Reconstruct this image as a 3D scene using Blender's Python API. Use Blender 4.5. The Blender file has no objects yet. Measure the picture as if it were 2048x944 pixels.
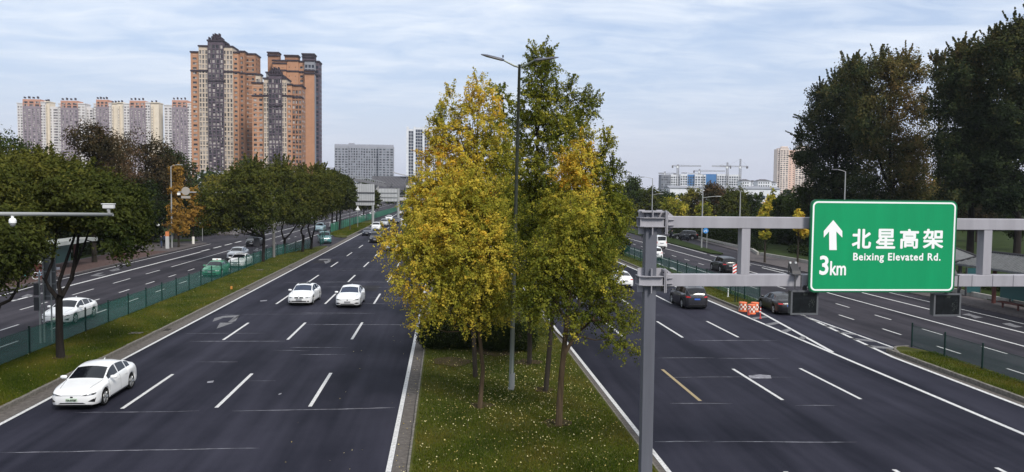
import bpy, math, random
import numpy as np
from mathutils import Vector, Matrix
from mathutils.bvhtree import BVHTree

random.seed(7)
RNG = np.random.default_rng(7)
C = bpy.context.scene.collection
S = bpy.context.scene
rad = math.radians

# ------------------------------------------------------------------ camera
CAM_H = 8.8
FPX = 1625.0
YAW = math.atan((1024 - 890) / FPX)
PITCH = math.atan((472 - 379.4) / FPX)
ROLL = rad(0.6)
cd = bpy.data.cameras.new('camera')
cam = bpy.data.objects.new('camera', cd)
C.objects.link(cam)
cam.location = (0, 0, CAM_H)
cd.sensor_width = 36.0
cd.lens = 36.0 * FPX / 2048.0
cd.clip_start = 0.1
cd.clip_end = 9000
cam.rotation_euler = (Matrix.Rotation(-YAW, 3, 'Z') @ Matrix.Rotation(math.pi / 2 - PITCH, 3, 'X') @ Matrix.Rotation(ROLL, 3, 'Z')).to_euler()
S.camera = cam

# ------------------------------------------------------------------ sky, sun, exposure
SUN_EL, SUN_AZ = 42.0, 152.0      # degrees, azimuth clockwise from +Y
w = bpy.data.worlds.new('World')
S.world = w
w.use_nodes = True
nt = w.node_tree
N = nt.nodes
bg = N['Background']
bg.inputs['Strength'].default_value = 0.1
sky = N.new('ShaderNodeTexSky')
sky.sky_type = 'NISHITA'
sky.sun_disc = False
sky.sun_elevation = rad(SUN_EL)
sky.sun_rotation = rad(SUN_AZ)
sky.air_density = 1.2
sky.dust_density = 0.6
sky.ozone_density = 1.5
tc = N.new('ShaderNodeTexCoord')
sep = N.new('ShaderNodeSeparateXYZ')
nt.links.new(tc.outputs['Generated'], sep.inputs[0])


def wm(op, a, b, clamp=False):
    n = N.new('ShaderNodeMath')
    n.operation = op
    n.use_clamp = clamp
    for i, v in enumerate((a, b)):
        if v is None:
            continue
        if isinstance(v, (int, float)):
            n.inputs[i].default_value = v
        else:
            nt.links.new(v, n.inputs[i])
    return n.outputs[0]


zz = wm('ADD', wm('MAXIMUM', sep.outputs[2], 0.0), 0.09)
cx = wm('DIVIDE', sep.outputs[0], zz)
cy = wm('DIVIDE', sep.outputs[1], zz)
comb = N.new('ShaderNodeCombineXYZ')
nt.links.new(wm('MULTIPLY', cx, 1.0), comb.inputs[0])
nt.links.new(wm('MULTIPLY', cy, 1.7), comb.inputs[1])
n1 = N.new('ShaderNodeTexNoise')
n1.inputs['Scale'].default_value = 0.55
n1.inputs['Detail'].default_value = 4
n1.inputs['Roughness'].default_value = 0.55
n1.inputs['Distortion'].default_value = 0.5
nt.links.new(comb.outputs[0], n1.inputs['Vector'])
n2 = N.new('ShaderNodeTexNoise')
n2.inputs['Scale'].default_value = 2.6
n2.inputs['Detail'].default_value = 6
n2.inputs['Roughness'].default_value = 0.6
n2.inputs['Distortion'].default_value = 0.8
nt.links.new(comb.outputs[0], n2.inputs['Vector'])
mixn = wm('ADD', wm('MULTIPLY', n1.outputs['Fac'], 0.6), wm('MULTIPLY', n2.outputs['Fac'], 0.4))
elev = wm('MULTIPLY', wm('SUBTRACT', sep.outputs[2], 0.05), 2.2, True)      # thin high cloud thickens overhead
mask = wm('MULTIPLY', wm('SUBTRACT', wm('ADD', mixn, wm('MULTIPLY', elev, 0.16)), 0.45), 4.6, True)
mask = wm('MULTIPLY', mask, wm('ADD', wm('MULTIPLY', elev, 0.9), 0.42, True), True)
tint = N.new('ShaderNodeMix')
tint.data_type = 'RGBA'
tint.blend_type = 'MULTIPLY'
tint.inputs['Factor'].default_value = 1.0
nt.links.new(sky.outputs[0], tint.inputs['A'])
tint.inputs['B'].default_value = (1.0, 1.0, 1.0, 1)
lift = N.new('ShaderNodeMix')
lift.data_type = 'RGBA'
lift.inputs['Factor'].default_value = 0.7
nt.links.new(tint.outputs['Result'], lift.inputs['A'])
lift.inputs['B'].default_value = (4.5, 5.5, 7.6, 1)          # veil of thin high haze
mx = N.new('ShaderNodeMix')
mx.data_type = 'RGBA'
nt.links.new(mask, mx.inputs['Factor'])
nt.links.new(lift.outputs['Result'], mx.inputs['A'])
mx.inputs['B'].default_value = (8.1, 8.5, 9.0, 1)
hz = N.new('ShaderNodeMix')                                   # pale air at the horizon
hz.data_type = 'RGBA'
nt.links.new(wm('POWER', wm('SUBTRACT', 1.0, wm('MULTIPLY', wm('ABSOLUTE', sep.outputs[2], None), 4.5, True), True), 2.0), hz.inputs['Factor'])
nt.links.new(mx.outputs['Result'], hz.inputs['A'])
hz.inputs['B'].default_value = (5.3, 5.5, 6.5, 1)
nt.links.new(hz.outputs['Result'], bg.inputs['Color'])

sd = bpy.data.lights.new('sun', 'SUN')
sun = bpy.data.objects.new('sun', sd)
C.objects.link(sun)
sd.energy = 2.9
sd.angle = rad(14)
sd.color = (1.0, 0.94, 0.86)
sdir = Vector((math.sin(rad(SUN_AZ)) * math.cos(rad(SUN_EL)), math.cos(rad(SUN_AZ)) * math.cos(rad(SUN_EL)), math.sin(rad(SUN_EL))))
sun.rotation_euler = sdir.to_track_quat('Z', 'Y').to_euler()
sun.location = (40, -60, 80)

S.view_settings.view_transform = 'Standard'
S.view_settings.look = 'None'
S.view_settings.gamma = 1
S.view_settings.exposure = 0.33
S.view_settings.use_curve_mapping = False
S.cycles.max_bounces = 6
S.cycles.transparent_max_bounces = 24
S.cycles.diffuse_bounces = 2
S.cycles.glossy_bounces = 2

# ------------------------------------------------------------------ where a photographed point stands


def ray(px, py):
    dx, dy = px - 1024, 472 - py
    c, s = math.cos(ROLL), math.sin(ROLL)
    x, y = dx * c - dy * s, dx * s + dy * c
    Y = FPX * math.cos(PITCH) + y * math.sin(PITCH)
    Z = y * math.cos(PITCH) - FPX * math.sin(PITCH)
    c, s = math.cos(YAW), math.sin(YAW)
    return x * c + Y * s, -x * s + Y * c, Z


def G(px, py, z=0.0):
    r = ray(px, py)
    t = (z - CAM_H) / r[2]
    return Vector((r[0] * t, r[1] * t, z))


def at(px, py, Y):
    r = ray(px, py)
    t = Y / r[1]
    return Vector((r[0] * t, Y, CAM_H + r[2] * t))


# ------------------------------------------------------------------ materials
MATS = {}


def M(name, col, rough=0.7, metal=0.0, noise=0.0, nscale=3.0, bump=0.0, emit=0.0, coat=0.0, streak=False):
    if name in MATS:
        return MATS[name]
    m = bpy.data.materials.new(name)
    m.use_nodes = True
    t = m.node_tree
    b = t.nodes['Principled BSDF']
    b.inputs['Base Color'].default_value = (*col, 1)
    b.inputs['Roughness'].default_value = rough
    b.inputs['Metallic'].default_value = metal
    b.inputs['Coat Weight'].default_value = coat
    b.inputs['Specular IOR Level'].default_value = 0.5 if rough < 0.5 else (0.25 if rough < 0.8 else 0.06)
    if emit:
        b.inputs['Emission Color'].default_value = (*col, 1)
        b.inputs['Emission Strength'].default_value = emit
    if noise or bump:
        co = t.nodes.new('ShaderNodeTexCoord')
        n = t.nodes.new('ShaderNodeTexNoise')
        n.inputs['Scale'].default_value = nscale
        n.inputs['Detail'].default_value = 5
        n.inputs['Roughness'].default_value = 0.65
        if streak:
            mp = t.nodes.new('ShaderNodeMapping')
            mp.inputs['Scale'].default_value = (1, 1, 0.12)
            t.links.new(co.outputs['Object'], mp.inputs[0])
            t.links.new(mp.outputs[0], n.inputs['Vector'])
        else:
            t.links.new(co.outputs['Object'], n.inputs['Vector'])
        if noise:
            r = t.nodes.new('ShaderNodeMapRange')
            r.inputs['From Min'].default_value = 0.3
            r.inputs['From Max'].default_value = 0.7
            r.inputs['To Min'].default_value = 1 - noise
            r.inputs['To Max'].default_value = 1 + noise
            t.links.new(n.outputs['Fac'], r.inputs['Value'])
            v = t.nodes.new('ShaderNodeVectorMath')
            v.operation = 'SCALE'
            v.inputs[0].default_value = col
            t.links.new(r.outputs[0], v.inputs['Scale'])
            t.links.new(v.outputs[0], b.inputs['Base Color'])
        if bump:
            bp = t.nodes.new('ShaderNodeBump')
            bp.inputs['Strength'].default_value = bump
            bp.inputs['Distance'].default_value = 0.02
            t.links.new(n.outputs['Fac'], bp.inputs['Height'])
            t.links.new(bp.outputs[0], b.inputs['Normal'])
    MATS[name] = m
    return m


def asphalt(name, base, worn):
    m = bpy.data.materials.new(name)
    m.use_nodes = True
    t = m.node_tree
    b = t.nodes['Principled BSDF']
    b.inputs['Roughness'].default_value = 0.8
    b.inputs['Specular IOR Level'].default_value = 0.08
    co = t.nodes.new('ShaderNodeTexCoord')

    def noise(scale, detail, sc):
        mp = t.nodes.new('ShaderNodeMapping')
        mp.inputs['Scale'].default_value = sc
        t.links.new(co.outputs['Object'], mp.inputs[0])
        n = t.nodes.new('ShaderNodeTexNoise')
        n.inputs['Scale'].default_value = scale
        n.inputs['Detail'].default_value = detail
        n.inputs['Roughness'].default_value = 0.7
        t.links.new(mp.outputs[0], n.inputs['Vector'])
        return n.outputs['Fac']
    a = noise(1.0, 3, (0.55, 0.03, 1))       # tyre tracks drawn out along the lanes
    g = noise(28.0, 2, (1, 1, 1))            # aggregate
    p = noise(0.22, 5, (1, 0.6, 1))          # patches
    fac = t.nodes.new('ShaderNodeMath')
    fac.operation = 'MULTIPLY_ADD'
    t.links.new(a, fac.inputs[0])
    fac.inputs[1].default_value = 1.0
    h = t.nodes.new('ShaderNodeMath')
    h.operation = 'MULTIPLY_ADD'
    t.links.new(g, h.inputs[0])
    h.inputs[1].default_value = 0.55
    h2 = t.nodes.new('ShaderNodeMath')
    h2.operation = 'MULTIPLY_ADD'
    t.links.new(p, h2.inputs[0])
    h2.inputs[1].default_value = 0.6
    h2.inputs[2].default_value = -0.645
    t.links.new(h2.outputs[0], h.inputs[2])
    t.links.new(h.outputs[0], fac.inputs[2])
    r = t.nodes.new('ShaderNodeValToRGB')
    r.color_ramp.elements[0].position = 0.26
    r.color_ramp.elements[0].color = (*base, 1)
    r.color_ramp.elements[1].position = 0.66
    r.color_ramp.elements[1].color = (*worn, 1)
    t.links.new(fac.outputs[0], r.inputs[0])
    t.links.new(r.outputs[0], b.inputs['Base Color'])
    bp = t.nodes.new('ShaderNodeBump')
    bp.inputs['Strength'].default_value = 0.25
    bp.inputs['Distance'].default_value = 0.01
    t.links.new(g, bp.inputs['Height'])
    t.links.new(bp.outputs[0], b.inputs['Normal'])
    return m


def leaf_mat(name, stops, trans=0.35):
    """colour of each leaf from its own 'tint' value; ramp of real leaf colours"""
    if name in MATS:
        return MATS[name]
    m = bpy.data.materials.new(name)
    m.use_nodes = True
    t = m.node_tree
    for n in list(t.nodes):
        t.nodes.remove(n)
    out = t.nodes.new('ShaderNodeOutputMaterial')
    a = t.nodes.new('ShaderNodeAttribute')
    a.attribute_name = 'tint'
    r = t.nodes.new('ShaderNodeValToRGB')
    e = r.color_ramp.elements
    e[0].position, e[0].color = stops[0][0], (*stops[0][1], 1)
    e[1].position, e[1].color = stops[-1][0], (*stops[-1][1], 1)
    for p, c in stops[1:-1]:
        k = e.new(p)
        k.color = (*c, 1)
    t.links.new(a.outputs['Fac'], r.inputs[0])
    d = t.nodes.new('ShaderNodeBsdfDiffuse')
    tr = t.nodes.new('ShaderNodeBsdfTranslucent')
    mx = t.nodes.new('ShaderNodeMixShader')
    mx.inputs[0].default_value = trans
    t.links.new(r.outputs[0], d.inputs[0])
    t.links.new(r.outputs[0], tr.inputs[0])
    t.links.new(d.outputs[0], mx.inputs[1])
    t.links.new(tr.outputs[0], mx.inputs[2])
    t.links.new(mx.outputs[0], out.inputs[0])
    MATS[name] = m
    return m


def mesh_net(name, col, cover):
    """green wire netting: wires finer than a pixel, open between them"""
    m = bpy.data.materials.new(name)
    m.use_nodes = True
    t = m.node_tree
    b = t.nodes['Principled BSDF']
    b.inputs['Base Color'].default_value = (*col, 1)
    b.inputs['Roughness'].default_value = 0.6
    out = t.nodes['Material Output']
    tr = t.nodes.new('ShaderNodeBsdfTransparent')
    mx = t.nodes.new('ShaderNodeMixShader')
    mx.inputs[0].default_value = cover
    t.links.new(tr.outputs[0], mx.inputs[1])
    t.links.new(b.outputs[0], mx.inputs[2])
    t.links.new(mx.outputs[0], out.inputs[0])
    MATS[name] = m
    return m


def glass_facade(name, dark, light, cell=(1.6, 1.6, 3.0), frac=0.35):
    """window glass: each pane differs (curtains, blinds)"""
    if name in MATS:
        return MATS[name]
    m = bpy.data.materials.new(name)
    m.use_nodes = True
    t = m.node_tree
    b = t.nodes['Principled BSDF']
    b.inputs['Roughness'].default_value = 0.25
    co = t.nodes.new('ShaderNodeTexCoord')
    sn = t.nodes.new('ShaderNodeVectorMath')
    sn.operation = 'SNAP'
    sn.inputs[1].default_value = cell
    t.links.new(co.outputs['Object'], sn.inputs[0])
    wn = t.nodes.new('ShaderNodeTexWhiteNoise')
    t.links.new(sn.outputs[0], wn.inputs['Vector'])
    r = t.nodes.new('ShaderNodeValToRGB')
    r.color_ramp.elements[0].position = 1 - frac - 0.15
    r.color_ramp.elements[0].color = (*dark, 1)
    r.color_ramp.elements[1].position = 1.0
    r.color_ramp.elements[1].color = (*light, 1)
    t.links.new(wn.outputs['Value'], r.inputs[0])
    t.links.new(r.outputs[0], b.inputs['Base Color'])
    MATS[name] = m
    return m


# ------------------------------------------------------------------ mesh helpers
class MB:
    def __init__(self):
        self.v, self.f, self.m = [], [], []

    def add(self, vs, fs, mi=0):
        o = len(self.v)
        self.v += [tuple(p) for p in vs]
        self.f += [tuple(i + o for i in f) for f in fs]
        self.m += [mi] * len(fs)

    def box(self, x0, x1, y0, y1, z0, z1, mi=0, rz=0.0, o=(0, 0)):
        vs = [(x, y, z) for z in (z0, z1) for x, y in ((x0, y0), (x1, y0), (x1, y1), (x0, y1))]
        if rz:
            c, s = math.cos(rz), math.sin(rz)
            vs = [(o[0] + (x - o[0]) * c - (y - o[1]) * s, o[1] + (x - o[0]) * s + (y - o[1]) * c, z) for x, y, z in vs]
        self.add(vs, [(0, 3, 2, 1), (4, 5, 6, 7), (0, 1, 5, 4), (1, 2, 6, 5), (2, 3, 7, 6), (3, 0, 4, 7)], mi)

    def tube(self, pts, rads, n=8, mi=0, cap=True):
        pts = [Vector(p) for p in pts]
        if not isinstance(rads, (list, tuple)):
            rads = [rads] * len(pts)
        vs, fs = [], []
        for i, p in enumerate(pts):
            d = (pts[min(i + 1, len(pts) - 1)] - pts[max(i - 1, 0)]).normalized()
            a = Vector((0, 0, 1)) if abs(d.z) < 0.9 else Vector((0, 1, 0))
            u = d.cross(a).normalized()
            q = d.cross(u)
            for k in range(n):
                t = 2 * math.pi * k / n
                vs.append(p + (u * math.cos(t) + q * math.sin(t)) * rads[i])
        for i in range(len(pts) - 1):
            for k in range(n):
                k2 = (k + 1) % n
                fs.append((i * n + k, i * n + k2, (i + 1) * n + k2, (i + 1) * n + k))
        if cap:
            fs.append(tuple(range(n)))
            fs.append(tuple((len(pts) - 1) * n + k for k in reversed(range(n))))
        self.add(vs, fs, mi)

    def lathe(self, prof, n=24, c=(0, 0, 0), axis='z', mi=0):
        vs, fs = [], []
        for r, h in prof:
            for k in range(n):
                t = 2 * math.pi * k / n
                if axis == 'z':
                    vs.append((c[0] + r * math.cos(t), c[1] + r * math.sin(t), c[2] + h))
                elif axis == 'x':
                    vs.append((c[0] + h, c[1] + r * math.cos(t), c[2] + r * math.sin(t)))
                else:
                    vs.append((c[0] + r * math.cos(t), c[1] + h, c[2] + r * math.sin(t)))
        for i in range(len(prof) - 1):
            for k in range(n):
                k2 = (k + 1) % n
                fs.append((i * n + k, i * n + k2, (i + 1) * n + k2, (i + 1) * n + k))
        self.add(vs, fs, mi)

    def prism(self, poly, z0, z1, mi=0):
        """polygon in xy raised from z0 to z1"""
        n = len(poly)
        vs = [(p[0], p[1], z0) for p in poly] + [(p[0], p[1], z1) for p in poly]
        area = sum(poly[i][0] * poly[(i + 1) % n][1] - poly[(i + 1) % n][0] * poly[i][1] for i in range(n))
        top = tuple(range(n, 2 * n))
        if area < 0:
            top = tuple(reversed(top))
        fs = [top] + [(i, (i + 1) % n, n + (i + 1) % n, n + i) for i in range(n)]
        self.add(vs, fs, mi)

    def plate(self, poly, y0, y1, mi=0):
        """polygon in xz given thickness from y0 (front) to y1"""
        n = len(poly)
        vs = [(p[0], y0, p[1]) for p in poly] + [(p[0], y1, p[1]) for p in poly]
        fs = [tuple(range(n)), tuple(reversed(range(n, 2 * n)))] + [(i, (i + 1) % n, n + (i + 1) % n, n + i) for i in range(n)]
        self.add(vs, fs, mi)

    def flat(self, poly, z, mi=0):
        n = len(poly)
        area = sum(poly[i][0] * poly[(i + 1) % n][1] - poly[(i + 1) % n][0] * poly[i][1] for i in range(n))
        self.add([(p[0], p[1], z) for p in poly], [tuple(range(n)) if area > 0 else tuple(reversed(range(n)))], mi)

    def mesh(self, name, mats, smooth=False):
        me = bpy.data.meshes.new(name)
        me.from_pydata(self.v, [], self.f)
        for x in (mats if isinstance(mats, (list, tuple)) else [mats]):
            me.materials.append(x)
        if any(self.m):
            me.polygons.foreach_set('material_index', self.m)
        if smooth:
            me.polygons.foreach_set('use_smooth', [True] * len(self.f))
        me.update()
        return me

    def obj(self, name, mats, parent=None, smooth=False, loc=(0, 0, 0), **tags):
        o = link(name, self.mesh(name, mats, smooth), parent, loc)
        for k, v in tags.items():
            o[k] = v
        return o


def link(name, data, parent=None, loc=(0, 0, 0), rz=0.0):
    o = bpy.data.objects.new(name, data)
    C.objects.link(o)
    o.location = loc
    o.rotation_euler = (0, 0, rz)
    if parent:
        o.parent = parent
    return o


def thing(name, label, cat, loc=(0, 0, 0), rz=0.0, group=None):
    o = link(name, None, None, loc, rz)
    o.empty_display_size = 0.2
    o['label'], o['category'] = label, cat
    if group:
        o['group'] = group
    return o


def tag(o, label, cat, group=None):
    o['label'], o['category'] = label, cat
    if group:
        o['group'] = group
    return o


KIDS = {}


def copy_tree(o, parent=None):
    c = o.copy()
    C.objects.link(c)
    if parent:
        c.parent = parent
    for ch in list(o.children):
        copy_tree(ch, c)
    return c


def bevel(o, wd=0.02, seg=2):
    b = o.modifiers.new('bevel', 'BEVEL')
    b.width = wd
    b.segments = seg
    b.limit_method = 'ANGLE'
    return o


def text_mesh(body, size, extrude=0.01, offset=0.0, sx=1.0, space=1.0):
    c = bpy.data.curves.new('lettering', 'FONT')
    c.body = body
    c.size = size
    c.extrude = extrude
    c.offset = offset
    c.space_character = space
    c.align_x = 'CENTER'
    c.align_y = 'CENTER'
    c.resolution_u = 3
    o = bpy.data.objects.new('tmp', c)
    C.objects.link(o)
    dg = bpy.context.evaluated_depsgraph_get()
    me = bpy.data.meshes.new_from_object(o.evaluated_get(dg))
    bpy.data.objects.remove(o)
    me.transform(Matrix.Diagonal((sx, 1, 1, 1)))
    # stand it up, facing -y
    me.transform(Matrix.Rotation(math.pi / 2, 4, 'X'))
    return me


def put_text(name, body, size, mat, parent, loc, w=None, h=None, rz=0.0, bold=0.0, **k):
    me = text_mesh(body, size, **k)
    n = len(me.vertices)
    co = np.empty(n * 3)
    me.vertices.foreach_get('co', co)
    co = co.reshape(-1, 3)
    lo, hi = co.min(0), co.max(0)
    mid = (lo + hi) / 2
    sx = w / (hi[0] - lo[0]) if w else 1
    sz = h / (hi[2] - lo[2]) if h else sx
    if not w:
        sx = sz
    co = (co - mid) * np.array([sx, 1, sz])
    me.vertices.foreach_set('co', co.ravel())
    if bold:
        b_ = MB()
        fs = [tuple(p.vertices) for p in me.polygons]
        for i_, (ox, oz) in enumerate(((0, 0), (bold, 0), (-bold, 0), (0, bold), (0, -bold), (bold * .7, bold * .7), (-bold * .7, bold * .7), (bold * .7, -bold * .7), (-bold * .7, -bold * .7))):
            b_.add([(v[0] + ox, v[1] + i_ * .0003, v[2] + oz) for v in co], fs)
        me = b_.mesh(name, mat)
    me.materials.clear()
    me.materials.append(mat)
    me.update()
    o = link(name, me, parent, loc, rz)
    return o


# ------------------------------------------------------------------ leaves
def leaf_mesh(name, P, Nrm, size, tint, mat, aspect=1.0, fan=False):
    """P (n,3) leaf centres, Nrm (n,3) normals -> one mesh of leaf quads"""
    n = len(P)
    Nrm = Nrm / (np.linalg.norm(Nrm, axis=1, keepdims=True) + 1e-9)
    r = RNG.normal(size=(n, 3))
    U = np.cross(Nrm, r)
    U /= (np.linalg.norm(U, axis=1, keepdims=True) + 1e-9)
    V = np.cross(Nrm, U)
    s = (size * RNG.uniform(0.7, 1.3, (n, 1)))
    a = P - U * s * 0.5 * aspect
    b = P - V * s * (0.5 if not fan else 0.62) + Nrm * s * 0.12
    c = P + U * s * 0.5 * aspect
    d = P + V * s * (0.5 if not fan else 0.30) + Nrm * s * 0.12
    co = np.stack([a, b, c, d], 1).reshape(-1, 3).astype(np.float32)
    me = bpy.data.meshes.new(name)
    me.vertices.add(4 * n)
    me.vertices.foreach_set('co', co.ravel())
    me.loops.add(4 * n)
    me.loops.foreach_set('vertex_index', np.arange(4 * n, dtype=np.int32))
    me.polygons.add(n)
    me.polygons.foreach_set('loop_start', np.arange(0, 4 * n, 4, dtype=np.int32))
    at_ = me.attributes.new('tint', 'FLOAT', 'POINT')
    at_.data.foreach_set('value', np.repeat(tint, 4).astype(np.float32))
    me.materials.append(mat)
    me.update()
    me.validate()
    return me


def crown_points(lobes, n, twig=0.6, jit=0.07, up=0.5, per=14, shell=0.45, droop=0.0):
    """lobes: (x,y,z,rx,ry,rz,tint). Leaves sit along short twigs that grow out of each lobe."""
    vol = np.array([(l[3] * l[4] * l[5]) ** (2 / 3) for l in lobes])
    share = vol / vol.sum()
    PP, NN, TT = [], [], []
    for l, sh in zip(lobes, share):
        k = max(3, int(n * sh / per))
        d = RNG.normal(size=(k, 3))
        d /= np.linalg.norm(d, axis=1, keepdims=True)
        rr = RNG.uniform(shell, 1.0, (k, 1)) ** 0.7
        R = np.array(l[3:6])
        p0 = np.array(l[:3]) + d * rr * R * 0.92
        g = d + np.array([0, 0, up]) + RNG.normal(size=(k, 3)) * 0.35
        g /= np.linalg.norm(g, axis=1, keepdims=True)
        ln = twig * RNG.uniform(0.5, 1.3, (k, 1, 1))
        t = RNG.uniform(0, 1, (k, per, 1))
        q = p0[:, None, :] + g[:, None, :] * ln * t + RNG.normal(size=(k, per, 3)) * jit
        q[:, :, 2] -= droop * (t[:, :, 0] ** 2) * ln[:, :, 0]
        nn = g[:, None, :] * 0.3 + d[:, None, :] * 0.5 + np.array([0, 0, 0.5]) + RNG.normal(size=(k, per, 3)) * 0.6
        tw = l[6] + RNG.normal(size=(k, 1)) * 0.10 + RNG.normal(size=(k, per)) * 0.035
        PP.append(q.reshape(-1, 3))
        NN.append(nn.reshape(-1, 3))
        TT.append(tw.ravel())
    return np.concatenate(PP), np.concatenate(NN), np.clip(np.concatenate(TT), 0, 1)


def seasoned(tint, P, amp=0.08, s=0.5):
    """slow drift of leaf colour through a crown"""
    return np.clip(tint + amp * np.sin(P[:, 0] * s * 2.1 + P[:, 2] * s * 1.3) * np.cos(P[:, 2] * s * 2.7 + P[:, 1]), 0, 1)


GREEN = leaf_mat('leaf_green', [(0.0, (0.013, 0.022, 0.008)), (0.5, (0.035, 0.052, 0.014)), (1.0, (0.10, 0.115, 0.022))], 0.25)
OLIVE = leaf_mat('leaf_olive', [(0.0, (0.02, 0.032, 0.01)), (0.5, (0.065, 0.075, 0.018)), (1.0, (0.17, 0.15, 0.03))], 0.25)
BROWN = leaf_mat('leaf_brown', [(0.0, (0.015, 0.017, 0.01)), (0.5, (0.05, 0.04, 0.02)), (1.0, (0.15, 0.085, 0.05))], 0.2)
POPLAR = leaf_mat('leaf_poplar', [(0.0, (0.010, 0.018, 0.011)), (0.35, (0.040, 0.056, 0.025)), (0.7, (0.12, 0.105, 0.038)), (1.0, (0.22, 0.14, 0.055))], 0.3)
GINKGO = leaf_mat('leaf_ginkgo', [(0.0, (0.04, 0.06, 0.014)), (0.3, (0.125, 0.145, 0.022)), (0.54, (0.33, 0.31, 0.042)), (0.76, (0.62, 0.48, 0.07)), (0.88, (0.64, 0.42, 0.05)), (1.0, (0.58, 0.28, 0.03))], 0.4)
OCHRE = leaf_mat('leaf_ochre', [(0.0, (0.10, 0.07, 0.02)), (0.5, (0.28, 0.16, 0.035)), (1.0, (0.42, 0.25, 0.06))], 0.35)
HEDGE = leaf_mat('leaf_hedge', [(0.0, (0.010, 0.016, 0.007)), (1.0, (0.03, 0.042, 0.013))], 0.15)
BARK = M('bark_dark', (0.026, 0.022, 0.018), 0.95, noise=0.35, nscale=9, bump=0.8, streak=True)
BARK_G = M('bark_ginkgo', (0.06, 0.043, 0.027), 0.95, noise=0.4, nscale=12, bump=1.0, streak=True)
BARK_W = M('bark_whitewashed', (0.7, 0.69, 0.64), 0.9, noise=0.1, nscale=8)
# ================================================================== ground and roads
FAR = 620.0
ASPH = asphalt('asphalt', (0.0085, 0.0092, 0.0165), (0.031, 0.031, 0.046))
ASPH2 = asphalt('asphalt_side_road', (0.018, 0.0175, 0.023), (0.050, 0.046, 0.056))
PAINT = M('road_paint', (0.50, 0.50, 0.50), 0.7, noise=0.38, nscale=9)
PAINT_Y = M('road_paint_yellow', (0.30, 0.235, 0.13), 0.7, noise=0.2, nscale=14)
PAINT_W = M('road_paint_worn', (0.13, 0.13, 0.14), 0.75, noise=0.6, nscale=9)
CONC = M('gutter_concrete', (0.105, 0.095, 0.088), 0.9, noise=0.35, nscale=5, bump=0.4)
KERB = M('kerb_concrete', (0.15, 0.14, 0.125), 0.9, noise=0.4, nscale=7, bump=0.5)
SOIL = M('grass_ground', (0.055, 0.06, 0.016), 1.0, noise=0.45, nscale=0.9, bump=0.6)
SOIL_D = M('lawn_ground', (0.022, 0.034, 0.009), 1.0, noise=0.4, nscale=0.5, bump=0.4)
PAVE = M('paving_grey', (0.095, 0.085, 0.087), 0.9, noise=0.25, nscale=4, bump=0.2)
PAVE_R = M('paving_red', (0.085, 0.058, 0.054), 0.9, noise=0.3, nscale=5, bump=0.2)
LAND = M('far_ground', (0.06, 0.065, 0.045), 1.0, noise=0.4, nscale=0.05)


def struct(mb, name, mats, parent=None, **k):
    o = mb.obj(name, mats, parent, **k)
    if not parent:
        o['kind'] = 'structure'
    return o


def rect(x0, x1, y0, y1):
    return [(x0, y0), (x1, y0), (x1, y1), (x0, y1)]


mb = MB()
for i in range(8):
    for j in range(8):
        mb.flat(rect(-4000 + i * 1000, -3000 + i * 1000, -1500 + j * 1000, -500 + j * 1000), -0.06)
struct(mb, 'ground', LAND)
mb = MB(); mb.flat(rect(-17.3, -1.1, -30, FAR), 0.0); road_l = struct(mb, 'main_road', ASPH)
mb = MB(); mb.flat(rect(6.6, 26.0, -30, FAR), 0.0); road_r = struct(mb, 'main_road', ASPH)
mb = MB(); mb.flat(rect(-75, -17.3, -30, FAR), -0.004); side_l = struct(mb, 'side_road', ASPH2)
mb = MB(); mb.flat(rect(26.0, 75, -30, FAR), -0.004); side_r = struct(mb, 'side_road', ASPH2)

# ---- painted lines, each dash its own piece
ZL = 0.006


def line(parent, x, y0, y1, wd=0.15, mat=PAINT, x2=None, name='lane_line'):
    mb = MB()
    x2 = x if x2 is None else x2
    n = max(1, int((y1 - y0) / 30))
    for i in range(n):
        a, b = i / n, (i + 1) / n
        xa, xb = x + (x2 - x) * a, x + (x2 - x) * b
        ya, yb = y0 + (y1 - y0) * a, y0 + (y1 - y0) * b
        mb.flat([(xa - wd / 2, ya), (xa + wd / 2, ya), (xb + wd / 2, yb), (xb - wd / 2, yb)], ZL)
    return mb.obj(name, mat, parent)


DASH = {}


def dashes(parent, x, ys, ln, wd=0.15, mat=PAINT):
    key = (ln, wd, mat.name)
    if key not in DASH:
        mb = MB()
        mb.flat(rect(-wd / 2, wd / 2, 0, ln), 0)
        DASH[key] = mb.mesh('lane_dash', mat)
    for y in ys:
        link('lane_dash', DASH[key], parent, (x, y, ZL))


def mark(parent, pts, mat=PAINT, name='lane_arrow'):
    """painted mark outlined by road points (photograph pixel -> ground)"""
    mb = MB()
    mb.flat([tuple(G(*p))[:2] for p in pts], ZL)
    return mb.obj(name, mat, parent)


def ys(y0, step, y1):
    r = []
    while y0 < y1:
        r.append(y0)
        y0 += step
    return r


line(road_l, -16.25, 18, 167, 0.16)
line(road_l, -16.25, 205, FAR, 0.2, x2=-18.5)
dashes(road_l, -16.25, ys(167, 6, 204), 3.0, 0.25)
line(road_l, -1.72, 18, FAR, 0.17)
for x in (-12.68, -9.05, -5.38):
    dashes(road_l, x, ys(18.1, 14.7, 330), 6.0, 0.15)
line(road_r, 7.05, 18, FAR, 0.16)
for x in (10.75, 14.33, 17.78):
    dashes(road_r, x, [v for v in ys(18.4, 14.6, 330) if not (x < 11 and 32 < v < 34)], 6.0, 0.15)
dashes(road_r, 10.75, [33.0], 6.0, 0.15, PAINT_Y)
line(road_r, 21.3, 18, 150, 0.2)
line(road_r, 21.3, 170, FAR, 0.2)
line(road_r, 21.45, 43.0, 58.2, 0.2, x2=23.2)
line(side_r, 23.9, 18, 41.5, 0.2, x2=24.1)
line(side_r, 24.1, 41.5, 57.5, 0.2, x2=25.85)
line(side_r, 25.62, 43.6, 150, 0.16, x2=25.75)
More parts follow.
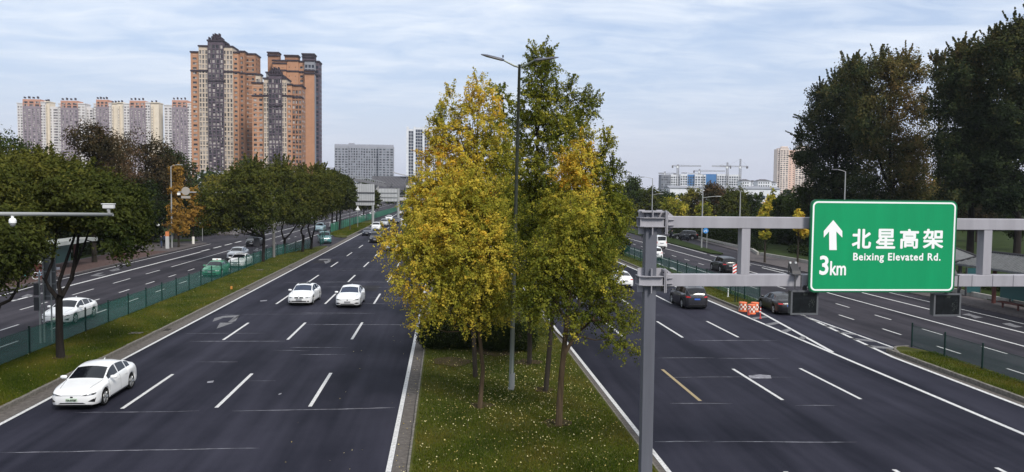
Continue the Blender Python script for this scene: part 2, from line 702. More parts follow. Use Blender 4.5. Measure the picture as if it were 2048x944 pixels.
dashes(side_r, 31.1, ys(24.5, 5.9, 260), 2.2, 0.13)
dashes(side_r, 28.45, ys(24.6, 5.9, 79), 2.2, 0.13)
line(side_r, 28.5, 84, FAR, 0.15)
line(side_r, 33.6, 18, 75, 0.18, x2=33.75)
line(side_r, 33.75, 75, FAR, 0.18, x2=34.6)
line(side_r, 36.95, 18, 92, 0.2)
dashes(side_r, 36.8, ys(95, 6, 112), 3.2, 0.2)
line(side_r, 36.9, 112, 135, 0.2, x2=37.6)
line(side_r, 39.5, 18, 69, 0.13)
line(side_r, 39.4, 69, 98, 0.13, x2=37.6)
dashes(side_r, 37.9, [76, 88], 4, 0.13)
# hatching of the two gores
for k in range(4):
    y = 46.5 + k * 2.6
    xa, xb = 21.5 + (y - 43) * 0.1 + 0.1, 21.35
    mb = MB(); mb.flat([(xb, y), (xa, y + 0.9), (xa, y + 1.5), (xb, y + 0.7)], ZL); mb.obj('gore_stripe', PAINT_W, road_r)
for k in range(5):
    y = 43.4 + k * 2.3
    xa = 24.15 + (y - 41.5) * 0.108
    mb = MB(); mb.flat([(xa, y + 0.8), (25.6, y), (25.6, y + 0.8), (xa, y + 1.6)], ZL); mb.obj('gore_stripe', PAINT_W, side_r)
# left side road
dashes(side_l, -23.95, ys(15.3, 6.0, 112), 2.2, 0.13)
line(side_l, -24.0, 115, FAR, 0.15)
dashes(side_l, -26.72, ys(14.9, 6.0, 300), 2.2, 0.13)
dashes(side_l, -29.78, ys(27.2, 8.05, 90), 4.0, 0.13)
line(side_l, -29.75, 91, FAR, 0.15)
line(side_l, -32.75, 72, 112, 0.28)
dashes(side_l, -32.6, ys(50, 4.6, 70), 3.0, 0.28)
dashes(side_l, -33.0, ys(113, 6, 132), 4.0, 0.3)
line(side_l, -33.2, 145, FAR, 0.2)
line(side_l, -34.6, 40, 62, 0.15)
line(side_l, -34.6, 62, 75, 0.15, x2=-35.7)
line(side_l, -35.7, 75, 128, 0.15, x2=-35.9)
for pts in ([(425, 643.5), (429, 636.5), (446, 632), (447, 635.5), (436, 640)], [(446, 632), (480, 630), (477, 634), (447, 635.5)], [(480, 630), (471, 642), (462, 645), (456, 644), (468, 634.5), (477, 634)], [(433, 657.5), (440, 645.5), (467, 645.5)],
            [(636, 520.5), (640, 518), (663, 517.5), (662, 519.5), (642, 520.5)], [(663, 517.5), (660, 523), (654, 522.5), (657, 519.6)], [(647, 522), (662, 523), (651, 527.5)]):
    mark(road_l, pts, PAINT_W)
for pts in ([(1432, 582), (1445, 577.5), (1450, 582), (1448, 585), (1465, 593), (1459, 594), (1444, 585)],
            [(1310, 527), (1320, 527), (1327, 531), (1321, 531.5)], [(1336, 535), (1346, 535), (1354, 540), (1347, 540.5)],
            [(1923, 629), (1938, 627), (1946, 630), (1966, 635), (1950, 637), (1940, 632)],
            [(2004, 647), (2020, 646), (2030, 650), (2047, 654), (2030, 655), (2012, 650)]):
    mark(side_r, pts, PAINT_W if pts[0][0] > 1900 else PAINT)
for pts in ([(180, 552), (196, 546), (208, 545), (196, 550), (212, 549), (200, 553)], [(218, 541), (236, 536), (240, 540), (225, 543)],
            [(41, 594), (55, 588), (67, 590), (58, 594)], [(20, 601), (38, 597), (34, 600)], [(506, 500), (530, 498), (526, 501), (510, 503)],
            [(588, 505), (600, 502), (598, 506)]):
    mark(side_l, pts, PAINT_W)

# sealed cracks and worn joints across the lanes: thin wavering strips, some broken
SEAL = M('crack_sealer', (0.20, 0.20, 0.225), 0.8, noise=0.6, nscale=3)
rc = random.Random(4)


def crack(parent, x0, x1, y, wd=0.05, tilt=0.0):
    mb = MB()
    n = max(3, int((x1 - x0) / 0.35))
    up, lo = [], []
    yy = y
    for i in range(n + 1):
        x = x0 + (x1 - x0) * i / n
        yy += rc.uniform(-0.025, 0.025) + (y + tilt * (x - x0) - yy) * 0.1
        h = wd * 1.35 * rc.uniform(0.35, 1.0) * min(1, 0.2 + min(i, n - i) * 0.4)
        up.append((x, yy + h / 2)); lo.append((x, yy - h / 2))
    for i in range(n):
        mb.flat([lo[i], lo[i + 1], up[i + 1], up[i]], 0.004)
    return mb.obj('road_crack', SEAL, parent)


for (a, b) in [((0, 905), (520, 895)), ((465, 822), (790, 813)), ((150, 825), (400, 820)), ((495, 762), (552, 760)), ((610, 649), (820, 651)),
               ((430, 629), (680, 628)), ((600, 626), (750, 628)), ((580, 695), (695, 697)), ((600, 709), (690, 711)), ((380, 683), (570, 683)),
               ((370, 667), (530, 667)), ((390, 724), (476, 724)), ((650, 574), (815, 576)), ((735, 595), (830, 596)), ((640, 563), (790, 563)),
               ((660, 607), (790, 608)), ((600, 541), (790, 541)), ((700, 528), (800, 528)), ((680, 517), (750, 517)), ((700, 505), (760, 505))]:
    p, q = G(*a), G(*b)
    crack(road_l, p.x, q.x, p.y, rc.uniform(0.03, 0.08), (q.y - p.y) / (q.x - p.x))
crack(road_l, -9.2, -7.2, 44.4, 0.05, -0.35)
for (a, b) in [((1310, 884), (1420, 882)), ((1425, 884), (1720, 888)), ((1340, 807), (1470, 811)), ((1590, 811), (1680, 815)), ((1310, 716), (1430, 716)),
               ((1435, 717), (1560, 718)), ((1330, 755), (1600, 757)), ((1385, 681), (1560, 683)), ((1230, 599), (1250, 600)), ((1225, 610), (1262, 611)),
               ((1305, 630), (1330, 630)), ((1310, 587), (1320, 587))]:
    p, q = G(*a), G(*b)
    crack(road_r, p.x, q.x, p.y, rc.uniform(0.03, 0.08), (q.y - p.y) / (q.x - p.x))
for y in ys(75, 14.7, 200):
    crack(road_l, -15, -3, y + rc.uniform(-2, 2), 0.07)
    crack(road_r, 8, 20, y + rc.uniform(-2, 2), 0.07)

for par, pts in ((road_r, [(1497, 751), (1520, 749), (1541, 751), (1543, 757), (1500, 757)]), (road_l, [(415, 763), (428, 761), (426, 765), (414, 766)]), (road_l, [(520, 601), (534, 600), (534, 602), (521, 603)]),
                 (road_l, [(557, 788), (563, 786), (563, 788), (557, 790)])):
    m = MB(); m.flat([tuple(G(*q))[:2] for q in pts], 0.005); m.obj('road_scuff', SEAL, par)
PATCH = asphalt('asphalt_patch', (0.011, 0.011, 0.014), (0.030, 0.028, 0.034))
for x0, x1, y0, y1 in ((-8.6, -5.8, 70, 74), (12, 14.1, 58, 64), (-15.6, -13.2, 96, 101), (-25.6, -24.3, 60, 66), (29, 30.6, 66, 74)):
    m = MB(); m.flat(rect(x0, x1, y0, y1), 0.0025 if x0 > -17 else 0.0); m.obj('asphalt_patch', PATCH, road_l if -17 < x0 < 0 else (road_r if x0 < 26 and x0 > 0 else (side_l if x0 < 0 else side_r)))

# ---- gutters, medians and their kerb stones
def slab(name, poly, z0, z1, mat, parent=None):
    mb = MB()
    mb.prism(poly, z0, z1)
    return struct(mb, name, mat, parent)


def strip(name, x0, x1, y0, y1, z, mat, parent):
    mb = MB(); mb.flat(rect(x0, x1, y0, y1), z); return mb.obj(name, mat, parent)


strip('gutter', -1.62, -1.16, 15, FAR, 0.003, CONC, road_l)
strip('gutter', -17.24, -16.36, 15, 160, 0.003, CONC, road_l)
strip('gutter', 6.74, 6.95, 15, FAR, 0.003, CONC, road_r)
strip('gutter', 21.45, 22.0, 58, 150, 0.003, CONC, road_r)
strip('gutter', 24.02, 24.5, 15, 42.5, 0.003, CONC, side_r)

KS = {}


def kerb(name, x, y0, y1, wd, h, parent=None, until=58, ln=1.0, mat=KERB):
    """a run of kerb stones: each stone its own piece while it shows about 10 px, the rest joined"""
    root = link(name, None, None, (x, 0, 0))
    root['kind'] = 'structure'
    key = (wd, h, ln)
    if key not in KS:
        lst = []
        for v in range(3):
            m = MB()
            g = 0.012
            c = 0.018
            zt = h + (v - 1) * 0.006
            pr = [(-wd / 2, -0.02), (-wd / 2, zt - c), (-wd / 2 + c, zt), (wd / 2 - c, zt), (wd / 2, zt - c), (wd / 2, -0.02)]
            vs = [(px, yy, pz) for yy in (g, ln - g) for px, pz in pr]
            fs = [(i, i + 6, i + 7, i + 1) for i in range(5)] + [(5, 4, 3, 2, 1, 0), (6, 7, 8, 9, 10, 11)]
            m.add(vs, fs)
            lst.append(m.mesh('kerb_stone', mat))
        KS[key] = lst
    y = y0
    while y < min(until, y1):
        o = link('kerb_stone', rc.choice(KS[key]), root, (rc.uniform(-0.008, 0.008), y, 0))
        o.rotation_euler = (0, 0, rc.uniform(-0.006, 0.006))
        y += ln
    if y1 > y:
        m = MB()
        while y < y1:
            L = 4.0
            m.box(-wd / 2, wd / 2, y + 0.02, min(y1, y + L) - 0.02, -0.02, h + rc.uniform(-0.01, 0.01))
            y += L
        o = m.obj('far_kerb', mat, root)
        o['kind'] = 'stuff'
    return root


kerb('kerb', -1.08, 18, FAR, 0.13, 0.10)
kerb('kerb', 6.66, 18, FAR, 0.13, 0.10)
kerb('kerb', -17.18, 22, 121, 0.16, 0.17)
kerb('kerb', -17.35, 146, 204, 0.16, 0.17, until=0)
kerb('kerb', 22.08, 59, 150, 0.15, 0.16, until=66)
kerb('kerb', 24.6, 18, 42.3, 0.16, 0.2)
M_TOP = 0.12
slab('central_median', rect(-1.06, 6.64, 15, FAR), -0.02, M_TOP, SOIL)
slab('left_median', [(-21.3, 15), (-17.2, 15), (-17.2, 121), (-17.6, 123), (-18.8, 122), (-21.3, 105)], -0.02, 0.15, SOIL)
slab('left_median', [(-22.2, 160), (-19.6, 147), (-18.2, 145.5), (-17.42, 147), (-17.42, 204), (-18.5, 208), (-20.6, 228), (-21.8, 188)], -0.02, 0.15, SOIL)
slab('right_median', [(22.15, 60.5), (22.6, 58.6), (23.3, 58.4), (25.3, 64), (25.3, 150), (22.15, 150)], -0.02, 0.14, SOIL)
slab('right_median', [(24.68, 15), (26.75, 15), (26.75, 42.0), (25.9, 43.6), (25.2, 43.4), (24.68, 41.8)], -0.02, 0.18, SOIL)
for (x, y, a) in [(24.78, 42.35, .32), (25.18, 43.2, .62), (25.86, 43.66, 1.35)]:      # rounded nose stones
    m = MB(); m.box(-0.07, 0.07, -0.42, 0.42, -0.02, 0.2)
    o = m.obj('nose_stone', KERB, None, loc=(x, y, 0)); o.rotation_euler = (0, 0, -a); o['kind'] = 'structure'
for y in (31.0, 51.0, 71.0, 91.0):                            # gully grates along the left kerb
    m = MB(); m.box(-.2, .2, -.35, .35, -0.01, 0.006)
    m2 = m
    for k in range(6):
        m.box(-.17, .17, -.3 + k * .11, -.26 + k * .11, 0.006, 0.014, 1)
    o = m.obj('drain_grate', [M('grate_hole', (.008, .008, .008), .9), M('grate_iron', (.06, .055, .05), .6, .4)], road_l, loc=(-16.98, y, 0.004))
# left pavement
slab('pavement', [(-75, 15), (-35.3, 15), (-35.3, 62), (-36.3, 75), (-36.4, 128), (-38.6, 132), (-41, 137), (-75, 137)], -0.02, 0.13, PAVE)
slab('red_paving', [(-41.5, 40), (-36.6, 60), (-36.7, 112), (-42.5, 112)], 0.13, 0.136, PAVE_R)
slab('lawn', [(-75, 15), (-43, 15), (-43, 108), (-75, 108)], 0.13, 0.17, SOIL_D)
slab('lawn', [(-60, 129), (-42.5, 129), (-39.2, 133), (-40.6, 136.6), (-60, 136.8)], 0.13, 0.17, SOIL_D)
slab('pavement', [(-75, 160), (-46, 160), (-42, 153), (-38.8, 152), (-37.6, 155), (-37.6, FAR), (-75, FAR)], -0.02, 0.13, PAVE)
slab('lawn', [(-75, 15), (-44.5, 165), (-44.5, 330), (-75, 330)], 0.13, 0.17, SOIL_D)
# right pavement
slab('pavement', [(41.2, 15), (41.2, 62), (39.4, 89), (38.9, 99), (38.4, 102), (43, 112), (46.5, 160), (75, 160), (75, 15)], -0.02, 0.13, PAVE)
slab('grass_verge', [(37.6, 112), (38.4, 110.5), (39.3, 112), (42.5, 150), (43, 200), (39, 200)], -0.02, 0.15, SOIL_D)
slab('lawn', [(45.2, 15), (44.6, 95), (43.6, 109), (45.5, 116), (50, 300), (160, 300), (160, 15)], 0.13, 0.18, SOIL_D)
m = MB()
for a, b in (((45.2, 40), (44.7, 95)), ((44.7, 95), (43.6, 109)), ((43.4, 109.5), (45.3, 116.5)), ((45.3, 116.5), (47.5, 160))):
    d = (Vector(b) - Vector(a)); L = d.length
    m.box(-0.15, 0.15, 0, L, 0.1, 0.5, rz=0)
    vs = m.v[-8:]
    ang = math.atan2(-d.x, d.y)
    m.v[-8:] = [(a[0] + x * math.cos(ang) - y * math.sin(ang), a[1] + x * math.sin(ang) + y * math.cos(ang), z) for x, y, z in vs]
tag(m.obj('low_wall', M('pale_stone', (0.3, 0.29, 0.27), 0.9, noise=0.2, nscale=2)), 'low pale stone wall edging the dark lawn on the right', 'low wall')

# ---- fences: posts and netting panels, each its own part
POST = M('fence_post_green', (0.006, 0.022, 0.019), 0.5)
NETM = mesh_net('fence_netting', (0.010, 0.14, 0.105), 0.30)
NETF = mesh_net('fence_netting_far', (0.02, 0.20, 0.11), 0.62)


def fence(pts, step, h, label, net=NETM, pr=0.05, cat='fence'):
    pts = [Vector(p) for p in pts]
    t = thing('mesh_fence', label, cat, (pts[0].x, pts[0].y, 0))
    mp = MB(); mp.tube([(0, 0, 0), (0, 0, h)], pr, 6); pass
    pm = mp.mesh('post', POST)
    m1 = MB(); m1.box(-0.004, 0.004, 0.04, step - 0.04, 0.1, h - 0.15)
    m1.box(-0.008, 0.008, 0.04, step - 0.04, h - 0.15, h - 0.135, 1)
    m1.box(-0.015, 0.015, 0.04, step - 0.04, 0.08, 0.105, 1)
    nm = m1.mesh('netting_panel', [net, POST])
    base = pts[0]
    for i in range(len(pts) - 1):
        a, b = pts[i], pts[i + 1]
        n = max(1, round((b - a).length / step))
        ang = math.atan2(-(b - a).x, (b - a).y)
        for k in range(n):
            p = a.lerp(b, k / n)
            link('post', pm, t, (p.x - base.x, p.y - base.y, 0.1))
            o = link('netting_panel', nm, t, (p.x - base.x, p.y - base.y, 0.1), ang)
            o.scale = (1, (b - a).length / n / step, 1)
    p = pts[-1]
    link('post', pm, t, (p.x - base.x, p.y - base.y, 0.1))
    return t


fence([(-21.15, 30), (-21.2, 105), (-19.0, 118)], 3.2, 1.5, 'green netting fence along the left median nearest the camera')
fence([(-18.6, 123), (-19.2, 134)], 3.6, 1.9, 'short length of green fence in the median gap beside the teal vehicle')
fence([(-22.2, 160), (-21.9, 188), (-21.2, 208), (-20.4, 228), (-18.7, 294), (-18.5, 420)], 3.2, 1.9, 'bright green fence running into the distance beyond the median gap', NETF)
fence([(26.5, 22.5), (26.5, 43.8)], 3.15, 1.4, 'green netting fence on the grass median at bottom right', mesh_net('fence_netting_thin', (0.012, 0.11, 0.08), 0.16))
fence([(24.2, 60.5), (24.0, 130)], 3.2, 1.6, 'green netting fence on the median behind the gantry post')

# ---- grass blades, fallen leaves
def blades(name, polyfn, n, h, mat, z):
    X = []
    while len(X) < n:
        x, y = polyfn()
        X.append((x, y, z))
    P = np.array(X)
    n = len(P)
    a = RNG.uniform(0, 2 * math.pi, n)
    lean = RNG.normal(size=(n, 2)) * 0.4 * h
    wd = h * 0.16
    hh = h * RNG.uniform(0.5, 1.3, n)
    A_ = P + np.stack([np.cos(a) * wd, np.sin(a) * wd, 0 * a], 1)
    B_ = P - np.stack([np.cos(a) * wd, np.sin(a) * wd, 0 * a], 1)
    T_ = P + np.stack([lean[:, 0], lean[:, 1], hh], 1)
    co = np.stack([A_, B_, T_], 1).reshape(-1, 3).astype(np.float32)
    me = bpy.data.meshes.new(name)
    me.vertices.add(3 * n); me.vertices.foreach_set('co', co.ravel())
    me.loops.add(3 * n); me.loops.foreach_set('vertex_index', np.arange(3 * n, dtype=np.int32))
    me.polygons.add(n); me.polygons.foreach_set('loop_start', np.arange(0, 3 * n, 3, dtype=np.int32))
    t_ = me.attributes.new('tint', 'FLOAT', 'POINT')
    patch = 0.5 + 0.3 * np.sin(P[:, 0] * 1.3 + 2 * np.sin(P[:, 1] * 0.35)) * np.cos(P[:, 1] * 0.8 + P[:, 0] * 0.4) + RNG.normal(size=n) * 0.15
    t_.data.foreach_set('value', np.repeat(np.clip(patch, 0, 1), 3).astype(np.float32))
    me.materials.append(mat)
    me.update()
    me.validate()
    o = link(name, me)
    o['kind'] = 'stuff'
    return o


GRASS = leaf_mat('grass_blade', [(0.0, (0.020, 0.042, 0.006)), (0.5, (0.072, 0.095, 0.010)), (1.0, (0.150, 0.120, 0.026))], 0.3)


def ypick(y0, y1):       # more blades near the camera
    u = random.random()
    return 1 / ((1 - u) / y0 + u / y1)


tag(blades('grass', lambda: (random.uniform(-0.98, 6.56), ypick(22, 75)), 90000, 0.09, GRASS, M_TOP), 'short patchy grass under the ginkgo trees on the central median', 'grass')
tag(blades('grass', lambda: (random.uniform(-21.2, -17.2), ypick(28, 118)), 90000, 0.09, GRASS, 0.15), 'short grass on the long left median beside the fence', 'grass')
tag(blades('grass', lambda: (random.uniform(24.72, 26.7), ypick(22, 42)), 22000, 0.09, GRASS, 0.18), 'short grass on the median at bottom right', 'grass')
tag(blades('grass', lambda: (random.uniform(22.2, 25.2), ypick(62, 130)), 14000, 0.10, GRASS, 0.14), 'grass on the median behind the gantry beam', 'grass')
tag(blades('grass', lambda: (random.uniform(-21.5, -17.6), random.uniform(150, 203)), 9000, 0.2, GRASS, 0.15), 'grass on the far part of the left median', 'grass')


DIRT = M('bare_soil', (0.055, 0.040, 0.024), 1.0, noise=0.4, nscale=3, bump=0.5)
for x, y, r_ in ((0.3, 40.5, 1.1), (1.5, 32.2, .5), (4.2, 29.6, .55), (4.3, 34.6, .5), (4.2, 40.3, .7), (2.9, 43, 1.3), (-19.1, 42.1, .55)):
    m = MB(); k_ = 14
    m.flat([(x + r_ * random.uniform(.7, 1.2) * math.cos(a * 6.283 / k_), y + r_ * random.uniform(.7, 1.2) * math.sin(a * 6.283 / k_)) for a in range(k_)], (M_TOP if x > -10 else .15) + .035)
    o = m.obj('bare_soil', DIRT); o['kind'] = 'structure'


def fallen(name, fn, n, z, size, label):
    P = np.array([(*fn(), z + random.uniform(0.03, 0.09)) for _ in range(n)])
    Nn = np.array([0, 0, 1.0]) + RNG.normal(size=(n, 3)) * 0.5
    me = leaf_mesh(name, P, Nn, size, RNG.uniform(0.0, 1, n), leaf_mat('fallen_leaf', [(0, (0.30, 0.22, 0.05)), (0.5, (0.55, 0.47, 0.20)), (1, (0.75, 0.68, 0.42))], 0.2), fan=True)
    o = link(name, me)
    o['kind'] = 'stuff'
    return tag(o, label, 'leaf litter')


def near_trees():
    if random.random() < 0.4:
        return random.uniform(-0.9, 6.5), ypick(22.5, 60)
    while True:
        c = random.choice([(1.8, 33), (4.2, 30), (4, 36), (3, 40), (3, 33)])
        x, y = random.gauss(c[0], 2.0), random.gauss(c[1], 3.2)
        if -0.9 < x < 6.5:
            return x, y


fallen('fallen_leaves', near_trees, 2700, M_TOP, 0.052, 'pale yellow ginkgo leaves scattered over the central median grass')
fallen('fallen_leaves', lambda: (random.uniform(-21, -17.3), ypick(30, 100)), 260, 0.15, 0.05, 'few dry leaves scattered on the left median grass')
fallen('fallen_leaves', lambda: (random.uniform(-1.7, -1.1) if random.random() < .7 else random.uniform(-6, -1.7), ypick(24, 70)), 130, -0.02, 0.05, 'odd leaves lying on the asphalt beside the central median')
# ================================================================== vehicles
GLASS = M('car_glass', (0.006, 0.007, 0.010), 0.06)
GLASS_B = M('car_glass_blue', (0.012, 0.022, 0.05), 0.08)
TRIM = M('black_trim', (0.010, 0.010, 0.011), 0.35)
SEAM = M('panel_seam', (0.02, 0.02, 0.02), 0.8)
TYRE = M('tyre_rubber', (0.012, 0.012, 0.012), 0.8)
RIM = M('alloy_rim', (0.32, 0.33, 0.34), 0.35, 0.7)
CHROME = M('chrome', (0.6, 0.6, 0.62), 0.2, 1.0)
LAMP = M('lamp_glass', (0.38, 0.40, 0.43), 0.12)
LAMP_D = M('lamp_dark', (0.03, 0.032, 0.037), 0.15)
RED = M('tail_lamp', (0.42, 0.015, 0.015), 0.2)
PLATE_W = M('plate_green_white', (0.55, 0.68, 0.55), 0.5)
PLATE_B = M('plate_blue', (0.03, 0.10, 0.42), 0.5)
PLATE_G = M('plate_grey', (0.25, 0.26, 0.28), 0.5)
INK = M('ink_black', (0.015, 0.015, 0.018), 0.6)

PROF = {
    'sedan': dict(L=4.66, W=1.83, top=[(-2.33, .93), (-2.27, 1.0), (-2.1, 1.06), (-1.75, 1.13), (-1.2, 1.34), (-.75, 1.44), (-.3, 1.475), (.1, 1.455), (.42, 1.37), (1.08, 1.02), (1.3, .985), (1.8, .92), (2.1, .86), (2.25, .82), (2.33, .76)],
                  belt=[(-2.33, .86), (-1.9, 1.0), (-1.2, 1.0), (.6, .93), (1.1, .92), (1.7, .85), (2.1, .78), (2.33, .70)],
                  roof=.60, wf=1.36, wr=-1.33, R=.335, win=[(-1.40, -1.0), (-.93, -.18), (-.10, .86)], cowl=1.04, rf=.36, rb=-1.02, rg=-1.74, doors=[(-.95, -.14), (-.14, .95)]),
    'suv': dict(L=4.66, W=1.88, top=[(-2.33, 1.0), (-2.3, 1.12), (-2.18, 1.32), (-1.98, 1.52), (-1.8, 1.62), (-1.2, 1.69), (-.3, 1.72), (.2, 1.70), (.5, 1.62), (1.12, 1.16), (1.3, 1.10), (1.8, 1.03), (2.1, .96), (2.26, .94), (2.33, .90)],
                belt=[(-2.33, .98), (-2.0, 1.16), (-1.2, 1.12), (.6, 1.06), (1.1, 1.03), (1.7, .95), (2.1, .90), (2.33, .82)],
                roof=.66, wf=1.38, wr=-1.36, R=.37, win=[(-2.0, -1.15), (-1.07, -.22), (-.14, .88)], cowl=1.08, rf=.46, rb=-1.9, rg=-2.28, doors=[(-1.08, -.18), (-.18, .95)]),
    'boxy': dict(L=4.75, W=1.93, top=[(-2.37, 1.2), (-2.35, 1.6), (-2.28, 1.78), (-2.1, 1.84), (-1.2, 1.87), (-.3, 1.87), (.3, 1.85), (.62, 1.76), (1.05, 1.26), (1.2, 1.17), (1.8, 1.12), (2.15, 1.06), (2.3, 1.03), (2.37, .98)],
                 belt=[(-2.37, 1.12), (-2.2, 1.18), (-1.2, 1.18), (.6, 1.14), (1.1, 1.10), (1.8, 1.02), (2.2, .98), (2.37, .90)],
                 roof=.74, wf=1.45, wr=-1.40, R=.39, win=[(-2.15, -1.3), (-1.2, -.3), (-.2, .86)], cowl=1.06, rf=.58, rb=-2.25, rg=-2.36, doors=[(-1.15, -.22), (-.22, .95)]),
    'van': dict(L=4.9, W=1.76, top=[(-2.45, 1.2), (-2.43, 1.7), (-2.36, 1.9), (-2.2, 1.97), (-1, 2.0), (.5, 2.0), (1.1, 1.95), (1.45, 1.8), (2.05, 1.2), (2.2, 1.06), (2.33, .95), (2.41, .9), (2.45, .84)],
                belt=[(-2.45, 1.12), (-2.2, 1.18), (1.5, 1.14), (2.0, 1.02), (2.3, .85), (2.45, .62)],
                roof=.72, wf=1.55, wr=-1.3, R=.33, win=[(-2.25, -1.1), (-1.0, .2), (.35, 1.5)], cowl=2.04, rf=1.42, rb=-2.34, rg=-2.44, doors=[(-1.0, .28), (.28, 1.5)]),
}


def car_shell(kind):
    P = PROF[kind]
    L2, W2 = P['L'] / 2, P['W'] / 2
    ys_ = set(np.linspace(-L2, L2, 34).round(4))
    for c in (P['wf'], P['wr']):
        for a in np.linspace(0, math.pi, 11):
            ys_.add(round(c + (P['R'] + .06) * math.cos(a), 4))
        ys_.add(c - P['R'] - .065); ys_.add(c + P['R'] + .065)
    for a, b in P['win']:
        ys_.add(a); ys_.add(b)
    for a, b in P['doors']:
        ys_.add(a); ys_.add(b)
    for v in (P['cowl'], P['rf'], P['rb'], P['rg'], L2 - .03, -L2 + .03, L2 - .09, -L2 + .09, L2 - .18, -L2 + .18):
        ys_.add(v)
    crit = {round(v, 4) for ab in P['win'] + P['doors'] for v in ab} | {round(P[k], 4) for k in ('cowl', 'rf', 'rb', 'rg')} | {-L2, L2}
    lst = []
    for y in sorted(ys_):
        if lst and y - lst[-1] < .022:
            if round(y, 4) in crit:
                lst[-1] = y
            continue
        lst.append(y)
    Y = lst
    dense = np.linspace(-L2, L2, 700)
    tp = np.interp(dense, *zip(*P['top']))
    k = np.exp(-np.linspace(-2, 2, 17) ** 2); k /= k.sum()
    tps = np.convolve(np.pad(tp, 8, mode='edge'), k, 'valid')
    bl = np.convolve(np.pad(np.interp(dense, *zip(*P['belt'])), 8, mode='edge'), k, 'valid')
    roofz = tps.max()
    ts = [0, .10, .28, .5, .72, .88, 1]
    tin = [.05, .012, .0, .008, .012, .05, .10]
    us = [.0, .09, .5, .90, 1]
    ws = [.94, .86, .6, .3, 0]
    rows = []
    for y in Y:
        zt = float(np.interp(y, dense, tps)); zb = min(float(np.interp(y, dense, bl)), zt - .04)
        f = (y + L2) / (2 * L2)
        e = min(y + L2, L2 - y)                       # distance from nearest end
        hw = W2 * (1 - .30 * math.exp(-(e / .13)) - .06 * math.exp(-(e / .5)))
        if kind in ('boxy', 'van') and y < 0:
            hw = W2 * (1 - .12 * math.exp(-(e / .08)))
        zs = .21 + .06 * math.exp(-(e / .2))
        for c in (P['wf'], P['wr']):
            d = abs(y - c); Ra = P['R'] + .06
            if d < Ra:
                zs = max(zs, P['R'] + math.sqrt(max(0, Ra * Ra - d * d)) * .98)
        zs = min(zs, zb - .05)
        cab = max(0, min(1, (zt - zb - .05) / (roofz - zb - .05)))
        pts = []
        for t, i in zip(ts, tin):
            pts.append([hw * (1 - i), zs + (zb - zs) * t])
        xb = pts[-1][0] - .015
        drop = .035 + .04 * cab
        xr = xb - .06 + (P['roof'] - (xb - .06)) * cab
        for u in us:
            pts.append([xb + (xr - xb) * u, zb + .008 + (zt - drop - zb - .008) * u])
        for w_ in ws:
            pts.append([xr * w_, zt - drop + drop * (1 - w_ * w_)])
        # round the nose and tail in side view
        row = []
        for x, z in pts:
            s = math.exp(-e / .25)
            bulge = 0.12 * s * abs((z - .52) / .45) ** 2 if y > 0 or kind == 'sedan' else 0.03 * s * abs((z - .5) / .5)
            yy = y - math.copysign(min(bulge, .16), y)
            row.append((x, yy, z))
        rows.append(row)
    nj = len(rows[0])
    nt_, nu = len(ts), len(us)
    V, tags = [], {}
    for r in rows:
        V += [(x, y, z) for x, y, z in r]
    nR = len(V)
    for r in rows:
        V += [(-x, y, z) for x, y, z in r]

    def addf(tg, f):
        tags.setdefault(tg, []).append(f)
    for i in range(len(Y) - 1):
        ym = (Y[i] + Y[i + 1]) / 2
        for j in range(nj - 1):
            tg = 'body'
            side_win = nt_ + 1 <= j < nt_ + 3
            inwin = any(a < ym < b for a, b in P['win'])
            if side_win and inwin:
                tg = 'side_window%d' % next(k_ for k_, (a, b) in enumerate(P['win']) if a < ym < b)
            elif j >= nt_ + nu and P['rf'] < ym < P['cowl']:
                tg = 'windscreen'
            elif j >= nt_ + nu and P['rg'] < ym < P['rb']:
                tg = 'rear_window'
            elif 1 <= j < nt_ - 1:
                for k_, (a, b) in enumerate(P['doors']):
                    if a < ym < b:
                        tg = 'door%d' % k_
            elif j >= nt_ + nu and ym > P['cowl'] and ym < L2 - .25:
                tg = 'bonnet'
            a, b, c, d = i * nj + j, (i + 1) * nj + j, (i + 1) * nj + j + 1, i * nj + j + 1
            addf(tg + ('_R' if tg[:4] in ('side', 'door') else ''), (a, d, c, b)[::-1])
            addf(tg + ('_L' if tg[:4] in ('side', 'door') else ''), (a + nR, b + nR, c + nR, d + nR)[::-1])
    for i, fl in ((0, 0), (len(Y) - 1, 1)):
        for j in range(nj - 1):
            q = (i * nj + j, i * nj + j + 1, nR + i * nj + j + 1, nR + i * nj + j)
            addf('body', q[::-1] if fl else q)
    return P, V, tags


def sub_mesh(name, V, F, mat):
    idx = {}
    vs, fs = [], []
    for f in F:
        g = []
        for i in f:
            if i not in idx:
                idx[i] = len(vs); vs.append(V[i])
            g.append(idx[i])
        if len(set(g)) > 2:
            fs.append(tuple(g))
    m = MB(); m.add(vs, fs)
    return m.mesh(name, mat, smooth=True)


WH = {}


def wheel_meshes(R):
    if R in WH:
        return WH[R]
    t = MB()
    t.lathe([(R * .66, -.10), (R * .9, -.11), (R * .985, -.085), (R, -.04), (R, .04), (R * .985, .085), (R * .9, .11), (R * .66, .10)], 26, axis='x')
    r = MB()
    r.lathe([(R * .69, .095), (R * .66, .104), (R * .62, .08), (R * .60, .03), (0.001, .03)], 26, axis='x', mi=1)
    for k in range(5):
        for s in (-.13, .13):
            a = 2 * math.pi * k / 5 + s
            p, q = Vector((.088, 0, 0)), Vector((.098, math.cos(a) * R * .64, math.sin(a) * R * .64))
            r.tube([p, q], [.035, .022], 5)
    r.lathe([(R * .70, .10), (R * .69, .108), (R * .63, .104), (R * .62, .08)], 26, axis='x')
    r.lathe([(.001, .105), (.05, .10), (.055, .06)], 10, axis='x')
    WH[R] = (t.mesh('wheel', TYRE, True), r.mesh('rim', [RIM, TRIM]))
    return WH[R]


SHELL = {}
CARS = {}
PLATE_AT = {}


def paint(name, col, metal=0.0):
    return M('paint_' + name, col, 0.28, metal, coat=0.6)


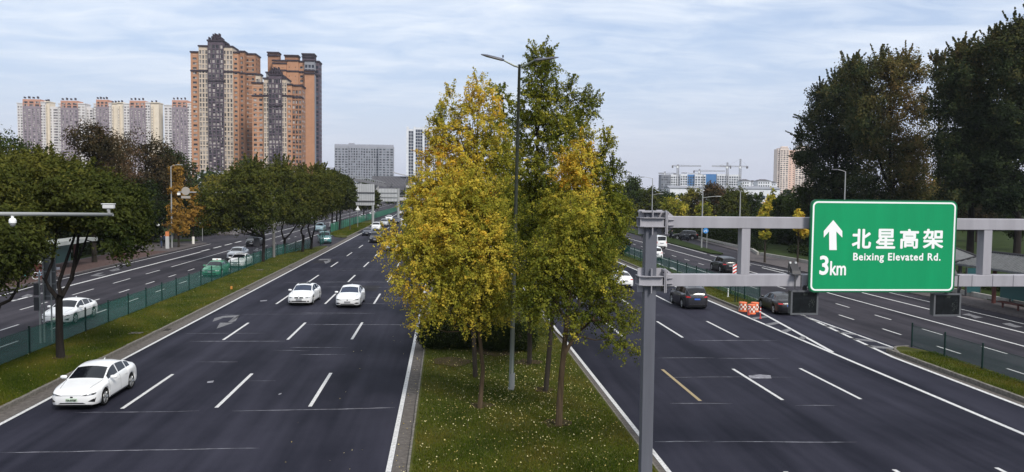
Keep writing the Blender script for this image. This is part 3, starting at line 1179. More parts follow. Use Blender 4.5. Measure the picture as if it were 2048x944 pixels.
def make_car(kind, color, front='wide', rear='bar', plate=None, glass=None, glassroof=False, rails=False, taxi=False, detail=True):
    key = (kind, color.name, front, rear, glassroof, taxi, detail)
    if key in CARS:
        return copy_tree(CARS[key])
    if kind not in SHELL:
        SHELL[kind] = car_shell(kind)
    P, V, tags = SHELL[kind]
    glass = glass or GLASS
    bvh = BVHTree.FromPolygons([Vector(v) for v in V], [f for fs in tags.values() for f in fs])
    L2 = P['L'] / 2
    W2 = P['W'] / 2
    root = link({'sedan': 'sedan', 'suv': 'suv', 'boxy': 'suv', 'van': 'minivan'}[kind], None)
    for tg, F in tags.items():
        nm = tg.rstrip('_LR').rstrip('0123456789') if tg[:4] in ('side', 'door') else tg
        mt = glass if 'win' in tg else color
        link(nm, sub_mesh(nm, V, F, mt), root)
    u = MB()
    u.box(-W2 + .27, W2 - .27, -L2 + .3, L2 - .3, .17, .70)
    u.box(-W2 + .1, W2 - .1, P['wr'] + P['R'] + .1, P['wf'] - P['R'] - .1, .17, .5)
    u.box(-W2 + .22, W2 - .22, -L2 + .12, L2 - .12, .19, .4)
    u.obj('underbody', TRIM, root)
    tm, rm = wheel_meshes(P['R'])
    for x in (-1, 1):
        for y in (P['wf'], P['wr']):
            o = link('wheel', tm, root, (x * (W2 - .125), y, P['R']), 0 if x > 0 else math.pi)
            link('rim', rm, o)

    def patch(name, quad, mat, dirn, nx=8, nz=3, off=.006, parent=root):
        """small panel laid on the body: quad = 4 corners (a, z) seen along dirn"""
        vs, ok = [], True
        for i in range(nz + 1):
            for j in range(nx + 1):
                s, t = j / nx, i / nz
                p = [(1 - t) * ((1 - s) * quad[0][k] + s * quad[1][k]) + t * ((1 - s) * quad[3][k] + s * quad[2][k]) for k in (0, 1)]
                if dirn == 'front':
                    o, d = Vector((p[0], 6, p[1])), Vector((0, -1, 0))
                elif dirn == 'back':
                    o, d = Vector((p[0], -6, p[1])), Vector((0, 1, 0))
                elif dirn == 'right':
                    o, d = Vector((6, p[0], p[1])), Vector((-1, 0, 0))
                elif dirn == 'left':
                    o, d = Vector((-6, p[0], p[1])), Vector((1, 0, 0))
                else:
                    o, d = Vector((p[0], p[1], 6)), Vector((0, 0, -1))
                h, nrm, _, _ = bvh.ray_cast(o, d)
                if h is None:
                    return None
                vs.append(h - d * off)
        fs = [(i * (nx + 1) + j, i * (nx + 1) + j + 1, (i + 1) * (nx + 1) + j + 1, (i + 1) * (nx + 1) + j) for i in range(nz) for j in range(nx)]
        m = MB(); m.add(vs, fs)
        return m.obj(name, mat, parent, smooth=True)

    def sym(name, quad, mat, dirn, **k):
        patch(name, quad, mat, dirn, **k)
        patch(name, [(-a, z) for a, z in quad], mat, dirn, **k)
    zh = float(np.interp(L2 - .25, *zip(*P['top'])))
    if front == 'ev':          # closed nose, swept slim lamps, corner intakes
        sym('headlight', [(.34, .615), (.80, .63), (.835, .70), (.58, .685)], LAMP_D, 'front', nx=12, nz=4)
        sym('headlight_lens', [(.58, .635), (.70, .64), (.72, .675), (.60, .67)], LAMP, 'front', off=.022)
        patch('nose_line', [(-.36, .625), (.36, .625), (.36, .637), (-.36, .637)], TRIM, 'front', nz=1)
        sym('intake', [(.60, .40), (.80, .34), (.83, .50), (.80, .50)], TRIM, 'front')
        patch('lower_grille', [(-.52, .30), (.52, .30), (.42, .35), (-.42, .35)], TRIM, 'front')
        m = MB(); m.lathe([(.001, -.0), (.055, 0), (.058, .02)], 16, axis='y')
        patch('emblem', [(-.05, .545), (.05, .545), (.05, .60), (-.05, .60)], TRIM, 'front', nx=3, off=.012)
        pz = .40
    elif front == 'kidney':
        sym('headlight', [(.44, .60), (.80, .60), (.82, .68), (.50, .69)], LAMP, 'front', nx=10)
        sym('headlight_lens', [(.55, .615), (.66, .615), (.66, .67), (.55, .67)], LAMP_D, 'front', off=.022)
        sym('grille', [(.03, .57), (.34, .58), (.31, .68), (.05, .69)], TRIM, 'front')
        patch('lower_grille', [(-.74, .32), (.74, .32), (.72, .40), (-.72, .40)], TRIM, 'front', nx=14)
        patch('emblem', [(-.035, .705), (.035, .705), (.035, .74), (-.035, .74)], TRIM, 'front', nx=2)
        pz = .42
    elif front == 'smile':
        sym('headlight', [(.40, .61), (.80, .61), (.83, .69), (.60, .675)], LAMP_D, 'front', nx=10)
        patch('emblem', [(-.05, .58), (.05, .58), (.05, .66), (-.05, .66)], TRIM, 'front', nx=3)
        patch('nose_line', [(-.45, .645), (.45, .645), (.45, .655), (-.45, .655)], TRIM, 'front', nz=1)
        sym('intake', [(.48, .34), (.80, .33), (.80, .42), (.62, .44)], TRIM, 'front')
        patch('lower_grille', [(-.50, .29), (.50, .29), (.46, .35), (-.46, .35)], TRIM, 'front')
        pz = .40
    elif front == 'big':
        k = .13 if kind != 'sedan' else 0
        patch('grille', [(-.52, .47 + k * .6), (.52, .47 + k * .6), (.62, .66 + k), (-.62, .66 + k)], TRIM, 'front', nx=12)
        patch('emblem', [(-.07, .58 + k * .8), (.07, .58 + k * .8), (.07, .66 + k * .9), (-.07, .66 + k * .9)], CHROME, 'front', nx=2, off=.012)
        sym('headlight', [(.62, .61 + k), (.84, .61 + k), (.84, .68 + k), (.62, .68 + k)], LAMP, 'front')
        sym('running_light', [(.76, .40 + k), (.83, .40 + k), (.84, .60 + k), (.77, .60 + k)], LAMP, 'front')
        patch('lower_grille', [(-.6, .30), (.6, .30), (.55, .36), (-.55, .36)], CHROME, 'front')
        pz = .42
    else:
        k = {'suv': .13, 'boxy': .22, 'van': .16, 'sedan': 0}[kind]
        sym('headlight', [(.48, .60 + k), (.82, .60 + k), (.83, .68 + k), (.52, .68 + k)], LAMP, 'front')
        patch('grille', [(-.46, .60 + k), (.46, .60 + k), (.50, .70 + k), (-.50, .70 + k)], TRIM, 'front', nx=10)
        patch('chrome_bar', [(-.44, .645 + k), (.44, .645 + k), (.44, .66 + k), (-.44, .66 + k)], CHROME, 'front', off=.012, nz=1)
        patch('lower_grille', [(-.62, .32), (.62, .32), (.56, .42), (-.56, .42)], TRIM, 'front', nx=12)
        pz = .47
    hp, _, _, _ = bvh.ray_cast(Vector((0, 6, pz + .065)), Vector((0, -1, 0)))
    PLATE_AT[kind + front] = (hp.y, hp.z)
    pl = patch('number_plate', [(-.22, pz), (.22, pz), (.22, pz + .13), (-.22, pz + .13)], plate or PLATE_G, 'front', nx=4, off=.02)
    # rear
    k = {'sedan': 0, 'suv': .12, 'boxy': .05, 'van': .05}[kind]
    if kind == 'van':
        patch('rear_window', [(-.60, 1.28), (.60, 1.28), (.56, 1.76), (-.56, 1.76)], glass, 'back', nx=8, nz=4, off=.012)
        sym('taillight', [(.68, .85), (.80, .85), (.80, 1.15), (.68, 1.15)], RED, 'back')
    elif kind == 'boxy':
        sym('taillight', [(.74, .9), (.86, .9), (.86, 1.15), (.74, 1.15)], RED, 'back')
    else:
        sym('taillight', [(.50, .80 + k), (.80, .78 + k), (.84, .90 + k), (.52, .87 + k)], RED, 'back')
        patch('boot_line', [(-.50, .845 + k), (.50, .845 + k), (.50, .86 + k), (-.50, .86 + k)], CHROME, 'back', nz=1)
    patch('rear_bumper_trim', [(-.62, .28), (.62, .28), (.58, .42), (-.58, .42)], TRIM, 'back', nx=12)
    patch('rear_bumper_strip', [(-.60, .40), (.60, .40), (.60, .42), (-.60, .42)], CHROME, 'back', nz=1, off=.012)
    rz = {'sedan': .66, 'suv': .74, 'boxy': .6, 'van': .80}[kind]
    patch('rear_plate', [(-.22, rz), (.22, rz), (.22, rz + .12), (-.22, rz + .12)], PLATE_B if rear == 'blue' else (plate or PLATE_G), 'back', nx=4, off=.015)
    patch('rear_plate_recess', [(-.34, rz - .03), (.34, rz - .03), (.34, rz + .15), (-.34, rz + .15)], TRIM if color.name != 'paint_white' else M('plate_recess', (.4, .4, .42), .6), 'back', nx=6, off=.005)
    # sides
    if detail:
        for sd in ('right', 'left'):
            for yv in sorted({v for ab in P['doors'] for v in ab}):
                zt = float(np.interp(yv, *zip(*P['belt']))) - .02
                patch('door_seam', [(yv - .006, .3), (yv + .006, .3), (yv + .006, zt), (yv - .006, zt)], SEAM, sd, nx=1, nz=10, off=.003)
            for a, b in P['doors']:
                zt = float(np.interp(a, *zip(*P['belt']))) - .17
                patch('door_handle', [(a + .1, zt), (a + .3, zt), (a + .3, zt + .035), (a + .1, zt + .035)], color if color.name != 'paint_black' else CHROME, sd, nx=2, nz=1, off=.035)
            patch('sill', [(P['wr'] + P['R'] + .12, .225), (P['wf'] - P['R'] - .12, .225), (P['wf'] - P['R'] - .12, .275), (P['wr'] + P['R'] + .12, .275)], TRIM, sd, nx=8, nz=1, off=.006)
        for s in (-1, 1):
            patch('bonnet_seam', [(s * .70, P['cowl'] + .05), (s * .715, P['cowl'] + .05), (s * .56, L2 - .3), (s * .545, L2 - .3)], SEAM, 'top', nx=1, nz=8, off=.003)
    zm = float(np.interp(P['cowl'] - .3, *zip(*P['belt']))) + .12
    for s in (-1, 1):
        m = MB()
        m.lathe([(.001, -.13), (.055, -.12), (.075, -.05), (.075, .06), (.05, .125), (.001, .13)], 10, axis='x')
        o = m.obj('wing_mirror', color, root, smooth=True, loc=(s * (W2 + .06), P['cowl'] - .28, zm - .03))
        o.scale = (1, .8, 1.0)
        m = MB(); m.box(-.1, .02, -.02, .02, -.05, -.02)
        m.obj('mirror_stalk', TRIM, root, loc=(s * (W2 - .0), P['cowl'] - .28, zm))
    tz = max(z for _, z in P['top'])
    if kind != 'van':
        m = MB(); m.add([(-.015, -.08, 0), (.015, -.08, 0), (0, .1, 0), (0, -.1, .075)], [(0, 1, 3), (1, 2, 3), (2, 0, 3)])
        m.obj('aerial_fin', color, root, loc=(0, (-.75 if kind == 'sedan' else -1.7), tz - (.045 if kind == 'sedan' else .05)))
    if glassroof:
        patch('glass_roof', [(-.46, -.75), (.46, -.75), (.46, .18), (-.46, .18)], GLASS, 'top', nx=8, nz=8, off=.008)
    if rails:
        for s in (-1, 1):
            m = MB(); m.tube([(s * (P['roof'] - .02), -1.8, tz - .10), (s * (P['roof'] - .02), -1.6, tz - .01), (s * (P['roof'] - .02), .1, tz + .01), (s * (P['roof'] - .02), .4, tz - .08)], .018, 6)
            m.obj('roof_rail', CHROME, root)
        if kind == 'suv':
            patch('glass_roof', [(-.44, -1.5), (.44, -1.5), (.44, .2), (-.44, .2)], GLASS_B, 'top', nx=8, nz=8, off=.008)
    if taxi:
        m = MB(); m.box(-.42, .42, -.09, .09, 0, .17)
        o = m.obj('roof_sign', M('taxi_sign', (.75, .76, .75), .4), root, loc=(0, -.1, tz - .01)); bevel(o, .03)
        m = MB(); m.box(-.12, .02, -.095, .095, .05, .12); m.obj('roof_sign_panel', RED, root, loc=(.0, -.1, tz - .01))
    CARS[key] = root
    return root


WHITE = paint('white', (0.72, 0.73, 0.74))
BLACK = M('paint_black', (0.004, 0.004, 0.006), .32, coat=.15)
GREYD = M('paint_dark_grey', (0.02, 0.02, 0.026), .3, .2, coat=.25)
NAVY = M('paint_navy', (0.008, 0.011, 0.03), .3, .2, coat=.25)
SILVER = paint('silver', (0.42, 0.44, 0.46), .4)
TAXI = paint('taxi_green', (0.045, 0.22, 0.12))
TEAL = paint('teal', (0.05, 0.16, 0.17), .1)
CBLUE = paint('pale_blue', (0.22, 0.33, 0.38), .2)
PINK = paint('pearl', (0.55, 0.50, 0.50))
T = math.pi   # facing the camera


def park(root, name, label, cat, x, y, rz=0.0, group=None, z=0.0):
    """x, y: middle of the vehicle on the road"""
    root.location = (x, y, z)
    root.rotation_euler = (0, 0, rz)
    root.name = name
    tag(root, label, cat, group)
    return root


QG = 'cars in the oncoming queue far down the main road'
c1 = park(make_car('sedan', WHITE, 'ev', plate=PLATE_W), 'sedan', 'white electric sedan nearest the camera, with green plate, at bottom left', 'car', -14.42, 34.75, T + .0)
pt = put_text('plate_lettering', '川A·AY9207', .1, INK, c1, (0, 0, 0), w=.40, h=.085)
pt.rotation_euler = (0, 0, T); pt.location = (0, PLATE_AT['sedanev'][0] + .04, PLATE_AT['sedanev'][1])
CARS.clear()
park(make_car('sedan', WHITE, 'kidney', glass=GLASS_B, glassroof=True), 'sedan', 'white sedan with dark twin grille and dark glass roof on the main road', 'car', -10.72, 63.3, T - .03)
park(make_car('sedan', WHITE, 'smile', glass=GLASS_B), 'sedan', 'white sedan with a closed nose beside the twin grille sedan, nearer the ginkgo trees', 'car', -7.1, 62.1, T)
park(make_car('sedan', WHITE, 'ev', plate=PLATE_W), 'sedan', 'white sedan on the left side road behind the forked median tree', 'car', -24.25, 54.7, T + .0)
park(make_car('sedan', TAXI, 'wide', taxi=True), 'taxi', 'green taxi with white roof sign behind the median fence', 'taxi', -22.7, 82.9, T)
park(make_car('sedan', WHITE, 'big'), 'sedan', 'white sedan with broad dark grille, rear one of the pair behind the green taxi', 'car', -25.3, 101.8, T)
park(make_car('sedan', WHITE, 'wide', glassroof=True), 'sedan', 'white sedan right behind the green taxi, close to the fence', 'car', -22.6, 92.0, T)
park(make_car('suv', BLACK, 'big'), 'suv', 'black sport utility vehicle with tall chrome light strips on the left side road', 'car', -28.5, 124.6, T)
park(make_car('suv', CBLUE, 'wide'), 'suv', 'pale blue vehicle far down the left side road between the tree trunks', 'car', -25.3, 167.5, T)
park(make_car('sedan', WHITE, 'wide'), 'sedan', 'white car half hidden by the second group of median trunks', 'car', -24.6, 184, T)
park(make_car('sedan', TEAL, 'wide'), 'sedan', 'dark teal car behind the netting beside the back of the metal sign', 'car', -22.9, 200, T)
park(make_car('sedan', WHITE, 'wide'), 'sedan', 'white car behind the fence, just left of the warning triangle post', 'car', -23.2, 233, T)
park(make_car('sedan', WHITE, 'wide'), 'sedan', 'white car behind the fence, just right of the warning triangle post', 'car', -23.0, 262, T)
park(make_car('boxy', TEAL, 'wide', rails=True), 'suv', 'boxy teal vehicle crossing the gap in the left median', 'car', -19.2, 131.6, T + .22)
for kind, colr, fr, x, y, lab, kw in [
    ('sedan', NAVY, 'wide', -14.4, 153.4, 'dark blue sedan next to the left kerb at the front of the queue', {}),
    ('suv', GREYD, 'wide', -11.3, 134.3, 'dark grey vehicle beside the tip of the yellow ginkgo branch', {}),
    ('suv', WHITE, 'wide', -14.5, 173.4, 'white utility vehicle right behind the dark blue sedan', {}),
    ('suv', SILVER, 'wide', -14.2, 191.8, 'silver vehicle behind the white utility vehicle', {}),
    ('sedan', WHITE, 'wide', -15.4, 226, 'white car at the left edge of the queue behind the silver vehicle', {}),
    ('sedan', GREYD, 'wide', -12.3, 207, 'dark car tucked behind the silver vehicle', {}),
    ('sedan', WHITE, 'wide', -10.6, 213, 'white car in the middle lane of the distant queue', {}),
    ('suv', GREYD, 'wide', -7.2, 241, 'dark vehicle at the back of the queue beside the leaves', {}),
    ('sedan', NAVY, 'wide', -7.4, 214, 'dark blue car in the queue, right of the white middle one', {}),
    ('sedan', WHITE, 'smile', -9.2, 187.4, 'white sedan in the queue just above the ginkgo branch', {}),
    ('sedan', SILVER, 'wide', -3.9, 222, 'silver car at the right of the queue, partly behind leaves', {}),
    ('sedan', SILVER, 'wide', -7.55, 117.3, 'silver car partly hidden behind the overhanging yellow leaves', {}),
    ('sedan', PINK, 'wide', -14.6, 279, 'pinkish pearl car in the farthest row of the queue', {}),
    ('sedan', SILVER, 'wide', -11.3, 290, 'silver car in the farthest row of the queue', {}),
    ('suv', WHITE, 'wide', -8.4, 283, 'white vehicle in the farthest row of the queue', {}),
    ('sedan', WHITE, 'wide', -5.2, 300, 'white car farthest right in the last row of the queue', {}),
    ('sedan', WHITE, 'wide', -14.4, 340, 'white car beyond the farthest row, near the left kerb', {}),
    ('suv', GREYD, 'wide', -10.6, 352, 'grey vehicle beyond the farthest row of the queue', {}),
]:
    park(make_car(kind, colr, fr, detail=False, **kw), kind if kind != 'boxy' else 'suv', lab, 'car', x, y, T, QG)
park(make_car('sedan', WHITE, 'wide', rear='white'), 'sedan', 'white car seen from behind between the ginkgo leaves and the gantry post', 'car', 16.1, 73.9, 0)
park(make_car('sedan', SILVER, 'wide'), 'sedan', 'silver car just ahead of the white one beside the gantry post', 'car', 16.3, 86, 0)
park(make_car('suv', GREYD, 'wide', rear='blue', rails=True), 'suv', 'dark grey vehicle with roof rails and blue plate driving away under the gantry beam', 'car', 18.75, 61.1, .0)
park(make_car('sedan', BLACK, 'wide', rear='blue'), 'sedan', 'black car in the slip lane, half hidden by the hanging display box', 'car', 24.75, 58.2, -.05)
park(make_car('suv', WHITE, 'wide'), 'suv', 'white car on the right side road following the white minibus', 'car', 26.9, 103.6, -.02)
park(make_car('van', WHITE, 'wide'), 'minibus', 'white minibus on the right side road next to the gantry post', 'minibus', 33.0, 124.2, .03)
park(make_car('suv', BLACK, 'big'), 'suv', 'black car on the right side road beside the striped hazard board', 'car', 30.9, 87.8, .0)
park(make_car('suv', BLACK, 'wide'), 'suv', 'black car parked on the paved area left of the blue cycle sign', 'car', 44.0, 146, 1.2)
park(make_car('suv', SILVER, 'wide'), 'suv', 'silver car parked far away on the forecourt by the overpass', 'car', 36, 196, 1.4)
# ================================================================== gantry with the green sign
STEEL = M('gantry_grey_paint', (0.30, 0.295, 0.325), 0.55, noise=0.13, nscale=2.2, streak=True)
STEEL_D = M('steel_dark', (0.05, 0.05, 0.055), 0.5)
SGREEN = M('sign_green', (0.0, 0.26, 0.10), 0.62, noise=0.09, nscale=1.6, streak=True)
SEDGE = M('sign_edge_green', (0.01, 0.09, 0.045), 0.5)
SWHITE = M('sign_white', (0.80, 0.82, 0.82), 0.5)
ALU = M('aluminium', (0.42, 0.43, 0.44), 0.5, 0.3, noise=0.12, nscale=1.5)
GY = 22.0
gx = 5.635
gantry = thing('road_gantry', 'grey steel gantry of two beams on a post, reaching over the right road', 'gantry', (gx, GY, 0))
m = MB()
m.box(-.16, .16, -.16, .16, 0.12, 8.22)
bevel(m.obj('post', M('gantry_post_dark_grey', (0.10, 0.105, 0.128), 0.55, noise=0.15, nscale=2.5, streak=True), gantry), .012)  # near post toned darker than the beams and far post
m = MB(); m.box(-.30, .30, -.26, .26, 8.22, 8.26); m.obj('cap_plate', STEEL, gantry)
m = MB(); m.box(-.4, .4, -.4, .4, .1, .16); m.obj('base_plate', STEEL, gantry)
m = MB()
for sx in (-.28, .28):
    for sy in (-.28, .28):
        m.tube([(sx, sy, .16), (sx, sy, .26)], .025, 6)
m.obj('anchor_bolts', STEEL_D, gantry)
TOPZ, BOTZ = (7.80, 8.115), (6.185, 6.515)
for z0, z1 in (TOPZ, BOTZ):
    zc = (z0 + z1) / 2
    for z in (zc - .135, zc + .105):                      # ring plates round the post
        m = MB()
        m.prism([(-.34, -.22), (-.24, -.30), (.30, -.30), (.34, -.26), (.34, .26), (.30, .30), (-.24, .30), (-.34, .22)], z, z + .02)
        m.obj('ring_plate', STEEL, gantry)
    for zz0, zz1, taper in ((zc + .125, zc + .33, 1), (zc - .34, zc - .135, -1)):
        m = MB()
        for x0, x1 in ((-.33, -.16), (.16, .33)):
            m.box(x0, x1, -.012, .012, zz0, zz1)
        m.box(-.012, .012, -.29, -.16, zz0, zz1)
        m.obj('gusset', STEEL, gantry)
    m = MB()
    m.box(-.33, .33, -.21, -.19, zc - .115, zc + .105)
    m.obj('collar', STEEL, gantry)
    m = MB()
    m.box(-.33, .33, .19, .21, zc - .115, zc + .105)
    m.obj('collar', STEEL, gantry)
    m = MB(); m.box(.36, .385, -.27, .27, zc - .33, zc + .30); m.obj('flange_plate', STEEL, gantry)
    m = MB(); m.box(.40, .425, -.27, .27, zc - .33, zc + .30); m.obj('flange_plate', STEEL, gantry)
    m = MB()
    for sy in (-.2, .2):
        for k in range(4):
            m.tube([(.33, sy, zc - .25 + k * .16), (.46, sy, zc - .25 + k * .16)], .02, 6)
    m.obj('flange_bolts', STEEL_D, gantry)
    m = MB()
    for z in (zc - .09, zc + .06):
        m.add([(.425, -.25, z), (.62, -.20, z), (.62, -.165, z), (.425, -.165, z), (.425, -.25, z + .012), (.62, -.20, z + .012), (.62, -.165, z + .012), (.425, -.165, z + .012)],
              [(3, 2, 1, 0), (4, 5, 6, 7), (0, 1, 5, 4), (1, 2, 6, 5), (2, 3, 7, 6), (3, 0, 4, 7)])
    for s in (1, -1):
        a, b = (z1, z1 + .17) if s > 0 else (z0 - .17, z0)
        q = [(.425, a), (.66, a), (.425, b)] if s > 0 else [(.425, a), (.66, b), (.425, b)]
        m.plate(q, -.01, .01)
    m.obj('flange_ribs', STEEL, gantry)
    x, k = .425, 0
    while x < 18.2:                                        # box beam in welded lengths
        L = (10.6 if z0 > 7 else 8.25) if k == 0 else (0.62 if z0 < 7 else 3.4)
        x1 = min(18.2, x + L)
        m = MB(); m.box(x + .004, x1 - .004, -.165, .165, z0, z1)
        bevel(m.obj('beam_section', STEEL, gantry), .012)
        x = x1; k += 1
for sx in (8.305, 14.95 + .42):
    m = MB(); m.box(-.125, .125, -.15, .15, BOTZ[1], TOPZ[0])
    bevel(m.obj('upright', STEEL, gantry, loc=(sx - gx, 0, 0)), .01)
m = MB(); m.box(-.16, .16, -.16, .16, 0, 8.22); m.obj('far_post', STEEL, gantry, loc=(18.36, 0, 0))


def rrect(x0, x1, z0, z1, r, n=6):
    p = []
    for cx_, cz, a0 in ((x1 - r, z0 + r, -90), (x1 - r, z1 - r, 0), (x0 + r, z1 - r, 90), (x0 + r, z0 + r, 180)):
        for k in range(n + 1):
            a = rad(a0 + 90 * k / n)
            p.append((cx_ + r * math.cos(a), cz + r * math.sin(a)))
    return p


def ring(mb, p, q, y):
    n = len(p)
    mb.add([(a[0], y, a[1]) for a in p] + [(a[0], y, a[1]) for a in q], [(i, (i + 1) % n, n + (i + 1) % n, n + i) for i in range(n)])


SY = 21.62
sa, sb = at(1622, 398, SY), at(1908, 586, SY)
sx0, sx1, sz1, sz0 = sa.x, sb.x, (at(1622, 398, SY).z + at(1906, 402, SY).z) / 2, (at(1622, 583, SY).z + at(1904, 587, SY).z) / 2
SW, SH = sx1 - sx0, sz1 - sz0
sign = thing('direction_sign', 'large green road sign with white arrow, Chinese lettering and 3km, hung on the gantry', 'road sign', (sx0, SY, sz0))
m = MB(); m.plate(rrect(0, SW, 0, SH, .17), 0, .05); m.obj('sign_edge', SEDGE, sign)
m = MB(); m.plate(rrect(.035, SW - .035, .03, SH - .03, .15), -.012, -.002); m.obj('sign_face', SGREEN, sign)
m = MB(); ring(m, rrect(.055, SW - .055, .05, SH - .05, .145), rrect(.10, SW - .10, .095, SH - .095, .105), -.016); m.obj('white_border', SWHITE, sign)
m = MB()
for xx in (.5, 1.4, 2.8, 3.7):
    m.box(xx - .04, xx + .04, .05, .12, .1, SH - .1)
for zq in (SH * .2, SH * .75):
    m.box(.1, SW - .1, .12, .17, zq, zq + .08)
m.obj('back_rails', ALU, sign)


def sp(px, py):          # point on the sign face in sign coordinates
    q = at(px, py, SY)
    return (q.x - sx0, q.z - sz0)


arrow = [sp(*p) for p in ((1666, 440), (1684, 462), (1684, 475), (1672, 463), (1673, 500), (1658, 500), (1657.5, 463), (1647, 475), (1647, 462))]
m = MB(); m.add([(x, -.017, z) for x, z in arrow], [tuple(range(9))]); m.obj('arrow', SWHITE, sign)


def sign_text(body, px0, py0, px1, py1, off, space=1.0):
    a, b = sp(px0, py0), sp(px1, py1)
    return put_text('lettering', body, .4, SWHITE, sign, ((a[0] + b[0]) / 2, -.018, (a[1] + b[1]) / 2), w=abs(b[0] - a[0]) - 2 * off, h=abs(a[1] - b[1]) - 2 * off, bold=off, extrude=.001, space=space)


for ch, (x0, x1) in zip('北星高架', ((1704, 1741), (1752, 1789.5), (1799.5, 1836), (1846, 1885.5))):
    sign_text(ch, x0, 457.5, x1, 497.5, .016)
sign_text('Beixing Elevated Rd.', 1706, 505.5, 1880, 526, .007, 1.12)
sign_text('3', 1639, 511, 1656, 550, .016)
sign_text('km', 1660, 522, 1691, 550.5, .009)

# display boxes and floodlights clipped to the beams
DISP = M('display_front', (0.008, 0.010, 0.012), 0.15, noise=0.5, nscale=6)
DFR = M('display_frame', (0.09, 0.095, 0.105), 0.45)


def display(px0, px1, py0, py1, Y, label):
    a, b = at(px0, py0, Y), at(px1, py1, Y)
    W, H = b.x - a.x, a.z - b.z
    t = thing('display_box', label, 'display', (a.x, Y, b.z))
    m = MB(); m.box(0, W, .02, .2, 0, H); m.obj('housing', DFR, t)
    m = MB()
    for x0, x1, z0, z1 in ((-.02, .03, -.02, H + .02), (W - .03, W + .02, -.02, H + .02), (.03, W - .03, -.02, .03), (.03, W - .03, H - .03, H + .02)):
        m.box(x0, x1, -.02, .02, z0, z1)
    m.obj('frame', DFR, t)
    m = MB(); m.box(.03, W - .03, 0, .015, .03, H - .03); m.obj('screen', DISP, t)
    m = MB()
    for i in range(5):
        for j in range(3):
            m.box(W * .48 + i * .022, W * .48 + i * .022 + .008, -.004, 0, H * .82 + j * .022, H * .82 + j * .022 + .008)
    for k in range(26):
        r_ = random.uniform(.05, .22); a_ = random.uniform(-1.2, .7)
        px_, pz = W * .62 + r_ * math.cos(a_), H * .5 + r_ * math.sin(a_)
        m.box(px_, px_ + .008, -.004, 0, pz, pz + .008)
    m.obj('light_dots', M('display_dots', (.12, .14, .12), .5), t)
    m = MB(); m.box(W * .5, W * .5 + .09, .05, .14, H, H + .15); m.obj('hanger', STEEL_D, t)
    return t


display(1583, 1634, 582, 628, 21.75, 'black display box hanging under the beam at the left end of the green sign')
display(1869, 1919, 588, 631, 21.75, 'black display box hanging under the beam at the right end of the green sign')


def flood(px, py, label):
    p = at(px, py, 21.6)
    t = thing('floodlight', label, 'floodlight', (p.x, 21.9, BOTZ[1]))
    m = MB(); m.add([(-.13, -.18, .03), (.13, -.18, .03), (.13, .16, .12), (-.13, .16, .12), (-.11, -.12, .12), (.11, -.12, .12), (.12, .12, .34), (-.12, .12, .34)],
                    [(0, 3, 2, 1), (4, 5, 6, 7), (0, 1, 5, 4), (1, 2, 6, 5), (2, 3, 7, 6), (3, 0, 4, 7)])
    m.obj('lamp_body', STEEL_D, t)
    m = MB(); m.tube([(-.16, 0, .0), (-.16, 0, .22)], .018, 6); m.tube([(.16, 0, .0), (.16, 0, .22)], .018, 6)
    m.box(-.10, -.07, -.275, -.255, -.36, .01); m.box(.07, .10, -.275, -.255, -.36, .01); m.box(-.12, .12, -.27, .2, .0, .02)
    m.obj('bracket', STEEL_D, t)
    m = MB(); m.lathe([(.03, 0), (.03, .05)], 8, c=(-.08, .1, .30)); m.lathe([(.03, 0), (.03, .05)], 8, c=(.08, .1, .30)); m.obj('light_sensor', SWHITE, t)


flood(1598, 540, 'small black floodlight on the lower beam at the left edge of the green sign')
flood(1913, 545, 'small black floodlight on the lower beam at the right edge of the green sign')

# ================================================================== street lamps and masts
POLE = M('lamp_pole_green_grey', (0.10, 0.115, 0.10), 0.4, 0.4)
POLE_L = M('pole_light_grey', (0.30, 0.31, 0.31), 0.5, 0.2)
LHEAD = M('lamp_head', (0.06, 0.065, 0.09), 0.4)
lb = G(1022, 785)
lamp = thing('street_lamp', 'tall double armed street lamp rising through the middle of the ginkgo trees', 'street lamp', (lb.x, lb.y, 0.1))
ltop = at(1039, 129, lb.y)
tx, tz = ltop.x - lb.x, ltop.z - .1
m = MB(); m.tube([(0, 0, 0), (tx * .15, 0, tz * .15), (tx, 0, tz)], [.11, .095, .06], 14); m.obj('pole', POLE, lamp, smooth=True)
m = MB(); m.tube([(0, 0, 0), (0, 0, .12)], .14, 12); m.tube([(.03, 0, .12), (.04, 0, .75)], .125, 12); m.obj('base_sleeve', POLE_L, lamp)
for s, ex, ez in ((-1, at(1008, 121, lb.y), 0), (1, at(1068, 121, lb.y), 0)):
    e = (ex.x - lb.x, 0, ex.z - .1)
    m = MB(); m.tube([(tx, 0, tz - .12), ((tx * 2 + e[0]) / 3, 0, tz - .06), e], [.04, .04, .032], 8); m.obj('arm', POLE, lamp)
    far = at(962 if s < 0 else 1117, 109 if s < 0 else 115, lb.y)
    f_ = Vector((far.x - lb.x, 0, far.z - .1)); e = Vector(e)
    d = (f_ - e).normalized(); nrm = Vector((-d.z, 0, d.x)) * (1 if s > 0 else -1)
    m = MB()
    secs = [(0, .06, .05), (.12, .15, .06), (.75, .17, .05), (1.0, .06, .02)]
    L = (f_ - e).length
    vs = []
    for t_, hw_, hh in secs:
        c_ = e + d * L * t_
        for sy, sz in ((-1, -.4), (1, -.4), (.7, 1), (-.7, 1)):
            vs.append(c_ + Vector((0, sy * hw_, 0)) + nrm * sz * hh)
    fs = [(3, 2, 1, 0), (12, 13, 14, 15)] + [(4 * i + k, 4 * i + (k + 1) % 4, 4 * i + 4 + (k + 1) % 4, 4 * i + 4 + k) for i in range(3) for k in range(4)]
    m.add(vs, fs)
    m.obj('lamp_head', LHEAD, lamp)
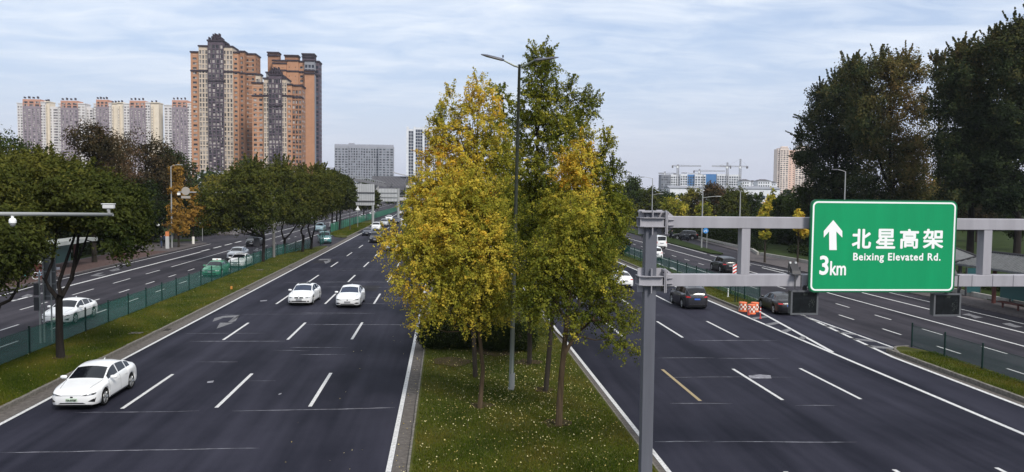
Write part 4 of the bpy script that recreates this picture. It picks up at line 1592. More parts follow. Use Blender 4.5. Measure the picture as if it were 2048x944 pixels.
m = MB(); m.lathe([(.035, 0), (.035, .1), (.001, .11)], 8, c=(at(1006, 116, lb.y).x - lb.x, 0, at(1006, 116, lb.y).z - .08)); m.obj('light_sensor', LHEAD, lamp)


def street_lamp(x, y, h, label, dirn=-1, arm=1.6, low=None, zb=0.1, mat=POLE_L):
    t = thing('street_lamp', label, 'street lamp', (x, y, zb))
    m = MB(); m.tube([(0, 0, 0), (0, 0, h * .5), (0, 0, h)], [.12, .10, .07], 8); m.obj('pole', mat, t)
    def arm_(z, L, s):
        m = MB(); m.tube([(0, 0, z), (s * L * .5, 0, z + .16), (s * L, 0, z + .26)], .04, 6); m.obj('arm', mat, t)
        m = MB(); m.box(min(s * L, s * (L + .8)), max(s * L, s * (L + .8)), -.15, .15, z + .20, z + .31); bevel(m.obj('lamp_head', LHEAD if mat == POLE_L and s < 0 else POLE_L, t), .03)
    arm_(h, arm, dirn)
    if low:
        arm_(low, arm * .8, -dirn)
    return t


p = G(344, 497)
street_lamp(p.x, p.y, at(345, 333, p.y).z - .1, 'slender street lamp in front of the orange ginkgo on the left pavement', 1, .8)
p = G(1403, 497.5)
street_lamp(p.x, p.y, at(1407, 351, p.y).z, 'street lamp beside the blue cycle sign, with a lower second arm', -1, 2.6, low=at(1405, 397, p.y).z)
p = G(1303, 475)
street_lamp(p.x, p.y, at(1304, 358, p.y).z, 'street lamp rising behind the top of the gantry post', -1, 1.6, low=at(1303, 391, p.y).z)
p = at(1691, 345, 99)
street_lamp(p.x, 99, p.z, 'street lamp above the green sign in front of the big dark trees', -1, 1.0)
p = at(1481, 385, 108)
street_lamp(p.x, 108, p.z, 'bare lamp pole above the gantry beam between cranes and sign', -1, .4)
p = at(1208, 315, 190)
t = thing('communications_mast', 'thin mast with white antennas rising behind the right side of the ginkgo', 'mast', (p.x, 190, 0))
m = MB(); m.tube([(0, 0, 0), (0, 0, p.z)], [.25, .12], 8); m.obj('pole', POLE_L, t)
m = MB()
for k in range(3):
    a = k * 2.1
    m.box(.5 * math.cos(a) - .12, .5 * math.cos(a) + .12, .5 * math.sin(a) - .1, .5 * math.sin(a) + .1, p.z - 2.4, p.z - .6)
m.box(-.7, .7, -.05, .05, p.z - 1.7, p.z - 1.6)
m.obj('antennas', SWHITE, t)

# camera arm at the left edge
ca = at(0, 428.5, 30); cb = at(226, 429, 30)
t = thing('camera_mast', 'pale grey mast arm reaching in from the left edge with two cameras', 'camera mast', (-18.6, 30, .15))
m = MB(); m.tube([(0, 0, 0), (0, 0, ca.z + .3)], [.13, .10], 10); m.obj('pole', POLE_L, t)
m = MB(); m.tube([(0, 0, ca.z - .15 + .0), (cb.x + 18.6, 0, cb.z - .15)], [.085, .06], 10); m.obj('arm', POLE_L, t, smooth=True)
d = thing('dome_camera', 'white dome camera hanging from the arm at the left edge', 'camera', tuple(at(25, 436, 30)))
m = MB(); m.tube([(0, 0, .10), (0, 0, -.02)], .05, 10); m.lathe([(.001, -.0), (.09, -.01), (.12, -.08), (.12, -.17), (.09, -.2)], 16); m.obj('housing', SWHITE, d)
m = MB(); m.lathe([(.10, -.19), (.085, -.26), (.04, -.30), (.001, -.31)], 14); m.obj('dome', POLE_L, d, smooth=True)
d = thing('box_camera', 'white box camera on top of the arm tip at upper left', 'camera', tuple(at(218, 424, 30)))
m = MB(); m.tube([(0, 0, -.04), (0, 0, .12)], .05, 8); m.box(-.05, .02, -.05, .05, .03, .14); m.obj('bracket', POLE_L, d)
m = MB(); m.box(-.20, .19, -.09, .09, .12, .27); bevel(m.obj('housing', M('camera_white', (.55, .56, .56), .5), d), .03)
m = MB(); m.box(-.23, .20, -.11, .11, .28, .30); m.obj('sun_shield', SWHITE, d)

# board and signals at the left, by the forked tree
t = thing('roadside_board', 'tall grey metal board on two posts behind the forked tree, seen from the back', 'board', (-21.55, 46.6, .1))
pa, pb = at(84, 488, 46.6), at(113, 600, 46.6)
w0, w1, z0, z1 = pa.x + 21.55, pb.x + 21.55, pb.z - .1, pa.z - .1
m = MB(); m.box(w0, w1, -.03, .03, z0, z1); m.obj('panel', M('board_back_grey', (.13, .135, .14), .55, .3, noise=.2), t)
m = MB()
for k in range(5):
    z = z0 + .2 + (z1 - z0 - .4) * k / 4
    m.box(w0 + .03, w1 - .03, -.07, -.03, z, z + .05)
m.obj('stiffener', POLE_L, t)
for x in (w0 + .08, w1 - .22):
    m = MB(); m.tube([(x, -.12, 0), (x, -.12, z1 - .1)], .045, 8); m.obj('post', POLE_L, t)
t = thing('traffic_signal', 'black traffic signal seen from behind on the post left of the metal board', 'traffic light', (at(77, 700, 46.3).x, 46.3, .1))
m = MB(); m.tube([(.12, 0, 0), (.12, 0, 3.9)], .05, 8); m.obj('post', POLE_L, t)
for py0, py1 in ((566, 590), (594, 621)):
    za, zb_ = at(77, py0, 46.3).z - .1, at(77, py1, 46.3).z - .1
    m = MB(); m.box(-.16, .1, -.1, .12, zb_, za); bevel(m.obj('signal_head', STEEL_D, t), .03)
    m = MB(); m.lathe([(.09, .12), (.10, .30)], 10, c=(-.03, 0, (za + zb_) / 2), axis='y'); m.obj('visor', STEEL_D, t)

# mast arm over the left side road
t = thing('signal_mast', 'mast with a long arm over the left side road, its pole among the median trees', 'signal mast', (-21.1, 102.2, .1))
hz_ = at(430, 385, 102.2).z - .1
m = MB(); m.tube([(0, 0, 0), (0, 0, hz_ + .3)], [.2, .14], 10); m.obj('pole', M('mast_grey', (.16, .155, .15), .6), t)
xe = at(356, 385, 102.2).x + 21.1
m = MB(); m.tube([(0, 0, hz_), (xe, 0, hz_)], [.1, .07], 8); m.obj('arm', POLE_L, t)
xq = at(433, 385, 102.2).x + 21.1
m = MB(); m.tube([(xq, 0, hz_), (xq, 0, hz_ - 1.7)], .05, 6); m.tube([(xq - .8, 0, hz_ - 1.75), (xq + 1.1, 0, hz_ - 1.75)], .045, 6); m.obj('drop_bracket', POLE_L, t)
m = MB(); m.box(xe - .05, xe + .25, -.15, .15, hz_ - .35, hz_ - .08); m.obj('camera', SWHITE, t)
xs = at(372, 385, 102.2).x + 21.1
m = MB(); m.plate([(xs + .5 * math.cos(a * .3927), hz_ + .15 + .5 * math.sin(a * .3927)) for a in range(16)], -.13, -.10)
m.box(xs - .55, xs + .55, -.13, -.10, hz_ - .75, hz_ - .45); m.obj('sign_back', M('sign_back_grey', (.32, .30, .27), .6), t)
p = G(420, 461)
t = thing('camera_post', 'grey post with a white ball camera on the left pavement behind the round sign', 'camera post', (p.x, p.y, .1))
m = MB(); m.tube([(0, 0, 0), (0, 0, at(420, 412, p.y).z)], .12, 8); m.obj('post', POLE_L, t)
m = MB(); m.tube([(0, 0, at(420, 413, p.y).z), (.9, 0, at(420, 413, p.y).z)], .06, 6); m.lathe([(.001, -.3), (.25, -.15), (.3, .05), (.2, .25), (.001, .3)], 12, c=(.5, -.1, at(420, 426, p.y).z)); m.obj('ball_camera', SWHITE, t)

# round sign, kiosk, blue sign, hazard board
p = G(405, 484)
t = thing('round_sign', 'round white traffic sign seen on its grey post at the grass corner', 'road sign', (p.x, p.y, .15))
zc = at(405, 441.5, p.y).z - .15
m = MB(); m.tube([(0, 0, 0), (0, 0, zc)], .045, 8); m.obj('post', POLE_L, t)
m = MB(); m.lathe([(.001, 0), (.52, 0), (.52, .03), (.001, .03)], 24, c=(0, -.08, zc), axis='y'); m.obj('sign_back', M('round_sign_grey', (.36, .37, .38), .5), t)
m = MB(); m.box(-.3, .3, -.11, -.08, zc - .06, zc + .05); m.obj('sign_clamp', STEEL_D, t)
p = G(335, 499)
t = thing('information_pillar', 'white pillar with an orange top by the left kerb', 'pillar', (p.x, p.y, .13))
zt = at(335, 463, p.y).z - .13
m = MB(); m.box(-.22, .22, -.12, .12, 0, zt * .72); m.obj('pillar_body', M('pillar_white', (.45, .46, .47), .5), t)
m = MB(); m.box(-.22, .22, -.12, .12, zt * .72, zt); m.obj('pillar_top', M('pillar_orange', (.6, .22, .09), .5), t)
t = thing('double_lamp', 'low post with two small white globe lamps by the left bus stop', 'lamp', (at(336, 450, 122).x, 122, .1))
zg = at(336, 450, 122).z - .1
m = MB(); m.tube([(0, 0, 0), (0, 0, zg + .15)], .06, 8); m.tube([(-1.4, 0, zg + .15), (1.4, 0, zg + .15)], .04, 6); m.obj('post', STEEL_D, t)
for s in (-1.4, 1.4):
    m = MB(); m.lathe([(.001, .15), (.16, .1), (.22, -.02), (.14, -.16), (.001, -.2)], 12, c=(s, 0, zg)); m.obj('globe', SWHITE, t, smooth=True)
p = G(1407, 498)
t = thing('cycle_sign', 'small round blue sign with a white cycle symbol beside the street lamp', 'road sign', (p.x + .15, p.y - .3, .15))
zc = at(1406, 461, p.y).z - .15
m = MB(); m.tube([(.25, 0, 0), (.25, 0, zc)], .05, 8); m.obj('post', POLE_L, t)
m = MB(); m.lathe([(.001, 0), (.42, 0), (.42, .03), (.001, .03)], 24, c=(0, -.1, zc), axis='y'); m.obj('sign_face', M('sign_blue', (.03, .20, .52), .4), t)
m = MB()
for cx_ in (-.18, .16):
    p_ = [(cx_ + .11 * math.cos(k * .6283), zc - .1 + .11 * math.sin(k * .6283)) for k in range(10)]
    q_ = [(cx_ + .07 * math.cos(k * .6283), zc - .1 + .07 * math.sin(k * .6283)) for k in range(10)]
    ring(m, p_, q_, -.105)
m.plate([(-.18, zc - .1), (-.06, zc + .12), (-.02, zc + .12), (-.14, zc - .1)], -.11, -.104)
m.plate([(-.06, zc + .06), (.12, zc + .06), (.12, zc + .1), (-.06, zc + .1)], -.112, -.106)
m.plate([(.16, zc - .1), (.06, zc + .18), (.1, zc + .18), (.2, zc - .1)], -.11, -.104)
m.obj('cycle_symbol', SWHITE, t)

ORANGE = M('barrel_orange', (.72, .17, .07), .6)
HAZR = M('hazard_red', (.55, .06, .05), .5)
t = thing('hazard_board', 'red and white striped hazard board on two dark posts at the tip of the median', 'hazard board', (at(1469, 548, 62).x, 62, .1))
z0, z1 = at(1469, 549, 62).z - .1, at(1469, 529, 62).z - .1
m = MB(); m.box(-.15, .15, -.02, .02, z0, z1); m.obj('board', SWHITE, t)
m = MB()
for k in range(3):
    z = z0 + .02 + k * (z1 - z0) / 3
    m.plate([(-.148, z), (.148, z + .17), (.148, z + .3), (-.148, z + .13)], -.026, -.021)
m.obj('stripes', HAZR, t)
for x in (.12, .34):
    m = MB(); m.tube([(x, 0.05, 0), (x, 0.05, z1 + .3)], .04, 8); m.obj('post', POST, t)

for i, (px, py, lab) in enumerate([(1488.5, 624, 'checkered orange crash barrel, leftmost of three at the median tip'), (1506, 629, 'checkered orange crash barrel, nearest and middle one of three'), (1512.5, 624.5, 'checkered orange crash barrel, rear right one of three')]):
    p = G(px, py)
    t = thing('crash_barrel', lab, 'barrel', (p.x, p.y + .3, .0), group='crash barrels at the median tip')
    m = MB(); m.lathe([(.001, 0), (.30, 0), (.31, .05), (.285, .08), (.285, .62), (.30, .65), (.285, .69), (.001, .70)], 20); m.obj('barrel_body', ORANGE, t)
    m = MB(); m2 = MB()
    for r_ in range(3):
        for k in range(12):
            a0, a1 = k * math.pi / 6, (k + 1) * math.pi / 6
            z = .14 + r_ * .155
            q = [(.289 * math.cos(a), .289 * math.sin(a), zz_) for zz_ in (z, z + .15) for a in (a0, (a0 + a1) / 2, a1)]
            (m if (k + r_) % 2 else m2).add(q, [(0, 1, 4, 3), (1, 2, 5, 4)])
    m.obj('white_checks', M('check_white', (.75, .70, .62), .5), t)
    m2.obj('red_checks', M('check_red', (.42, .07, .03), .5), t)
for px, py, h, lab in [(1497, 631, 'red'), (1521, 637, 'red')] and [(1497.5, 630, .75, 'thin red marker post between the crash barrels'), (1520.5, 637, .8, 'thin red marker post right of the crash barrels'), (1456, 597, .7, 'short white marker post on the grass behind the gantry beam')]:
    p = G(px, py)
    t = thing('marker_post', lab, 'marker post', (p.x, p.y, 0.0 if 'red' in lab else .14))
    m = MB(); m.tube([(0, 0, 0), (0, 0, .04)], .1, 10); m.tube([(0, 0, .04), (0, 0, h)], .04, 8); m.obj('post_body', HAZR if 'red' in lab else SWHITE, t)
    m = MB(); m.tube([(0, 0, h * .55), (0, 0, h * .65)], .043, 8); m.tube([(0, 0, h * .8), (0, 0, h * .9)], .043, 8); m.obj('reflective_band', SWHITE if 'red' in lab else POLE_L, t)
p = G(463, 582)
t = thing('marker_post', 'tiny orange marker box in the grass of the left median', 'marker', (p.x, p.y, .15))
m = MB(); m.box(-.07, .07, -.07, .07, 0, .25); m.obj('post_body', M('marker_amber', (.5, .22, .05), .6), t)
for px, py in ((273, 672), (520, 543)):
    p = G(px, py)
    t = MB(); t.box(-.35, .35, -.25, .25, 0, .03); m_ = t.obj('manhole_cover', CONC, None, loc=(p.x, p.y, .165))
    tag(m_, 'concrete inspection cover in the left median grass ' + ('near the forked tree' if px < 300 else 'near the pair of white cars'), 'manhole cover')

# small boxes, white bollard signs and sign backs on the left median
p = G(538, 522)
t = thing('equipment_box', 'dark equipment box on two short posts behind the median fence', 'box', (-21.9, p.y - 2, .1))
za, zb_ = at(538, 476, p.y - 2).z - .1, at(538, 493, p.y - 2).z - .1
m = MB(); m.box(-.33, .33, -.1, .1, zb_, za); bevel(m.obj('housing', STEEL_D, t), .02)
for s in (-.2, .2):
    m = MB(); m.tube([(s, 0, 0), (s, 0, zb_)], .03, 6); m.obj('post', STEEL_D, t)


def sign_back(name, px0, px1, py0, py1, Y, poles, label, ribs, vert=True, rails=()):
    a, b = at(px0, py0, Y), at(px1, py1, Y)
    W, H = b.x - a.x, a.z - b.z
    t = thing(name, label, 'road sign', (a.x, Y, 0))
    m = MB(); m.plate(rrect(0, W, b.z, a.z, .25), 0, .05); m.obj('panel', ALU, t)
    m = MB()
    for k in range(ribs):
        x = W * (k + 1) / (ribs + 1)
        m.box(x - .05, x + .05, -.07, 0, b.z + .05, a.z - .05)
    m.obj('back_ribs', M('rib_grey', (.27, .28, .29), .6, .2), t)
    for z in rails:
        zz_ = at(px0, z, Y).z
        m = MB(); m.box(-1.1, W, -.25, -.12, zz_ - .1, zz_ + .1); m.obj('rail', STEEL_D if vert else POLE_L, t)
    for x_, r_, zt_ in poles:
        q = at(x_, py1, Y)
        m = MB(); m.tube([(q.x - a.x, .3, 0), (q.x - a.x, .3, at(x_, zt_, Y).z)], r_, 8); m.obj('post', POLE_L, t)
    return t


sign_back('sign_panel', 711, 749, 368, 411, 190, [(745.5, .28, 374)], 'back of a big ribbed aluminium sign panel above the left median', 8, rails=(385, 402))
sign_back('sign_panel', 757.5, 794.5, 377, 403, 232, [(796.5, .35, 377)], 'back of a wide gridded sign panel farther along, left of the ginkgo', 5, vert=False, rails=(385, 394))
p = G(700, 462)
t = thing('camera_post', 'thin dark post with a side arm standing before the ribbed sign back', 'post', (p.x, p.y, .1))
zt = at(700, 396, p.y).z - .1
m = MB(); m.tube([(0, 0, 0), (0, 0, zt)], .09, 8); m.tube([(0, 0, zt - .8), (1.2, 0, zt - .8)], .05, 6); m.obj('post_body', STEEL_D, t)
t = thing('warning_sign', 'white triangular sign seen from behind on a post near the netting', 'road sign', (at(715.5, 436, 180).x, 180, 0))
za, zb_ = at(715.5, 412, 180).z, at(715.5, 420.5, 180).z
m = MB(); m.tube([(0, .06, 0), (0, .06, za - .2)], .05, 6); m.obj('post', POLE_L, t)
m = MB(); m.plate([(-.5, zb_), (.5, zb_), (0, za + .05)], 0, .03); m.obj('sign_back', M('triangle_white', (.7, .72, .72), .5), t)

# bollards and railing far left
t = thing('railing', 'pale roadside railing far away behind the left side road', 'railing', (-38, 150, .1))
m = MB()
for k in range(60):
    m.box(-.04, .04, k * 2.2, k * 2.2 + .1, 0, 1.1)
m.box(-.03, .03, 0, 131, 1.0, 1.08); m.box(-.03, .03, 0, 131, .5, .56)
m.obj('rails', POLE_L, t)
m = MB(); m.box(-.12, .12, -.06, .06, 0, .9)
bm_ = m.mesh('bollard_body', SWHITE)
for i, (px, py, lab) in enumerate([(380, 459, 'white notice post by the hedge, left of the round sign'), (427, 462, 'white notice post near the grey camera post'), (293, 476, 'white notice post in the dark hedge left of the orange pillar'), (268, 478, 'leftmost white notice post in the dark hedge'), (624, 446, 'white post at the far pavement between trunks')]):
    p = G(px, py)
    t = thing('notice_post', lab, 'post', (p.x, p.y, .12)); link('notice_board', bm_, t); t.scale = (1.4, 1, 1.6)

# ================================================================== bus stops
DKRED = M('shelter_red_brown', (.10, .035, .03), .6)
ROOFG = M('shelter_roof', (.34, .36, .35), .6, noise=.15, nscale=1)
TILE = M('roof_tiles_grey', (.12, .125, .13), .8, noise=.2, nscale=3)
t = thing('bus_shelter', 'long bus shelter with a pale flat roof behind the forked tree', 'bus shelter', (-39.6, 84, .13))
m = MB(); m.box(-1.3, 1.3, -11, 9, 2.75, 2.95); m.obj('roof', ROOFG, t)
m = MB(); m.box(1.3, 1.36, -11, 9, 2.6, 3.0); m.obj('fascia', SWHITE if False else ROOFG, t)
for y in (-10, -4, 3, 8.4):
    m = MB(); m.box(-.9, -.65, y - .12, y + .12, 0, 2.75); m.obj('pillar', DKRED, t)
for y0 in (-9, 4):
    m = MB(); m.box(-.80, -.74, y0, y0 + 3.2, .5, 2.3); m.obj('poster_panel', M('poster_teal', (.05, .14, .13), .3), t)
for y0 in (-7, -1, 5):
    m = MB(); m.box(-.4, .1, y0, y0 + 2.2, .42, .48); m.box(-.2, -.1, y0 + .2, y0 + .3, 0, .42); m.box(-.2, -.1, y0 + 1.9, y0 + 2, 0, .42); m.obj('bench', STEEL_D, t)
t = thing('bus_stop_column', 'red brown advertising column at the far end of the left bus shelter', 'column', (-39.2, 101.5, .13))
m = MB(); m.box(-.5, .5, -.3, .3, 0, 2.9); m.obj('column_body', DKRED, t)
m = MB(); m.box(-.35, .35, -.33, -.3, .6, 2.5); m.obj('poster', M('poster_dark', (.05, .06, .07), .3), t)
t = thing('notice_board', 'white notice board beside the parked bicycles on the left pavement', 'notice board', (at(77, 530, 80).x, 80, .13))
m = MB(); m.tube([(0, 0, 0), (0, 0, 2.6)], .05, 6); m.obj('post', POLE_L, t)
m = MB(); m.box(-.3, .3, -.04, .04, at(77, 536, 80).z - .13, at(77, 522, 80).z - .13); m.obj('board', SWHITE, t)
t = thing('notice_board', 'red brown box cabinet right of the parked bicycles', 'cabinet', (at(78, 550, 79).x, 79, .13))
m = MB(); m.box(-.28, .28, -.2, .2, 0, 1.3); m.obj('cabinet_body', DKRED, t)


def bicycle(x, y, rz, col, label):
    t = thing('bicycle', label, 'bicycle', (x, y, .13), rz, 'hire bicycles parked on the left pavement')
    fr = M('cycle_' + col[0], col[1], .4)
    for wx in (-.52, .52):
        m = MB()
        m.tube([(wx + .31 * math.cos(a * math.pi / 9), 0, .33 + .31 * math.sin(a * math.pi / 9)) for a in range(19)], .025, 5, cap=False)
        w_ = m.obj('wheel', TYRE if col[0] != 'blue' else SWHITE, t)
        m = MB()
        for a in range(6):
            m.tube([(wx, 0, .33), (wx + .3 * math.cos(a * 1.047), 0, .33 + .3 * math.sin(a * 1.047))], .006, 4)
        m.obj('spokes', POLE_L, w_)
    m = MB()
    m.tube([(-.52, 0, .33), (-.1, 0, .36), (.3, 0, .75), (.52, 0, .33)], .022, 6)
    m.tube([(-.1, 0, .36), (-.22, 0, .85)], .022, 6); m.tube([(-.52, 0, .33), (-.2, 0, .72)], .018, 6); m.tube([(-.2, 0, .6), (.3, 0, .75)], .02, 6); m.tube([(.3, 0, .75), (.27, 0, 1.02)], .02, 6)
    m.obj('frame', fr, t)
    m = MB(); m.tube([(.22, -.26, 1.03), (.3, 0, 1.02), (.22, .26, 1.03)], .016, 6); m.obj('handlebar', STEEL_D, t)
    m = MB(); m.lathe([(.001, 0), (.1, .01), (.11, .04), (.001, .06)], 8, c=(-.23, 0, .86)); m.obj('saddle', STEEL_D, t)
    m = MB(); m.box(.3, .58, -.14, .14, .78, 1.0); m.obj('basket', fr, t)


bicycle(-38.7, 77.2, .1, ('turquoise', (.10, .50, .44)), 'turquoise hire bicycle, leftmost of the three parked ones')
bicycle(-36.9, 77.6, .15, ('blue', (.25, .45, .6)), 'pale blue bicycle with white wheels in the middle of three')
bicycle(-36.4, 78.6, .5, ('grey', (.12, .13, .16)), 'dark grey bicycle at the right of the three parked ones')

# right: tiled shelter roofs at the far kerb
for nm, X, Y0, Y1, Z, lab in (('near', 43.2, 44, 62.5, 3.1, 'long roadside shelter with a grey tiled hip roof at the right edge'), ('far', 44.2, 66, 77, 3.1, 'smaller roadside shelter with a grey tiled hip roof just beyond the long one')):
    t = thing('tiled_shelter', lab, 'shelter', (X, (Y0 + Y1) / 2, .13))
    L = (Y1 - Y0) / 2
    m = MB(); W = 2.0; h = 1.0
    m.add([(-W, -L, Z), (W, -L, Z), (W, L, Z), (-W, L, Z), (0, -L + 1.7, Z + h), (0, L - 1.7, Z + h), (-W, -L, Z - .14), (W, -L, Z - .14), (W, L, Z - .14), (-W, L, Z - .14)],
          [(0, 1, 4), (1, 2, 5, 4), (2, 3, 5), (3, 0, 4, 5), (0, 6, 7, 1), (1, 7, 8, 2), (2, 8, 9, 3), (3, 9, 6, 0), (9, 8, 7, 6)])
    m.obj('roof', TILE, t)
    m = MB()
    n_ = int(2 * L / .28)
    for k in range(1, n_):
        y = -L + 2 * L * k / n_
        e = max(0, min(1, min(y + L, L - y) / 1.7))
        for s in (-1, 1):
            m.tube([(s * W, y, Z + .02), (s * W * (1 - e), y, Z + h * e + .02)], .045, 4, cap=False)
    rt = m.obj('tile_rows', TILE, t); rt['kind'] = 'stuff'
    m = MB(); m.tube([(0, -L + 1.7, Z + h + .05), (0, L - 1.7, Z + h + .05)], .1, 6)
    for sx in (-1, 1):
        for sy in (-1, 1):
            m.tube([(0, sy * (L - 1.7), Z + h + .04), (sx * W, sy * L, Z + .08)], .08, 6)
    m.obj('ridge', M('ridge_dark', (.05, .05, .055), .8), t)
    for k in range(4):
        y = -L + 1.2 + (2 * L - 2.4) * k / 3
        m = MB(); m.box(.5, .72, y - .11, y + .11, 0, Z - .1); m.obj('pillar', DKRED if k % 2 else STEEL_D, t)
    m = MB(); m.box(.55, .62, -L + 2, L - 2, .6, 2.4); m.obj('back_panel', M('shelter_panel_teal', (.03, .10, .10), .3), t)
    for k in range(2):
        y = -L * .6 + k * L
        m = MB(); m.box(-.6, -.1, y, y + 2.2, .42, .5); m.box(-.4, -.3, y + .2, y + .3, 0, .42); m.box(-.4, -.3, y + 1.9, y + 2, 0, .42); m.obj('bench', DKRED, t)
for px, py, lab in ((1945, 595, 'left'), (2035, 612, 'right')):
    p = G(px, py)
    t = thing('advert_board', 'dark teal advertising board under the gantry at far right, %s one' % lab, 'advert board', (p.x, p.y, .13))
    m = MB(); m.box(-.6, .6, -.08, .08, .3, 2.4); m.obj('board', M('advert_teal', (.02, .07, .08), .25), t)
    m = MB(); m.box(-.66, -.6, -.1, .1, 0, 2.45); m.box(.6, .66, -.1, .1, 0, 2.45); m.obj('frame', STEEL_D, t)

# ================================================================== people
SKIN = M('skin', (.45, .28, .2), .7)


def person(x, y, rz, top, legs, label, pose='stand', z=.13):
    """one continuous skinned body; legs and jacket by height"""
    t = thing('person', label, 'person', (x, y, z), rz)
    J = {'stand': dict(hip=.92, chest=1.38, knee=(.1, .03, .5), knee2=(-.1, -.05, .5), foot=(.11, .05, .05), foot2=(-.11, -.12, .05), el=(.26, .02, 1.12), el2=(-.26, -.04, 1.12), ha=(.24, .18, .92), ha2=(-.26, .05, .88)),
         'ride': dict(hip=.78, chest=1.24, knee=(.16, .38, .62), knee2=(-.16, .38, .62), foot=(.14, .25, .22), foot2=(-.14, .25, .22), el=(.26, .18, 1.02), el2=(-.26, .18, 1.02), ha=(.24, .42, 1.0), ha2=(-.24, .42, 1.0))}[pose]
    vs = [(0, 0, J['hip']), (0, .02, (J['hip'] + J['chest']) / 2), (0, 0, J['chest']), (0, .01, J['chest'] + .13), (0, .03, J['chest'] + .22), (0, .03, J['chest'] + .34),
          (.18, 0, J['chest'] + .02), J['el'], J['ha'], (-.18, 0, J['chest'] + .02), J['el2'], J['ha2'], (.1, 0, J['hip'] - .05), J['knee'], J['foot'], (-.1, 0, J['hip'] - .05), J['knee2'], J['foot2'],
          (J['foot'][0], J['foot'][1] + .17, J['foot'][2] - .01), (J['foot2'][0], J['foot2'][1] + .17, J['foot2'][2] - .01)]
    es = [(0, 1), (1, 2), (2, 3), (3, 4), (4, 5), (2, 6), (6, 7), (7, 8), (2, 9), (9, 10), (10, 11), (0, 12), (12, 13), (13, 14), (0, 15), (15, 16), (16, 17), (14, 18), (17, 19)]
    R = [.15, .14, .16, .055, .095, .07, .075, .05, .04, .075, .05, .04, .095, .065, .045, .095, .065, .045, .035, .035]
    me = bpy.data.meshes.new('body'); me.from_pydata(vs, es, [])
    o = bpy.data.objects.new('tmp', me); C.objects.link(o)
    o.modifiers.new('skin', 'SKIN')
    for i, v in enumerate(me.skin_vertices[0].data):
        v.radius = (R[i], R[i] * .8)
        v.use_root = i == 0
    s = o.modifiers.new('sub', 'SUBSURF'); s.levels = 1; s.render_levels = 1
    dg = bpy.context.evaluated_depsgraph_get()
    bm = bpy.data.meshes.new_from_object(o.evaluated_get(dg))
    bpy.data.objects.remove(o)
    bm.materials.clear()
    for q in (SKIN, top, legs, INK):
        bm.materials.append(q)
    neck = J['chest'] + .11
    for f in bm.polygons:
        c_ = f.center
        f.use_smooth = True
        f.material_index = 3 if c_.z > neck + .17 or (c_.z > neck + .05 and c_.y < 0) else 0 if c_.z > neck else 3 if c_.z < J['foot'][2] + .06 else 2 if c_.z < J['hip'] - .02 and abs(c_.x) < .2 and (pose == 'stand' or c_.z < J['hip'] - .02) else 1
    bm.name = 'body'
    link('body', bm, t)
    return t


REDJ = M('jacket_red', (.55, .05, .05), .8)
DARKC = M('clothes_dark', (.02, .022, .03), .9)
BLUEC = M('clothes_blue', (.05, .07, .13), .9)
p = G(1284, 477)
person(p.x, p.y, .3, REDJ, DARKC, 'person in a red jacket walking, half hidden by the gantry post', z=.0)
p = G(323, 497)
person(p.x, p.y, 1.2, DARKC, BLUEC, 'person in dark clothes standing left of the orange topped pillar')
p = G(329, 494)
person(p.x, p.y, -.8, BLUEC, DARKC, 'person in blue beside the one in dark clothes near the pillar')


def scooter(x, y, rz, label, rider=None, z=.13):
    t = thing('scooter', label, 'scooter', (x, y, z), rz)
    for yy in (-.6, .62):
        m = MB(); m.lathe([(.12, -.05), (.24, -.05), (.25, 0), (.24, .05), (.12, .05)], 14, c=(0, yy, .25), axis='x'); m.obj('wheel', TYRE, t)
    m = MB(); m.box(-.13, .13, -.75, -.1, .35, .72); m.box(-.13, .13, -.15, .4, .22, .32); m.box(-.16, .16, .38, .5, .25, .95); bevel(m.obj('bodywork', DARKC, t), .04)
    m = MB(); m.box(-.13, .13, -.65, .0, .72, .8); m.obj('seat', TRIM, t)
    m = MB(); m.tube([(0, .48, .9), (0, .42, 1.05)], .03, 6); m.tube([(-.3, .38, 1.06), (.3, .38, 1.06)], .02, 6); m.obj('handlebar', STEEL_D, t)


p = G(1344, 478)
scooter(p.x, p.y, .4, 'motor scooter being ridden on the right pavement near the minibus')
person(p.x, p.y - .1, .4, DARKC, DARKC, 'person in dark clothes riding a scooter on the right pavement', 'ride')
p = G(1369, 483)
scooter(p.x, p.y, .9, 'motor scooter standing on the paved area left of the blue cycle sign')
# ================================================================== trees
def px_lobes(lst, Y, depth=None, oy=0):
    """lobes given as they appear at distance Y -> ellipsoids in the place"""
    out = []
    for l in lst:
        px, py, rx, ry, ti = l[:5]
        c = at(px, py, Y)
        rx_, rz_ = rx * Y / FPX, ry * Y / FPX
        ry_ = depth or (rx_ + rz_) / 2
        dy = l[5] if len(l) > 5 else RNG.uniform(-.5, .5) * ry_ * .7
        out.append((c.x, c.y + oy + dy, c.z, rx_, ry_, rz_, ti))
    return out


